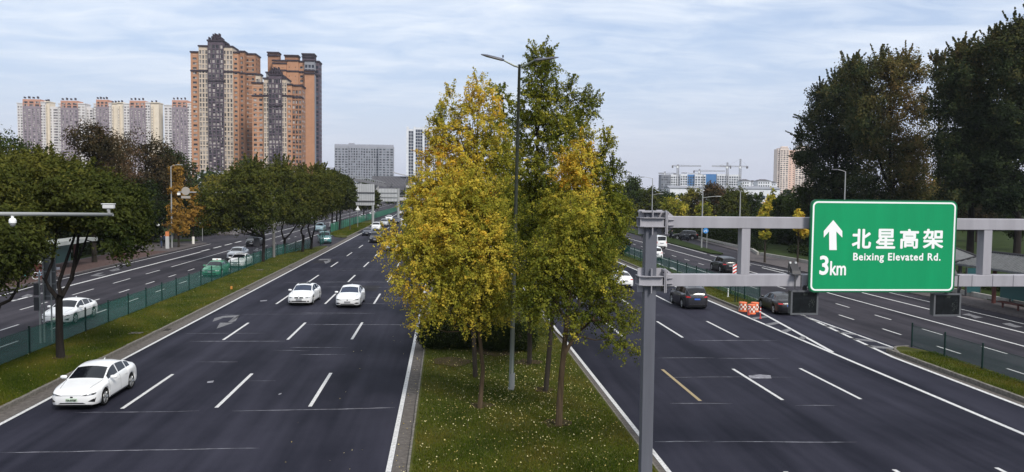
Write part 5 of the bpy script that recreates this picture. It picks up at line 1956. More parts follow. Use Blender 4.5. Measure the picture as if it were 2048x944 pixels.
def tree(name, label, base, trunk, lobes, n, leaf, mat, bark=BARK, group=None, limbs=None, white=False, cat='tree', z=.12, fan=False, shoots=None, aspect=1.0, **k):
    """trunk: list of (offset xyz, radius); lobes in world coordinates"""
    t = thing(name, label, cat, (base[0], base[1], z), group=group)
    B = Vector((base[0], base[1], z))
    m = MB()
    kr = .78 if name == 'ginkgo_tree' else 1.0
    m.tube([Vector(p) - B for p, r in trunk], [r * kr for p, r in trunk], 10)
    m.obj('trunk', bark, t, smooth=True)
    if white:
        p0, r0 = trunk[0]
        m = MB(); m.tube([(0, 0, 0), (0, 0, 1.1)], r0 * 1.12, 8); m.obj('whitewash', BARK_W, t)
    m = MB()
    tops = [Vector(p) for p, r in trunk[1:]] or [Vector(trunk[0][0])]
    if limbs:
        tops = [Vector(q) for pts, rr in limbs for q in pts[-2:]] + (tops[1:] if len(tops) > 2 else [])
    for l in lobes:
        c = Vector(l[:3])
        cand = [q for q in tops if q.z < c.z + .2] or tops
        s = min(cand, key=lambda q: (q - c).length)
        mid = s.lerp(c, .5) + Vector((0, 0, -.08 * (c - s).length))
        r = max(.02, .035 * max(l[3], l[5]))
        m.tube([s - B, mid - B, c - B], [r * 1.5, r, r * .5], 5)
        for q in range(3):
            d = Vector(RNG.normal(size=3)); d.z = abs(d.z) * .5
            d.normalize()
            m.tube([c.lerp(mid, .3) - B, c - B + Vector((d.x * l[3], d.y * l[4], d.z * l[5])) * .9], [r * .5, r * .15], 4)
    for pts, rr in (limbs or []):
        m.tube([Vector(p) - B for p in pts], rr, 7)
    limb_o = m.obj('limbs', bark, t, smooth=True)
    P, Nn, ti = crown_points(lobes, n, **k)
    if shoots:
        ns, sl, lf_ = shoots
        SP, SN, ST = [], [], []
        cc = np.mean(np.array([l[:3] for l in lobes]), 0)
        for q in range(ns):
            l = lobes[int(RNG.integers(len(lobes)))]
            if l[2] < cc[2] - .4:
                continue
            out = np.array(l[:3]) - cc
            out = out / (np.linalg.norm(out) + 1e-6)
            d = out * .7 + RNG.normal(size=3) * .45 + np.array([0, 0, .75])
            d /= np.linalg.norm(d)
            p0 = np.array(l[:3]) + d * np.array(l[3:6]) * .6
            L_ = sl * RNG.uniform(.6, 1.4) + .4 * l[3]
            p1 = p0 + d * L_
            m.tube([Vector(p0) - B, Vector(p1) - B], [.018, .006], 4)
            kf = int(lf_ * L_)
            tt_ = RNG.uniform(0, 1, (kf, 1))
            wdt = .13 * (1.15 - tt_)
            SP.append(p0 + d * L_ * tt_ + RNG.normal(size=(kf, 3)) * wdt)
            SN.append(RNG.normal(size=(kf, 3)) + d * .4)
            ST.append(np.clip(l[6] + RNG.normal(size=kf) * .1 + RNG.normal() * .08, 0, 1))
        P = np.concatenate([P] + SP); Nn = np.concatenate([Nn] + SN); ti = np.concatenate([ti] + ST)
        m_ = m.mesh('limbs', bark, True)
        limb_o.data = m_
    ti = seasoned(ti, P)
    P = P - np.array(B)
    me = leaf_mesh('crown', P, Nn, leaf, ti, mat, aspect=aspect, fan=fan)
    link('crown', me, t)['kind'] = 'stuff'
    return t


GK = dict(twig=.55, jit=.045, up=.3, per=26, shell=.45, droop=.4)
GG = 'ginkgo trees in a cluster on the central median'
DENS = 1.9
bA = G(960, 823)
tree('ginkgo_tree', 'nearest left ginkgo with a slim pale trunk and low yellow green boughs', bA,
     [(G(959, 823), .13), (at(966, 740, 31.8), .105), (at(958, 660, 31.8), .09), (at(965, 560, 31.8), .07), (at(960, 440, 31.8), .03)],
     px_lobes([(803, 492, 34, 20, .72), (779, 490, 16, 11, .78), (842, 506, 42, 38, .62), (900, 472, 56, 45, .6), (962, 465, 50, 50, .55), (822, 560, 36, 36, .62), (878, 572, 55, 48, .55),
               (950, 560, 55, 60, .62), (992, 595, 36, 40, .5), (900, 615, 45, 26, .56), (958, 632, 36, 18, .62), (838, 622, 16, 26, .6), (1003, 520, 34, 45, .45), (870, 520, 40, 40, .6), (980, 500, 22, 75, .72, -.9), (830, 648, 9, 10, .6), (990, 628, 26, 16, .55), (925, 515, 30, 26, .6, -1.0),
               (930, 425, 40, 36, .62), (890, 425, 36, 34, .66), (975, 410, 34, 40, .5), (945, 380, 30, 36, .58), (865, 455, 30, 28, .68), (998, 465, 24, 40, .4), (910, 385, 24, 30, .66)], 31.8),
     int(40000 * DENS), .072, GINKGO, BARK_G, GG, fan=True, shoots=(110, .55, 90), **GK)
bB = G(951, 760)
tree('ginkgo_tree', 'tall golden ginkgo of the cluster, left of the lamp post, with a pointed top', bB,
     [(G(951, 760), .15), (at(946, 640, 37.1), .12), (at(950, 500, 37.1), .10), (at(952, 350, 37.1), .07), (at(957, 200, 37.1), .03)],
     px_lobes([(957, 180, 16, 28, .72), (940, 205, 14, 20, .75), (902, 212, 10, 30, .68), (978, 200, 18, 24, .7), (945, 245, 38, 38, .72), (884, 250, 16, 22, .62), (912, 275, 36, 34, .7), (915, 315, 48, 40, .68),
               (880, 330, 34, 34, .86), (872, 300, 14, 22, .7), (960, 315, 46, 45, .58), (905, 385, 60, 44, .6), (856, 400, 36, 34, .66), (962, 395, 50, 50, .5), (838, 440, 30, 30, .55),
               (985, 255, 24, 36, .66), (880, 440, 50, 36, .45), (930, 440, 50, 40, .45), (1000, 440, 36, 50, .35), (838, 370, 14, 20, .7), (1010, 360, 26, 50, .4), (995, 310, 26, 50, .5), (875, 365, 40, 34, .74), (930, 345, 44, 40, .62), (1010, 420, 30, 60, .4), (825, 415, 20, 26, .62), (880, 272, 10, 22, .65)], 37.1),
     int(34000 * DENS), .078, GINKGO, BARK, GG, fan=True, shoots=(110, .55, 90), **GK)
bD = G(1059, 733)
tree('ginkgo_tree', 'tallest green ginkgo of the cluster, right of the lamp post, top above the lamp', bD,
     [(G(1059, 733), .16), (at(1060, 600, 39.9), .13), (at(1066, 450, 39.9), .11), (at(1075, 280, 39.9), .08), (at(1085, 130, 39.9), .03)],
     px_lobes([(1085, 118, 24, 16, .34), (1068, 140, 16, 16, .34), (1100, 136, 18, 16, .34), (1078, 172, 34, 26, .32), (1066, 212, 34, 30, .32), (1108, 218, 38, 34, .3), (1160, 212, 24, 18, .28), (1180, 218, 12, 20, .3),
               (1136, 186, 14, 18, .3), (1075, 268, 44, 44, .34), (1125, 268, 36, 40, .3), (1152, 256, 18, 30, .28), (1058, 340, 40, 50, .34), (1105, 350, 48, 50, .34), (1060, 420, 40, 50, .28), (1110, 440, 50, 50, .34), (1050, 500, 36, 46, .2), (1066, 570, 40, 46, .22)], 39.9),
     int(34000 * DENS), .082, GINKGO, BARK, GG, fan=True, shoots=(110, .55, 90), **GK)
bE = G(1091, 789)
tree('ginkgo_tree', 'ginkgo with orange tinted shoulder at the right of the cluster, leaning dark trunk', bE,
     [(G(1091, 789), .15), (at(1104, 640, 34.5), .12), (at(1120, 500, 34.5), .10), (at(1150, 380, 34.5), .07), (at(1190, 310, 34.5), .025)],
     px_lobes([(1213, 290, 5, 14, 0.42), (1204, 312, 11, 18, 0.42), (1196, 345, 26, 20, 0.37), (1160, 312, 26, 26, 0.80), (1142, 345, 26, 22, 0.78), (1168, 375, 34, 30, 0.72), (1150, 415, 46, 40, 0.56), (1212, 395, 26, 40, 0.28),
               (1226, 350, 14, 16, 0.32), (1232, 430, 28, 32, 0.28), (1185, 455, 48, 42, 0.40), (1135, 475, 46, 42, 0.42), (1215, 470, 30, 26, 0.30), (1140, 270, 8, 16, 0.37), (1170, 500, 46, 30, 0.38), (1120, 420, 36, 50, 0.47), (1105, 500, 40, 50, 0.32), (1180, 420, 40, 40, 0.52), (1175, 285, 8, 22, 0.42), (1165, 340, 34, 34, 0.72)], 34.5),
     int(27000 * DENS), .076, GINKGO, BARK, GG, fan=True, shoots=(110, .55, 90), **GK)
bC = G(1117, 859)
tree('ginkgo_tree', 'nearest right ginkgo, sparse olive crown with a drooping branch toward the gantry', bC,
     [(G(1117, 859), .17), (at(1122, 760, 29.2), .14), (at(1130, 680, 29.2), .12), (at(1138, 600, 29.2), .09), (at(1150, 500, 29.2), .04)],
     px_lobes([(1150, 520, 46, 36, 0.41), (1110, 552, 44, 42, 0.35), (1190, 552, 38, 38, 0.35), (1100, 598, 38, 36, 0.31), (1172, 612, 44, 36, 0.29), (1232, 634, 30, 20, 0.29), (1262, 630, 16, 16, 0.31), (1228, 676, 26, 18, 0.31), (1256, 700, 9, 20, 0.33),
               (1160, 640, 26, 16, 0.25), (1212, 590, 24, 36, 0.37), (1086, 632, 20, 18, 0.31), (1135, 655, 7, 26, 0.51, -.6), (1060, 600, 26, 34, 0.29), (1075, 560, 30, 34, 0.33),
               (1160, 470, 34, 34, 0.47), (1125, 490, 34, 36, 0.39), (1195, 490, 30, 34, 0.31), (1170, 425, 24, 34, 0.55), (1090, 515, 30, 30, 0.34), (1140, 440, 22, 34, 0.49)], 29.2),
     int(19000 * DENS), .07, GINKGO, BARK_G, GG, shoots=(110, .5, 80), limbs=[([at(1128, 710, 29.2), at(1150, 670, 29.0), at(1185, 640, 28.8)], [.08, .06, .03]), ([at(1135, 650, 29.2), at(1110, 600, 29.4), at(1095, 570, 29.4)], [.05, .04, .02])], fan=True, **GK)
bF = G(1039, 690)
tree('ginkgo_tree', 'green ginkgo at the back of the cluster whose small top shows beside the lamp post', bF,
     [(bF, .16), (at(1030, 500, 45.5), .12), (at(1012, 300, 45.5), .07), (at(1005, 190, 45.5), .03)],
     px_lobes([(1003, 182, 15, 14, .32), (1008, 212, 22, 24, .32), (1004, 260, 26, 34, .34), (1012, 330, 40, 44, .34), (1030, 420, 50, 50, .25), (1040, 520, 46, 50, .2), (1130, 540, 46, 46, .25), (1000, 560, 40, 40, .2), (1180, 560, 30, 40, .3)], 45.5),
     int(15000 * DENS), .11, GINKGO, BARK, GG, fan=True, **GK)
for i, (px, Y, lab, l) in enumerate([
    (905, 54, 'ginkgo behind the cluster, filling its lower left flank', [(850, 445, 36, 36, .6), (835, 480, 30, 30, .6), (870, 520, 40, 40, .5), (920, 560, 40, 40, .4), (836, 400, 14, 26, .55), (905, 460, 40, 40, .4)]),
    (1160, 60, 'ginkgo behind the cluster, its flank showing at the right above the hedge', [(1225, 455, 26, 30, .34), (1245, 430, 14, 22, .36), (1205, 500, 36, 36, .3), (1180, 540, 36, 36, .25), (1232, 395, 14, 24, .34), (1150, 480, 40, 50, .3), (1222, 540, 18, 20, .45)]),
    (1010, 70, 'ginkgo far back in the median row, seen through gaps of the cluster', [(1000, 480, 60, 60, .3), (1060, 440, 50, 50, .3), (930, 520, 50, 50, .3), (1120, 500, 50, 40, .25)])]):
    lb_ = px_lobes(l, Y)
    b = (at(px, 500, Y).x, Y, .12)
    tree('ginkgo_tree', lab, b, [(b, .2), ((b[0], b[1], 3.5), .16), ((b[0], b[1], 6), .1)], lb_, 11000, .15, GINKGO, BARK, GG, fan=True, twig=.6, jit=.1, up=.4, per=14, shell=.3)


def bush(label, lobes, n, leaf, mat=HEDGE, name='hedge_bush', cat='bush', **k):
    c = lobes[0]
    t = thing(name, label, cat, (c[0], c[1], .12))
    kk = dict(twig=.15, jit=.06, up=.3, per=8, shell=.6)
    kk.update(k)
    P, Nn, ti = crown_points(lobes, n, **kk)
    P = P[P[:, 2] > .12] - np.array([c[0], c[1], .12]) if True else P
    ti = RNG.uniform(0, 1, len(P))
    o = link('foliage', leaf_mesh('foliage', P, RNG.normal(size=(len(P), 3)), leaf, ti, mat), t)
    o['kind'] = 'stuff'
    m = MB()
    for q in range(7):
        a = q * .9
        m.tube([(0, 0, 0), (c[3] * .5 * math.cos(a), c[4] * .5 * math.sin(a), c[5] * 1.1)], [.04, .015], 5)
    m.obj('stems', BARK, t)
    return t


p = G(900, 706)
bush('dark clipped evergreen bush under the ginkgos, left one', [(p.x - .1, p.y + 1.0, .85, 1.9, 1.3, 1.05, .5), (p.x - .8, p.y + 1.1, .75, 1.0, 1.2, .85, .5), (p.x + 1.0, p.y + 1.0, .85, 1.0, 1.2, .95, .5)], 16000, .07)
p = G(1015, 712)
bush('dark clipped evergreen bush under the ginkgos, right one behind the lamp post', [(p.x, p.y + .9, .85, 1.4, 1.2, 1.0, .5), (p.x + .8, p.y + 1.1, .75, 1.0, 1.1, .85, .5), (p.x - .8, p.y + 1.2, .75, 1.0, 1.1, .9, .5)], 14000, .07)
p = G(1243, 512)
bush('round dark bush on the median right of the ginkgos', [(p.x, p.y + 1, 1.4, 1.5, 1.5, 1.5, .5), (p.x - 1.6, p.y + 2, 1.2, 1.3, 1.4, 1.3, .5)], 6000, .14)
p = G(1222, 500)
bush('dark bush on the median just behind the round one', [(p.x, p.y + 3, 1.5, 1.8, 1.6, 1.7, .5)], 4000, .16)
tree('median_tree', 'dark evergreen tree behind the ginkgos over the far main road', (2.5, 120, .12), [((2.5, 120, .12), .25), ((2.5, 120, 5), .2), ((2.5, 120, 8), .1)],
     px_lobes([(950, 400, 60, 50, .4), (1080, 400, 80, 50, .4), (1150, 450, 60, 40, .4), (900, 440, 30, 34, .5)], 120), 9000, .3, GREEN, twig=.8, jit=.2, up=.3, per=12)

# ---- the forked median tree and its row
BR = M('bark_black', (.016, .014, .013), .95, noise=.3, nscale=9, bump=.6, streak=True)
Y0 = 42.0
b0 = G(122, 722)
FL = dict(twig=.75, jit=.11, up=.12, per=18, shell=.35, droop=.15)
tree('median_tree', 'big dark green tree with a forked black trunk on the near left median', b0,
     [(b0, .22), (at(119, 680, Y0), .18), (at(118, 600, Y0), .165), (at(122, 590, Y0), .17)],
     px_lobes([(60, 362, 80, 34, .55), (150, 372, 70, 34, .5), (210, 395, 46, 30, .38), (20, 385, 60, 38, .52), (90, 390, 80, 40, .6), (170, 400, 60, 36, .5), (40, 436, 50, 22, .55), (140, 430, 50, 14, .3), (250, 415, 40, 34, .3), (-60, 372, 80, 44, .5), (110, 338, 46, 16, .6), (262, 448, 24, 22, .2), (262, 484, 14, 16, .2), (20, 340, 50, 18, .62)], Y0, depth=2.6),
     95000, .088, OLIVE, BR, aspect=2.1, shoots=(80, .4, 70), limbs=[
         ([at(118, 600, Y0), at(98, 575, Y0), at(90, 560, Y0), at(104, 525, Y0), at(112, 480, Y0), at(113, 440, Y0)], [.12, .10, .085, .075, .06, .04]),
         ([at(122, 592, Y0), at(117, 568, Y0), at(126, 540, Y0), at(138, 505, Y0), at(150, 470, Y0), at(152, 430, Y0)], [.12, .10, .085, .07, .055, .04]),
         ([at(124, 590, Y0), at(143, 558, Y0), at(148, 530, Y0), at(155, 490, Y0), at(158, 450, Y0)], [.13, .11, .09, .07, .05]),
         ([at(146, 545, Y0), at(160, 510, Y0), at(172, 480, Y0), at(185, 440, Y0)], [.07, .06, .05, .03]),
         ([at(92, 562, Y0), at(84, 555, Y0)], [.05, .03])], group=None, **FL)
Y1 = 36.5
b1 = (at(-22, 640, Y1).x, Y1, .15)
tree('median_tree', 'dark tree at the very left edge, only its curved branches and leaves in view', b1,
     [(b1, .22), (at(-18, 640, Y1), .18), (at(-6, 612, Y1), .16)],
     px_lobes([(-20, 430, 60, 34, .45), (20, 470, 44, 26, .4), (30, 500, 30, 22, .35), (-60, 380, 80, 50, .5), (10, 540, 18, 12, .3)], Y1, depth=2.2), 36000, .085, OLIVE, BR, aspect=2.1,
     limbs=[([at(-6, 612, Y1), at(20, 600, Y1), at(36, 575, Y1), at(38, 545, Y1), at(44, 510, Y1), at(60, 470, Y1)], [.08, .07, .06, .055, .04, .03]),
            ([at(-10, 600, Y1), at(2, 570, Y1), at(18, 540, Y1), at(26, 500, Y1), at(30, 460, Y1)], [.09, .08, .07, .055, .03])], **FL)


def median_tree(px, py, label, crown, n, leaf=.2, limbs=None, tr=.2, mat=OLIVE, group='dark trees in the row on the left median', fork=475):
    b = G(px, py)
    t_ = at(px + 2, fork, b.y)
    L = []
    if limbs:
        L = [([at(x, y, b.y) for x, y in l], r) for l, r in limbs]
    return tree('median_tree', label, b, [(b, tr), (t_, tr * .75)], px_lobes(crown, b.y, depth=2.8), int(n * 1.6), leaf, mat, BR, group, limbs=L, shoots=(70, .8, 30), twig=.9, jit=.17, up=.15, per=16, shell=.35)


median_tree(526, 526, 'left median tree with straight trunk, leftmost of the middle group, crown hanging low',
            [(490, 380, 50, 30, .5), (455, 420, 44, 26, .48), (520, 410, 50, 32, .45), (465, 448, 40, 13, .5), (430, 400, 24, 20, .5), (500, 352, 44, 20, .5), (425, 440, 26, 16, .45), (520, 445, 30, 12, .3)], 14000)
median_tree(567.6, 510, 'left median tree with a long side branch reaching right, in the middle group',
            [(560, 375, 48, 28, .5), (590, 400, 42, 28, .48), (550, 420, 40, 24, .4), (600, 428, 30, 16, .35), (560, 350, 42, 18, .52)], 11000,
            limbs=[([(568, 480), (580, 468), (592, 452), (598, 440)], [.12, .1, .08, .06]), ([(567, 478), (563, 462), (568, 440)], [.12, .1, .07])])
median_tree(605, 506, 'left median tree with a curved S shaped trunk in the middle group',
            [(635, 388, 36, 26, .5), (620, 415, 34, 20, .45), (610, 368, 38, 20, .5)], 8000, limbs=[([(607, 478), (602, 462), (610, 445), (606, 430)], [.14, .12, .1, .06])], fork=470)
median_tree(622, 500, 'left median tree with double stem at the end of the middle group',
            [(655, 380, 32, 26, .45), (645, 408, 30, 20, .4), (640, 358, 28, 16, .5)], 8000, limbs=[([(622, 480), (616, 455), (624, 430)], [.13, .1, .07]), ([(623, 480), (630, 455), (628, 430)], [.13, .1, .07])])
median_tree(663, 462, 'left median tree beyond the gap, leftmost of three dark trunks', [(668, 366, 24, 20, .4), (660, 396, 24, 18, .3), (684, 385, 16, 18, .3)], 7000, .32, fork=425)
median_tree(679, 461, 'left median tree beyond the gap, third of the three dark trunks', [(690, 378, 16, 20, .3), (684, 402, 18, 14, .25), (700, 396, 10, 16, .25)], 6000, .32, fork=425)
median_tree(672, 461, 'left median tree beyond the gap, middle one of three dark trunks', [(655, 380, 26, 26, .35), (680, 400, 24, 20, .3)], 5000, .32, fork=425)
median_tree(726, 444, 'small dark tree behind the lower edge of the ribbed sign back', [(728, 398, 20, 20, .3), (712, 405, 14, 14, .3), (745, 402, 14, 16, .3)], 4000, .36, fork=420)


def crowd(specs):
    for s in specs:
        px, top, bot, w_, Y, mat, ti, lab = s[:8]
        nm = s[8] if len(s) > 8 else 'broadleaf_tree'
        n = s[9] if len(s) > 9 else 7000
        Z1 = at(px, top, Y).z
        Z0 = at(px, bot, Y).z
        x = at(px, top, Y).x
        R = w_ * Y / FPX
        H = Z1 - Z0
        lobes = []
        r2 = random.Random(int(px * 7 + top * 13))
        cone = nm in ('young_ginkgo', 'cedar_tree')
        for k in range(15):
            u = r2.random()
            a = r2.uniform(0, 6.28)
            if cone:
                rr = R * (1 - u) * .75 + .1 * R
            else:
                rr = R * math.sin(math.pi * min(.98, .18 + u * .8)) ** .8
            q = r2.uniform(.2, .8) if not cone else r2.uniform(.1, 1.1)
            s_ = R * (r2.uniform(.28, .5) if not cone else (.22 + .25 * (1 - u)))
            lobes.append((x + math.cos(a) * rr * q, Y + math.sin(a) * rr * q, Z0 + H * (.06 + .84 * u), s_ * 1.1, s_ * 1.1, min(s_ * .8, H * .3), ti + r2.uniform(-.12, .12)))
        b = (x + r2.uniform(-.1, .1) * R, Y, .1)
        leaf = max(.16, Y * .0017 + .04)
        tree(nm, lab, b, [(b, max(.14, R * .07)), ((b[0], b[1], max(1.2, Z0 * .8 + .1)), max(.1, R * .05)), ((x, Y, Z0 + H * .5), max(.05, R * .03)), ((x, Y, Z0 + H * .85), .05)],
             lobes, n, leaf, mat, BARK, white=(len(s) > 10), twig=R * .2, jit=R * .055, up=.25, per=14, shell=.3)


crowd([
    # left, behind the bus stop (px, top, bottom, half width, Y, ...)
    (0, 236, 470, 74, 76, GREEN, .5, 'dark tree at the left edge whose top rises beside the pale towers', 'broadleaf_tree', 12000),
    (75, 260, 440, 80, 88, BROWN, .5, 'reddish brown tree top between the left edge and the pale towers', 'broadleaf_tree', 12000),
    (185, 246, 450, 74, 95, BROWN, .42, 'brownish tree with a thin top in front of the second pale tower', 'broadleaf_tree', 12000),
    (290, 260, 455, 84, 130, BROWN, .45, 'dark brown green tree in front of the pale towers, right of the thin topped one', 'broadleaf_tree', 12000),
    (238, 272, 440, 62, 122, BROWN, .5, 'brown tree between the thin topped one and the dark brown green one', 'broadleaf_tree', 11000),
    (228, 305, 450, 55, 112, BROWN, .72, 'tree with dusty pink brown tips at left, above the bus shelter', 'broadleaf_tree', 9000),
    (345, 290, 450, 56, 138, GREEN, .4, 'dark tree behind the orange ginkgo, touching the brown tower', 'broadleaf_tree', 11000),
    (286, 360, 474, 50, 126, GREEN, .25, 'very dark tree over the left pavement, its low leaves hanging over the bus shelter', 'broadleaf_tree', 12000),
    (235, 380, 462, 50, 108, GREEN, .2, 'dark tree right behind the forked tree, above the shelter roof', 'broadleaf_tree', 9000),
    (120, 400, 462, 60, 104, GREEN, .2, 'dark tree behind the bus shelter roof', 'broadleaf_tree', 9000),
    (30, 410, 530, 60, 96, GREEN, .25, 'dark tree behind the parked bicycles', 'broadleaf_tree', 9000),
    (352, 320, 470, 34, 119, OCHRE, .55, 'orange ginkgo behind the slender street lamp', 'young_ginkgo', 4500),
    (388, 368, 455, 32, 126, OCHRE, .6, 'small orange ginkgo with whitewashed trunk right of the tall orange one', 'young_ginkgo', 4000, 1),
    (445, 352, 430, 50, 170, OLIVE, .8, 'yellowish olive tree between the orange ginkgos and the median crown', 'broadleaf_tree', 7000),
    (500, 322, 420, 50, 230, GREEN, .55, 'rounded dark green tree in front of the brown towers', 'broadleaf_tree', 8000),
    (560, 332, 430, 46, 215, GREEN, .45, 'dark green tree below the brown towers, right of the rounded one', 'broadleaf_tree', 8000),
    (450, 340, 430, 36, 250, OLIVE, .5, 'olive tree at the foot of the tallest brown tower', 'broadleaf_tree', 6000),
    (400, 400, 470, 36, 150, GREEN, .3, 'dark tree behind the signal mast arm', 'broadleaf_tree', 6000),
    (470, 420, 462, 40, 175, GREEN, .25, 'dark low tree along the far left pavement', 'broadleaf_tree', 5000),
    (615, 345, 430, 30, 235, BROWN, .6, 'brown tinted tree under the right brown tower', 'broadleaf_tree', 6000),
    (652, 338, 430, 34, 275, GREEN, .4, 'dark tree at the right foot of the brown towers', 'broadleaf_tree', 8000),
    (690, 352, 425, 30, 340, GREEN, .35, 'dark tree left of the ribbed sign back', 'broadleaf_tree', 6000),
    (580, 400, 455, 50, 200, GREEN, .25, 'dark tree along the left side road behind the median trunks', 'broadleaf_tree', 6000),
    (730, 362, 415, 26, 420, GREEN, .4, 'dark tree behind the ribbed sign back', 'broadleaf_tree', 5000),
    (765, 372, 410, 26, 520, GREEN, .35, 'dark tree behind the gridded sign back', 'broadleaf_tree', 5000),
    (800, 376, 405, 22, 700, GREEN, .35, 'dark tree at the foot of the white office tower', 'broadleaf_tree', 4000),
    (818, 350, 400, 12, 640, GINKGO, .8, 'thin orange tinted tree in front of the white office tower', 'young_ginkgo', 2500),
    # right belt
    (1268, 352, 470, 36, 210, GREEN, .5, 'loose dark tree just right of the ginkgo cluster', 'broadleaf_tree', 8000),
    (1300, 372, 460, 36, 190, OLIVE, .4, 'olive tree behind the top of the gantry post', 'broadleaf_tree', 7000),
    (1335, 366, 450, 30, 200, GREEN, .35, 'dark round tree right of the gantry post', 'broadleaf_tree', 7000),
    (1345, 398, 450, 34, 170, GINKGO, .45, 'low yellow green tree above the gantry beam near the post', 'broadleaf_tree', 5000),
    (1385, 378, 450, 34, 185, OLIVE, .75, 'yellow olive tree above the gantry beam', 'broadleaf_tree', 7000),
    (1425, 366, 460, 40, 180, BROWN, .62, 'brown autumn tree above the middle of the gantry beam', 'broadleaf_tree', 9000),
    (1410, 400, 470, 30, 160, GINKGO, .42, 'yellow green tree behind the second street lamp', 'broadleaf_tree', 5000),
    (1470, 378, 470, 40, 165, OLIVE, .45, 'olive tree left of the tall yellow ginkgo', 'broadleaf_tree', 8000),
    (1500, 384, 470, 34, 175, GREEN, .4, 'dark green tree behind the tall yellow ginkgo', 'broadleaf_tree', 7000),
    (1545, 374, 430, 22, 150, GINKGO, .5, 'tall yellow ginkgo above the beam, left of the beige tower', 'young_ginkgo', 3500),
    (1533, 392, 475, 22, 97.5, GINKGO, .62, 'yellow ginkgo with dark trunk on the right pavement, left of the green sign', 'young_ginkgo', 5000),
    (1598, 408, 476, 20, 98, GINKGO, .72, 'small bright yellow ginkgo with thin trunk next to the green sign', 'young_ginkgo', 4500),
    (1570, 388, 470, 40, 140, GREEN, .35, 'dark tree between the two yellow ginkgos', 'broadleaf_tree', 8000),
    (1630, 384, 440, 34, 190, OLIVE, .7, 'pale olive tree at the foot of the beige tower', 'broadleaf_tree', 6000),
    (1620, 360, 480, 44, 125, GREEN, .2, 'dark tree left of the big poplars', 'broadleaf_tree', 8000),
    (1450, 430, 492, 60, 150, GREEN, .15, 'very dark low tree seen through the gantry frame, left part', 'broadleaf_tree', 8000),
    (1530, 432, 495, 60, 145, GREEN, .12, 'very dark low tree seen through the gantry frame, behind the yellow ginkgo', 'broadleaf_tree', 8000),
    (1590, 440, 500, 50, 130, GREEN, .12, 'very dark low tree seen through the gantry frame, beside the green sign', 'broadleaf_tree', 7000),
    (1380, 440, 470, 40, 190, GREEN, .15, 'dark shrubby tree behind the parked black car', 'broadleaf_tree', 5000),
])
PK = dict(twig=1.0, jit=.24, up=.55, per=16, shell=.08)
PG = None


def poplar(label, px, Y, lobes, n, mat=POPLAR, leaf=.24, trunk_px=None):
    b = (at(trunk_px or px, 500, Y).x, Y, .15)
    tops = [(b, .45), ((b[0], Y, 6), .36), (at(px, 380, Y), .28), (at(px, 250, Y), .16), (at(px, 170, Y), .06)]
    tree('poplar_tree', label, b, tops, px_lobes(lobes, Y, depth=3.2), n, leaf, mat, BR, PG, shoots=(150, 1.5, 34), **PK)


poplar('tall dark poplar with a stepped left outline, leftmost of the big trees', 1670, 118,
       [(1632, 190, 10, 14, .4), (1640, 215, 20, 26, .35), (1622, 245, 14, 22, .35), (1612, 280, 13, 16, .35), (1690, 150, 22, 26, .5), (1670, 190, 30, 34, .4), (1650, 260, 34, 34, .3), (1640, 310, 34, 30, .25), (1612, 320, 16, 14, .3), (1690, 230, 40, 40, .35),
        (1680, 290, 44, 40, .25), (1650, 360, 40, 30, .25), (1700, 350, 50, 40, .25), (1625, 345, 18, 12, .3), (1600, 312, 8, 8, .3), (1690, 400, 50, 30, .2), (1645, 385, 22, 14, .3), (1722, 215, 34, 50, .3), (1716, 290, 40, 50, .25), (1700, 180, 30, 40, .35)], 62000)
poplar('tall poplar with brown thinning leaves in the middle of the big trees', 1780, 108,
       [(1760, 135, 26, 22, .6), (1805, 130, 24, 20, .7), (1730, 150, 26, 30, .5), (1830, 150, 16, 26, .7), (1740, 200, 36, 36, .55), (1790, 190, 40, 40, .8), (1840, 220, 22, 34, .75), (1780, 250, 44, 40, .8), (1830, 290, 34, 40, .7), (1760, 310, 44, 40, .55),
        (1800, 350, 46, 36, .6), (1840, 360, 26, 40, .75), (1740, 370, 40, 36, .35), (1780, 400, 44, 26, .4), (1715, 240, 24, 44, .4), (1700, 145, 12, 22, .45), (1850, 400, 20, 30, .6), (1775, 150, 30, 26, .7), (1745, 270, 40, 50, .45), (1810, 310, 40, 50, .65), (1820, 400, 36, 30, .5)], 62000)
poplar('bare topped slim poplar between the two big dark masses', 1878, 112,
       [(1876, 135, 9, 12, .6), (1880, 165, 12, 16, .5), (1890, 200, 12, 22, .4), (1872, 250, 10, 26, .5), (1880, 320, 14, 30, .6), (1876, 390, 16, 34, .7)], 3000)
poplar('huge dark poplar at the right edge of the picture, near its left side', 1940, 96,
       [(1932, 105, 14, 16, .5), (1922, 125, 18, 22, .5), (1960, 120, 28, 24, .6), (1905, 160, 22, 26, .35), (1950, 170, 40, 34, .45), (1900, 215, 28, 34, .3), (1940, 240, 44, 40, .25), (1905, 280, 30, 34, .25), (1950, 310, 46, 40, .2), (1915, 350, 36, 34, .25), (1960, 380, 44, 36, .2), (1900, 400, 26, 26, .35), (1990, 100, 26, 26, .45), (1890, 330, 14, 30, .3), (1925, 180, 34, 40, .35), (1920, 300, 36, 50, .2), (1970, 220, 40, 60, .3), (1970, 300, 40, 60, .2)], 62000)
poplar('huge dark poplar cut off by the right edge, the tallest tree', 2020, 91.8,
       [(2035, 70, 22, 20, .45), (2005, 95, 24, 24, .45), (2045, 110, 34, 34, .4), (2010, 160, 44, 40, .35), (2050, 200, 44, 44, .3), (2000, 240, 44, 44, .25), (2040, 290, 50, 44, .2), (1995, 330, 44, 40, .2), (2040, 370, 50, 40, .15), (2000, 400, 40, 30, .15), (2060, 60, 30, 30, .4), (2015, 130, 40, 40, .38), (2025, 280, 50, 60, .2)], 62000, trunk_px=2034)
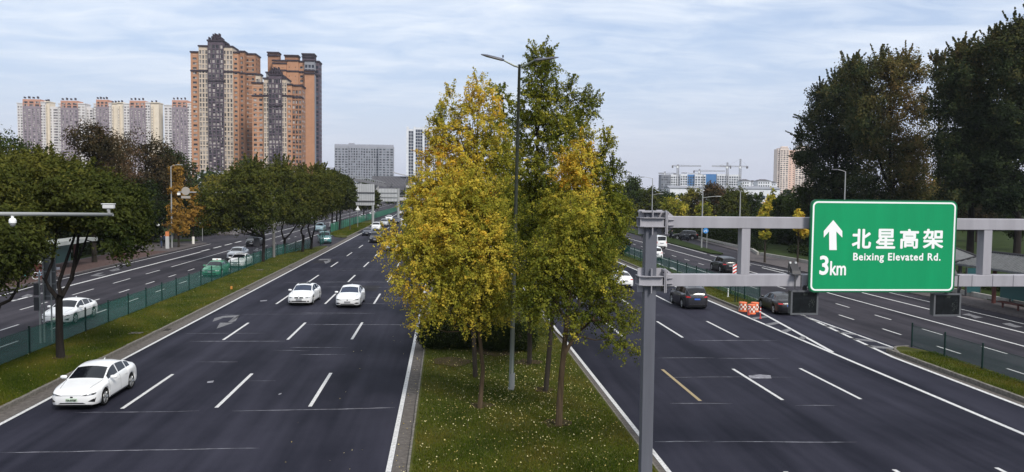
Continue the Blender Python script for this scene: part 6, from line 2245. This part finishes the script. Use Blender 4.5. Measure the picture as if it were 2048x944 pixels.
crowd([(1870, 385, 440, 34, 150, BROWN, .7, 'rusty brown small tree under the big poplars', 'broadleaf_tree', 6000),
       (1780, 395, 470, 60, 135, BROWN, .35, 'dark understorey tree behind the green sign', 'broadleaf_tree', 8000),
       (1960, 392, 450, 50, 140, BROWN, .4, 'dark understorey tree right of the green sign above the beam', 'broadleaf_tree', 8000),
       (2040, 400, 470, 40, 120, GREEN, .2, 'dark understorey tree at the right edge above the beam', 'broadleaf_tree', 6000)])
# dark hedges in front of the park and along the left
for i, (x0, y0, x1, y1, h, lab) in enumerate([(47, 118, 49, 170, 2.2, 'long dark hedge in the park behind the blue cycle sign'), (50, 60, 50, 112, 1.3, 'dark hedge on the lawn beyond the low stone wall'),
                                             (-44, 60, -45, 108, 1.5, 'dark hedge behind the left bus shelter'), (-43, 140, -42, 200, 1.8, 'dark hedge along the far left pavement'), (-46, 108, -47, 135, 2.0, 'dark hedge behind the orange topped pillar')]):
    L = math.hypot(x1 - x0, y1 - y0)
    k = int(L / 2.5)
    lobes = [(x0 + (x1 - x0) * j / k, y0 + (y1 - y0) * j / k, h * .5, 1.2, 1.6, h * .55, .5) for j in range(k + 1)]
    bush(lab, lobes, 9000, .22, name='hedge', cat='hedge', jit=.12)
# far-off woods closing the ground
def woods(label, x0, x1, Y, h, n, mat=GREEN, leaf=1.1):
    k = int((x1 - x0) / (h * .8))
    lobes = [(x0 + (x1 - x0) * (j + random.uniform(-.3, .3)) / k, Y + random.uniform(-12, 12), h * random.uniform(.30, .5), h * .62, h * .6, h * random.uniform(.35, .55), random.uniform(.25, .6)) for j in range(k + 1)]
    P, Nn, ti = crown_points(lobes, n, twig=h * .12, jit=h * .05, up=.3, per=12, shell=.4)
    P = P[P[:, 2] > -.05]
    o = link('woodland', leaf_mesh('woodland', P, RNG.normal(size=(len(P), 3)) + [0, 0, .5], leaf, RNG.uniform(.1, .8, len(P)), mat))
    o['kind'] = 'stuff'
    tag(o, label, 'woodland')


woods('dark band of far trees on the left behind the roadside trees', -330, -45, 300, 15, 26000)
woods('dark band of far trees in the middle distance behind the ginkgos', -60, 60, 480, 12, 16000)
woods('dark band of far trees on the right under the skyline', 60, 480, 330, 11, 36000)
woods('dark band of trees at the far right behind the poplars', 120, 260, 190, 14, 22000)
woods('dark band of trees at the far left behind the bus stop', -160, -62, 130, 11, 22000)

# ================================================================== buildings
def FCOL(n, c, **k):
    return M('facade_' + n, c, .85, noise=.08, nscale=.3, **k)


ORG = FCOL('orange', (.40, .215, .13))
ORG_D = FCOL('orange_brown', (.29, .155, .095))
CRM = FCOL('cream', (.50, .42, .34))
PUR = FCOL('purple_grey', (.095, .075, .095))
PURL = FCOL('mauve_grey', (.24, .20, .23))
DRK = FCOL('dark_band', (.045, .035, .045))
WHT = FCOL('white', (.60, .58, .58))
GRY = FCOL('grey', (.24, .25, .28))
PNK = FCOL('pinkish', (.70, .60, .54))
CRW = FCOL('cream_white', (.62, .55, .45))
BRK = FCOL('brick_orange', (.46, .24, .17))
GLS_A = glass_facade('glass_flats', (.02, .018, .022), (.42, .38, .36), (1.3, 3, 3.05), .45)
GLS_B = glass_facade('glass_office', (.02, .028, .04), (.20, .23, .27), (2.2, 3, 3.3), .4)
GLS_D = glass_facade('glass_dark', (.012, .018, .035), (.06, .08, .12), (1.6, 3, 3.4), .3)
GLS_P = glass_facade('glass_pale_flats', (.10, .09, .10), (.5, .46, .44), (1.3, 3, 3.05), .5)
SILL = FCOL('sill_white', (.55, .50, .45))


def building(name, label, Yd, bays, fh, fl0=0.0, group=None, cat='building'):
    """bays: (px0, px1, top_px, setback, wall, glass, n_cols, spandrel, extras). Each bay is a slab with real window
    openings: a glass plane behind piers and storey bands that stand proud of it."""
    x0 = at(bays[0][0], 378, Yd).x
    t = thing(name, label, cat, (x0, Yd, 0), group=group)
    byw = {}
    glass = {}
    sill = MB()
    for (p0, p1, tp, dy, wall, gl, cols, sh, ex) in bays:
        Y = Yd + dy
        a, b = at(p0, tp, Y), at(p1, tp, Y)
        xa, xb, zt = a.x - x0, b.x - x0, a.z
        y = dy
        dep = ex.get('depth', 14)
        w_ = byw.setdefault(wall.name, (MB(), wall))[0]
        w_.box(xa, xb, y + .45, y + dep, 0, zt)
        if cols:
            g = glass.setdefault(gl.name, (MB(), gl))[0]
            g.box(xa + .05, xb - .05, y + .38, y + .46, 0, zt - .6)
            W = xb - xa
            pw = ex.get('pier', .28) * W / cols
            for c_ in range(cols + 1):
                xc = xa + W * c_ / cols
                w_.box(max(xa, xc - pw / 2), min(xb, xc + pw / 2), y, y + .40, 0, zt)
            z = zt - fh * (.5 if not ex.get('crown') else 1.4)
            k = 0
            while z > 0:
                w_.box(xa, xb, y + .03, y + .39, z - fh * sh, z if k or True else zt)
                if ex.get('sill'):
                    sill.box(xa + pw * .6, xb - pw * .6, y - .12, y + .02, z - .02, z + .16)
                z -= fh; k += 1
            w_.box(xa, xb, y + .02, y + .39, zt - fh * .5, zt)
            if ex.get('mull'):
                for c_ in range(cols * 2):
                    xc = xa + W * (c_ + .5) / (cols * 2)
                    sill.box(xc - .06, xc + .06, y + .2, y + .37, 0, zt - fh * .5)
        for zb_ in ex.get('bands', []):
            zz_ = at(p0, zb_, Y).z
            d_ = byw.setdefault(DRK.name, (MB(), DRK))[0]
            d_.box(xa - .25, xb + .25, y - .5, y + dep * .5, zz_ - .45, zz_ + .45)
        if ex.get('cap', True):
            d_ = byw.setdefault(DRK.name, (MB(), DRK))[0] if ex.get('capmat', 1) else w_
            d_.box(xa - .4, xb + .4, y - .6, y + dep + .3, zt, zt + .9)
        for kx in range(ex.get('fins', 0)):
            xf = xa + (xb - xa) * (kx + .3) / ex['fins']
            d_ = byw.setdefault(DRK.name, (MB(), DRK))[0]
            d_.box(xf, xf + .5, y - .3, y + 4, zt + .9, zt + 2.6 + .5 * (kx % 2))
        if ex.get('sidewin'):
            g = glass.setdefault(gl.name if gl else GLS_A.name, (MB(), gl or GLS_A))[0]
            z = zt - fh * .5
            while z > 0:
                for yq in np.arange(y + 2.2, y + dep - 1.5, ex['sidewin']):
                    g.box(xb - .05, xb + .06, yq, yq + 1.1, z - fh * .62, z - fh * .15)
                z -= fh
    for nm, (mb_, mt) in byw.items():
        mb_.obj('wall', mt, t)
    for nm, (mb_, mt) in glass.items():
        o = mb_.obj('windows', mt, t); o['kind'] = 'stuff'
    if sill.v:
        o = sill.obj('sills', SILL, t); o['kind'] = 'stuff'
    return t


e0 = {}
building('apartment_tower', 'tallest brown and orange apartment tower with a dark central bay, left of the pair', 530, [
    (381, 397, 105, 3, ORG, GLS_A, 1, .5, dict(sill=1, bands=[141], pier=.5)),
    (397, 415, 93, 1.5, CRM, GLS_A, 3, .25, dict(mull=1, bands=[141])),
    (415, 446, 82, 0, PUR, GLS_A, 4, .22, dict(bands=[161], fins=5, pier=.3)),
    (446, 465, 94, 1.5, CRM, GLS_A, 3, .25, dict(mull=1, bands=[143])),
    (465, 477, 106, 3, ORG, GLS_A, 1, .5, dict(sill=1, bands=[144], pier=.5)),
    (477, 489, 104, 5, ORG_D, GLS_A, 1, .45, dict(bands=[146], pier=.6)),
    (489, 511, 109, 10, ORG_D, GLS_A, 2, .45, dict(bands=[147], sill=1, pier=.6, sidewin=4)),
    (424, 440, 76, 4, PUR, None, 0, 0, dict(depth=9, fins=4)),
    (446, 452, 88, 5, PUR, None, 0, 0, dict(depth=8)),
], 3.0, group=None)
building('apartment_tower', 'lower brown apartment tower with a dark stepped bay, in front on the right', 500, [
    (504, 527, 167, 3, ORG, GLS_A, 2, .45, dict(sill=1, bands=[191], pier=.45)),
    (527, 537, 158, 1.5, CRM, GLS_A, 2, .25, dict(mull=1, bands=[191])),
    (537, 563, 150, 0, PUR, GLS_A, 4, .22, dict(bands=[211], fins=5)),
    (563, 573, 158, 1.5, CRM, GLS_A, 2, .25, dict(mull=1, bands=[191])),
    (573, 584, 170, 3, ORG, GLS_A, 1, .45, dict(sill=1, bands=[192], pier=.5)),
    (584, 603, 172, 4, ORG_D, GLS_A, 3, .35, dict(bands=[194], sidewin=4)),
    (541, 559, 144, 3, PUR, None, 0, 0, dict(depth=8, fins=4)),
    (511, 521, 150, 6, CRM, GLS_A, 1, .3, dict(depth=6)),
], 3.0)
building('apartment_tower', 'orange apartment tower with blank gable behind the lower one, tops in several boxes', 560, [
    (532, 545, 146, 3, GRY, GLS_A, 2, .3, dict(mull=1, bands=[160])),
    (545, 572, 122, 1, ORG, GLS_A, 2, .75, dict(bands=[140, 126], pier=.9)),
    (572, 597, 122, 3, ORG, GLS_A, 2, .7, dict(bands=[142], pier=.9)),
    (597, 609, 124, 5, ORG, GLS_A, 1, .45, dict(sill=1, bands=[144], pier=.5)),
    (609, 628, 142, 1, ORG, None, 0, 0, dict(bands=[146], depth=16)),
    (609, 629, 122, 3, GRY, GLS_D, 3, .3, dict(depth=12)),
    (535, 557, 106, 6, ORG_D, None, 0, 0, dict(depth=8, bands=[110])),
    (569, 596, 112, 6, ORG_D, None, 0, 0, dict(depth=8)),
    (604, 628, 109, 5, PUR, None, 0, 0, dict(depth=10, bands=[113])),
    (628, 638, 124, 9, PUR, GLS_D, 1, .35, dict(depth=12, bands=[150], sidewin=3)),
], 3.0)
PGRP = 'pale apartment blocks with orange crowns on the left skyline'


def pale_block(px0, segs, label):
    bays = []
    for (a, b, tp, kind) in segs:
        if kind == 'p':
            bays.append((a, b, tp + 14, 0, PURL, GLS_P, 4, .35, dict(cap=False, pier=.35, depth=16)))
            bays.append((a, b, tp, .8, BRK, GLS_A, 3, .3, dict(depth=14, fins=4, cap=False)))
        elif kind == 'w':
            bays.append((a, b, tp, 1.5, WHT, GLS_P, 2, .4, dict(capmat=0, pier=.3)))
        elif kind == 's':
            bays.append((a, b, tp, 6, WHT, GLS_P, 2, .4, dict(cap=False, pier=.3)))
        else:
            bays.append((a, b, tp, 4, CRW, None, 0, 0, dict(capmat=0, fins=2)))
            bays.append((a + (b - a) * .12, a + (b - a) * .34, tp + 6, 2.5, CRW, GLS_P, 1, .55, dict(cap=False, pier=.5)))
    building('apartment_block', label, 900, bays, 2.9, group=PGRP)


pale_block(34, [(34, 45, 207, 'w'), (45, 80, 198, 'p'), (80, 90, 205, 'w'), (90, 98, 204, 'c')], 'pale apartment block with orange crown at the far left of the skyline')
pale_block(91, [(92, 117, 213, 's'), (117, 121, 208, 'w'), (121, 155, 201, 'p'), (155, 170, 208, 'w'), (170, 186, 215, 's')], 'pale apartment block with orange crown, second from the left')
pale_block(186, [(187, 192, 208, 'w'), (192, 216, 199, 'p'), (216, 222, 207, 'w'), (222, 234, 207, 'c')], 'pale apartment block with narrow orange crown, third from the left')
pale_block(231, [(234, 247, 206, 'c'), (247, 259, 208, 'w'), (259, 290, 201, 'p'), (290, 300, 206, 'w'), (300, 317, 206, 'c')], 'pale apartment block with cream gable, fourth from the left')
pale_block(328, [(328, 344, 211, 'w'), (344, 374, 200, 'p'), (374, 384, 208, 'w')], 'pale apartment block touching the tallest brown tower')
OW = FCOL('office_white', (.60, .62, .66))
OG = FCOL('office_grey', (.27, .28, .32))
building('office_building', 'wide grey slab office building with a roof frame, middle left skyline', 1100, [
    (669, 696, 292, 2, OG, GLS_B, 4, .38, dict(cap=False, pier=.3)),
    (696, 726, 292, 8, OG, GLS_B, 6, .3, dict(cap=False, pier=.35)),
    (726, 757, 293, 8, OG, GLS_B, 6, .3, dict(cap=False, pier=.35)),
    (757, 787, 293, 2, OG, GLS_B, 4, .38, dict(cap=False, pier=.3)),
    (669, 787, 288, 12, OG, None, 0, 0, dict(depth=3, cap=False)),
    (697, 708, 286, 14, OG, None, 0, 0, dict(depth=8, cap=False)),
], 3.4)
building('office_building', 'slender white office tower with dark vertical window strips, left of the ginkgo', 900, [
    (813, 817, 253, 0, OW, None, 0, 0, dict(cap=False, depth=22)),
    (817, 827, 258, 1, OW, GLS_D, 2, .12, dict(cap=False, pier=.12)),
    (827, 831, 253, 0, OW, None, 0, 0, dict(cap=False)),
    (831, 845, 255, 1, OW, GLS_D, 3, .12, dict(cap=False, pier=.1)),
    (845, 849, 253, 0, OW, None, 0, 0, dict(cap=False)),
    (849, 858, 258, 1, OW, GLS_D, 2, .12, dict(cap=False, pier=.12)),
    (858, 866, 253, 0, OW, None, 0, 0, dict(cap=False, depth=22)),
    (866, 880, 253, 6, OW, GLS_B, 4, .15, dict(cap=False, pier=.3)),
    (880, 890, 256, 12, OW, GLS_B, 3, .15, dict(cap=False, pier=.3)),
], 3.4)
building('apartment_tower', 'beige and salmon apartment tower behind the right trees', 1150, [
    (1556, 1561, 298, 2, PNK, GLS_A, 1, .3, dict(cap=False)),
    (1561, 1578, 297, 0, PNK, GLS_A, 3, .35, dict(capmat=0, pier=.25)),
    (1578, 1592, 300, 2, FCOL('salmon', (.62, .44, .36)), GLS_A, 2, .6, dict(cap=False, pier=.6)),
    (1592, 1610, 299, 1, PNK, GLS_A, 3, .35, dict(cap=False, pier=.25)),
    (1600, 1616, 293, 5, PNK, GLS_A, 2, .35, dict(capmat=0, pier=.25)),
    (1616, 1632, 297, 1, PNK, GLS_A, 3, .35, dict(capmat=0, pier=.25)),
    (1564, 1576, 294, 4, PNK, None, 0, 0, dict(depth=6, capmat=0)),
], 3.0)
NET = FCOL('blue_netting', (.05, .16, .36))
SCF = FCOL('scaffold_grey', (.20, .21, .24))
for i, (bays, lab) in enumerate([
    ([(1323, 1342, 349, 0, SCF, GLS_B, 5, .3, dict(cap=False)), (1342, 1360, 349, 3, OW, GLS_B, 4, .35, dict(cap=False))], 'grey scaffolded block, leftmost of the unfinished buildings'),
    ([(1361, 1375, 348, 0, OW, GLS_B, 3, .3, dict(cap=False)), (1375, 1389, 349, 2, NET, GLS_B, 3, .3, dict(cap=False))], 'unfinished white and blue block under the first crane'),
    ([(1390, 1412, 349, 0, OW, GLS_B, 4, .3, dict(cap=False))], 'unfinished white block left of the blue netted one'),
    ([(1412, 1433, 348, 0, NET, None, 0, 0, dict(cap=False))], 'unfinished block wrapped in blue netting'),
    ([(1434, 1458, 348, 0, OW, GLS_B, 5, .3, dict(cap=False)), (1458, 1482, 349, 2, OW, GLS_B, 5, .3, dict(cap=False))], 'unfinished white framed block right of the blue netted one')]):
    building('unfinished_building', lab, 1050, bays, 3.2, cat='building')
ROOFD = FCOL('roof_dark', (.10, .10, .11))
for px0, px1, tp, Yd, lab in [(1484, 1502, 362, 800, 'low white house block right of the cranes'), (1504, 1514, 364, 820, 'small white house between two low blocks'), (1516, 1543, 362, 800, 'low white house block with dark hipped roof left of the beige tower'), (1543, 1554, 366, 860, 'low white house touching the beige tower'),
                              (1232, 1264, 374, 420, 'low white building at the far end right of the ginkgos')]:
    a, b = at(px0, tp, Yd), at(px1, tp, Yd)
    t = thing('house', lab, 'house', (a.x, Yd, 0))
    W = b.x - a.x
    m = MB(); m.box(0, W, 0, 12, 0, a.z); m.obj('wall', OW, t)
    m = MB(); m.add([(-.5, -.5, a.z), (W + .5, -.5, a.z), (W + .5, 12.5, a.z), (-.5, 12.5, a.z), (W * .3, 6, a.z + 2), (W * .7, 6, a.z + 2)], [(0, 1, 5, 4), (1, 2, 5), (2, 3, 4, 5), (3, 0, 4)]); m.obj('roof', ROOFD if px0 > 1300 else OW, t)
    m = MB()
    z = a.z - 2.6
    while z > 0:
        for k in range(int(W / 2.4)):
            m.box(.8 + k * 2.4, 2.0 + k * 2.4, -.08, 0, z, z + 1.5)
        z -= 3
    o = m.obj('windows', GLS_D, t); o['kind'] = 'stuff'
for px0, px1, tp, Yd, lab in [(1340, 1420, 373, 480, 'long low shed with a grey roof below the unfinished blocks'), (1440, 1560, 374, 460, 'long low shed with a pale roof left of the beige tower'), (395, 440, 345, 300, 'small pale building behind the orange ginkgos'), (640, 668, 336, 420, 'pale wall of a low building right of the brown towers')]:
    a, b = at(px0, tp, Yd), at(px1, tp, Yd)
    t = thing('shed', lab, 'shed', (a.x, Yd, 0))
    W = b.x - a.x
    m = MB(); m.box(0, W, 0, 14, 0, a.z - .8); m.obj('wall', OW, t)
    m = MB(); m.add([(-.4, -.6, a.z - .8), (W + .4, -.6, a.z - .8), (W + .4, 14.6, a.z - .8), (-.4, 14.6, a.z - .8), (-.4, 7, a.z + .6), (W + .4, 7, a.z + .6)], [(0, 1, 5, 4), (2, 3, 4, 5), (1, 2, 5), (3, 0, 4)]); m.obj('roof', GRY, t)
    m = MB()
    for k in range(int(W / 4)):
        m.box(1 + k * 4, 3.2 + k * 4, -.1, 0, a.z * .45, a.z * .45 + 1.6)
    m.obj('windows', GLS_D, t)['kind'] = 'stuff'

# elevated road and the slatted hall at its end
t = thing('elevated_road', 'pale elevated road with railing curving down beyond the brown towers', 'overpass', (at(640, 338, 330).x, 330, 0))
o0 = Vector((at(640, 338, 330).x, 330, 0))
path = [at(640, 338, 330), at(668, 342, 345), at(700, 350, 365), at(735, 357, 390), at(770, 365, 420)]
m = MB(); m2 = MB(); m3 = MB()
for a, b in zip(path[:-1], path[1:]):
    a_, b_ = a - o0, b - o0
    for s0, s1, za_, zb_ in ((0, 9, -2.2, -1.5), (-.3, 0, -2.2, -1.1), (9, 9.3, -2.2, -1.1)):
        vs = [(a_.x, a_.y + s0, a_.z + za_), (b_.x, b_.y + s0, b_.z + za_), (b_.x, b_.y + s1, b_.z + za_), (a_.x, a_.y + s1, a_.z + za_), (a_.x, a_.y + s0, a_.z + zb_), (b_.x, b_.y + s0, b_.z + zb_), (b_.x, b_.y + s1, b_.z + zb_), (a_.x, a_.y + s1, a_.z + zb_)]
        m.add(vs, [(0, 3, 2, 1), (4, 5, 6, 7), (0, 1, 5, 4), (1, 2, 6, 5), (2, 3, 7, 6), (3, 0, 4, 7)])
    m2.tube([a_, b_], .14, 5)
    for k in range(8):
        p_ = a_.lerp(b_, k / 8)
        m2.tube([p_, p_ + Vector((0, 0, -1.3))], .09, 4)
    for k in (0, .5):
        p_ = a_.lerp(b_, k)
        m3.box(p_.x - .7, p_.x + .7, p_.y + 3, p_.y + 5, 0, p_.z - 2.5)
m.obj('deck', FCOL('deck_grey', (.17, .17, .18)), t); m2.obj('railing', POLE_L, t); m3.obj('piers', FCOL('pier', (.3, .3, .3)), t)
a, b = at(744, 352, 470), at(813, 352, 470)
t = thing('slatted_hall', 'long grey hall with diagonal slats and a curved roof edge beyond the road', 'hall', (a.x, 470, 0))
W = b.x - a.x
m = MB(); m.box(0, W, .6, 25, 0, a.z); m.obj('wall', FCOL('hall', (.10, .10, .115)), t)
m = MB()
for k in range(-3, 26):
    x = k * W / 24
    m.tube([(max(0, min(W, x)), .3, a.z - 5.8), (max(0, min(W, x + 2.6)), .3, a.z - .2)], .09, 4)
m.obj('slats', FCOL('slat', (.26, .26, .28)), t)
m = MB()
n_ = 14
for k in range(n_):
    u0, u1 = k / n_, (k + 1) / n_
    z0_, z1_ = a.z + 2.0 * (1 - u0 * .95), a.z + 2.0 * (1 - u1 * .95)
    xa, xb = W * (.6 + .42 * u0), W * (.6 + .42 * u1)
    m.add([(xa, -1, z0_), (xb, -1, z1_), (xb, 20, z1_), (xa, 20, z0_), (xa, -1, z0_ + .5), (xb, -1, z1_ + .5), (xb, 20, z1_ + .5), (xa, 20, z0_ + .5)], [(0, 3, 2, 1), (4, 5, 6, 7), (0, 1, 5, 4), (1, 2, 6, 5), (2, 3, 7, 6), (3, 0, 4, 7)])
m.obj('roof', FCOL('hall_roof', (.36, .36, .38)), t)
for px0, px1, py, Yd, lab in ((795, 870, 398, 330, 'footbridge crossing the main road far away, left of the ginkgo'), (812, 880, 373, 430, 'upper pale road bridge beyond the footbridge')):
    a, b = at(px0, py, Yd), at(px1, py, Yd)
    t = thing('bridge', lab, 'bridge', (a.x, Yd, 0))
    W = b.x - a.x
    m = MB(); m.box(0, W, 0, 4, a.z - .6, a.z + .6); m.obj('deck', FCOL('deck', (.42, .41, .41)), t)
    m = MB()
    for k in range(3):
        m.box(W * k / 2 - .4, W * k / 2 + .4, 1.5, 2.5, 0, a.z - .6)
    m.obj('piers', FCOL('pier', (.3, .3, .3)), t)
    m = MB(); m.box(0, W, -.05, .05, a.z + 1.5, a.z + 1.6)
    for k in range(30):
        m.box(W * k / 30, W * k / 30 + .06, -.04, .04, a.z + .6, a.z + 1.5)
    m.obj('railing', POLE_L, t)

# ---- tower cranes
CRN = M('crane_steel', (.25, .25, .27), .6)
CRW_ = M('crane_weight', (.12, .12, .13), .8)


def lattice(m, a, b, w_, r, n):
    a, b = Vector(a), Vector(b)
    d = (b - a).normalized()
    u = d.cross(Vector((0, 1, 0))).normalized() if abs(d.y) < .9 else Vector((1, 0, 0))
    v = d.cross(u)
    C4 = [(u + v) * w_ / 2, (u - v) * w_ / 2, (-u - v) * w_ / 2, (-u + v) * w_ / 2]
    for c_ in C4:
        m.tube([a + c_, b + c_], r, 4)
    for k in range(n):
        p, q = a.lerp(b, k / n), a.lerp(b, (k + 1) / n)
        for j in range(4):
            m.tube([p + C4[j], q + C4[(j + 1) % 4]], r * .7, 3)


def crane(pxm, ptop, pj, pj0, pj1, Yd, label, luff=False):
    """mast at pxm from the ground to ptop; jib at height pj from pj0 (counterweight) to pj1"""
    b = at(pxm, ptop, Yd)
    t = thing('tower_crane', label, 'crane', (b.x, Yd, 0))
    jz = at(pxm, pj, Yd).z
    m = MB(); lattice(m, (0, 0, 0), (0, 0, jz), 2.2, .2, 26); m.obj('mast', CRN, t)
    m = MB(); lattice(m, (0, 0, jz), (0, 0, b.z), 1.4, .2, 4); m.obj('tower_head', CRN, t)
    x0, x1 = at(pj0, pj, Yd).x - b.x, at(pj1, pj, Yd).x - b.x
    m = MB(); lattice(m, (0, 0, jz), (x1, 0, jz + .3), 1.3, .16, 24); m.obj('jib', CRN, t)
    m = MB(); lattice(m, (0, 0, jz), (x0, 0, jz), 1.3, .16, 6); m.obj('counter_jib', CRN, t)
    m = MB(); m.box(min(x0, x0 * .8), max(x0, x0 * .8), -1, 1, jz - 2.6, jz + .3); m.obj('counterweight', CRW_, t)
    m = MB(); m.tube([(0, 0, b.z), (x1 * .6, 0, jz + .8)], .08, 3); m.tube([(0, 0, b.z), (x0 * .9, 0, jz + .8)], .08, 3); m.obj('stay', CRN, t)
    m = MB(); m.box(-1.6, .2, -1.4, 1.4, jz - 2.4, jz - .2); m.obj('cab', SWHITE, t)


crane(1356, 329, 332, 1344, 1402, 1000, 'tower crane with a long jib to the right above the white and blue block')
crane(1455, 325, 333, 1462, 1424, 1000, 'tower crane with raised head, its jib to the left, right of the blue netted block')
crane(1481, 318, 333, 1496, 1440, 1030, 'tower crane whose counterweight stands out at the right end of the group')
crane(1399, 338, 342, 1387, 1450, 1080, 'tower crane with a low jib behind the blue netted block')
crane(1330, 343, 347, 1352, 1317, 1080, 'small tower crane above the scaffolded block')
crane(1258, 343, 345, 1263, 1228, 1300, 'faint distant tower crane just right of the ginkgo cluster')

# ================================================================== haze
m = MB(); m.box(-3900, 3900, -1400, 6400, -1.1, 170)
vm = bpy.data.materials.new('haze')
vm.use_nodes = True
tt = vm.node_tree
tt.nodes.remove(tt.nodes['Principled BSDF'])
pv = tt.nodes.new('ShaderNodeVolumePrincipled')
pv.inputs['Color'].default_value = (.86, .90, 1.0, 1)
pv.inputs['Density'].default_value = 0.00010
pv.inputs['Anisotropy'].default_value = 0.2
tt.links.new(pv.outputs[0], tt.nodes['Material Output'].inputs['Volume'])
hz_o = m.obj('haze', vm)
hz_o['kind'] = 'stuff'
tag(hz_o, 'thin pale haze in the air softening the far skyline', 'haze')
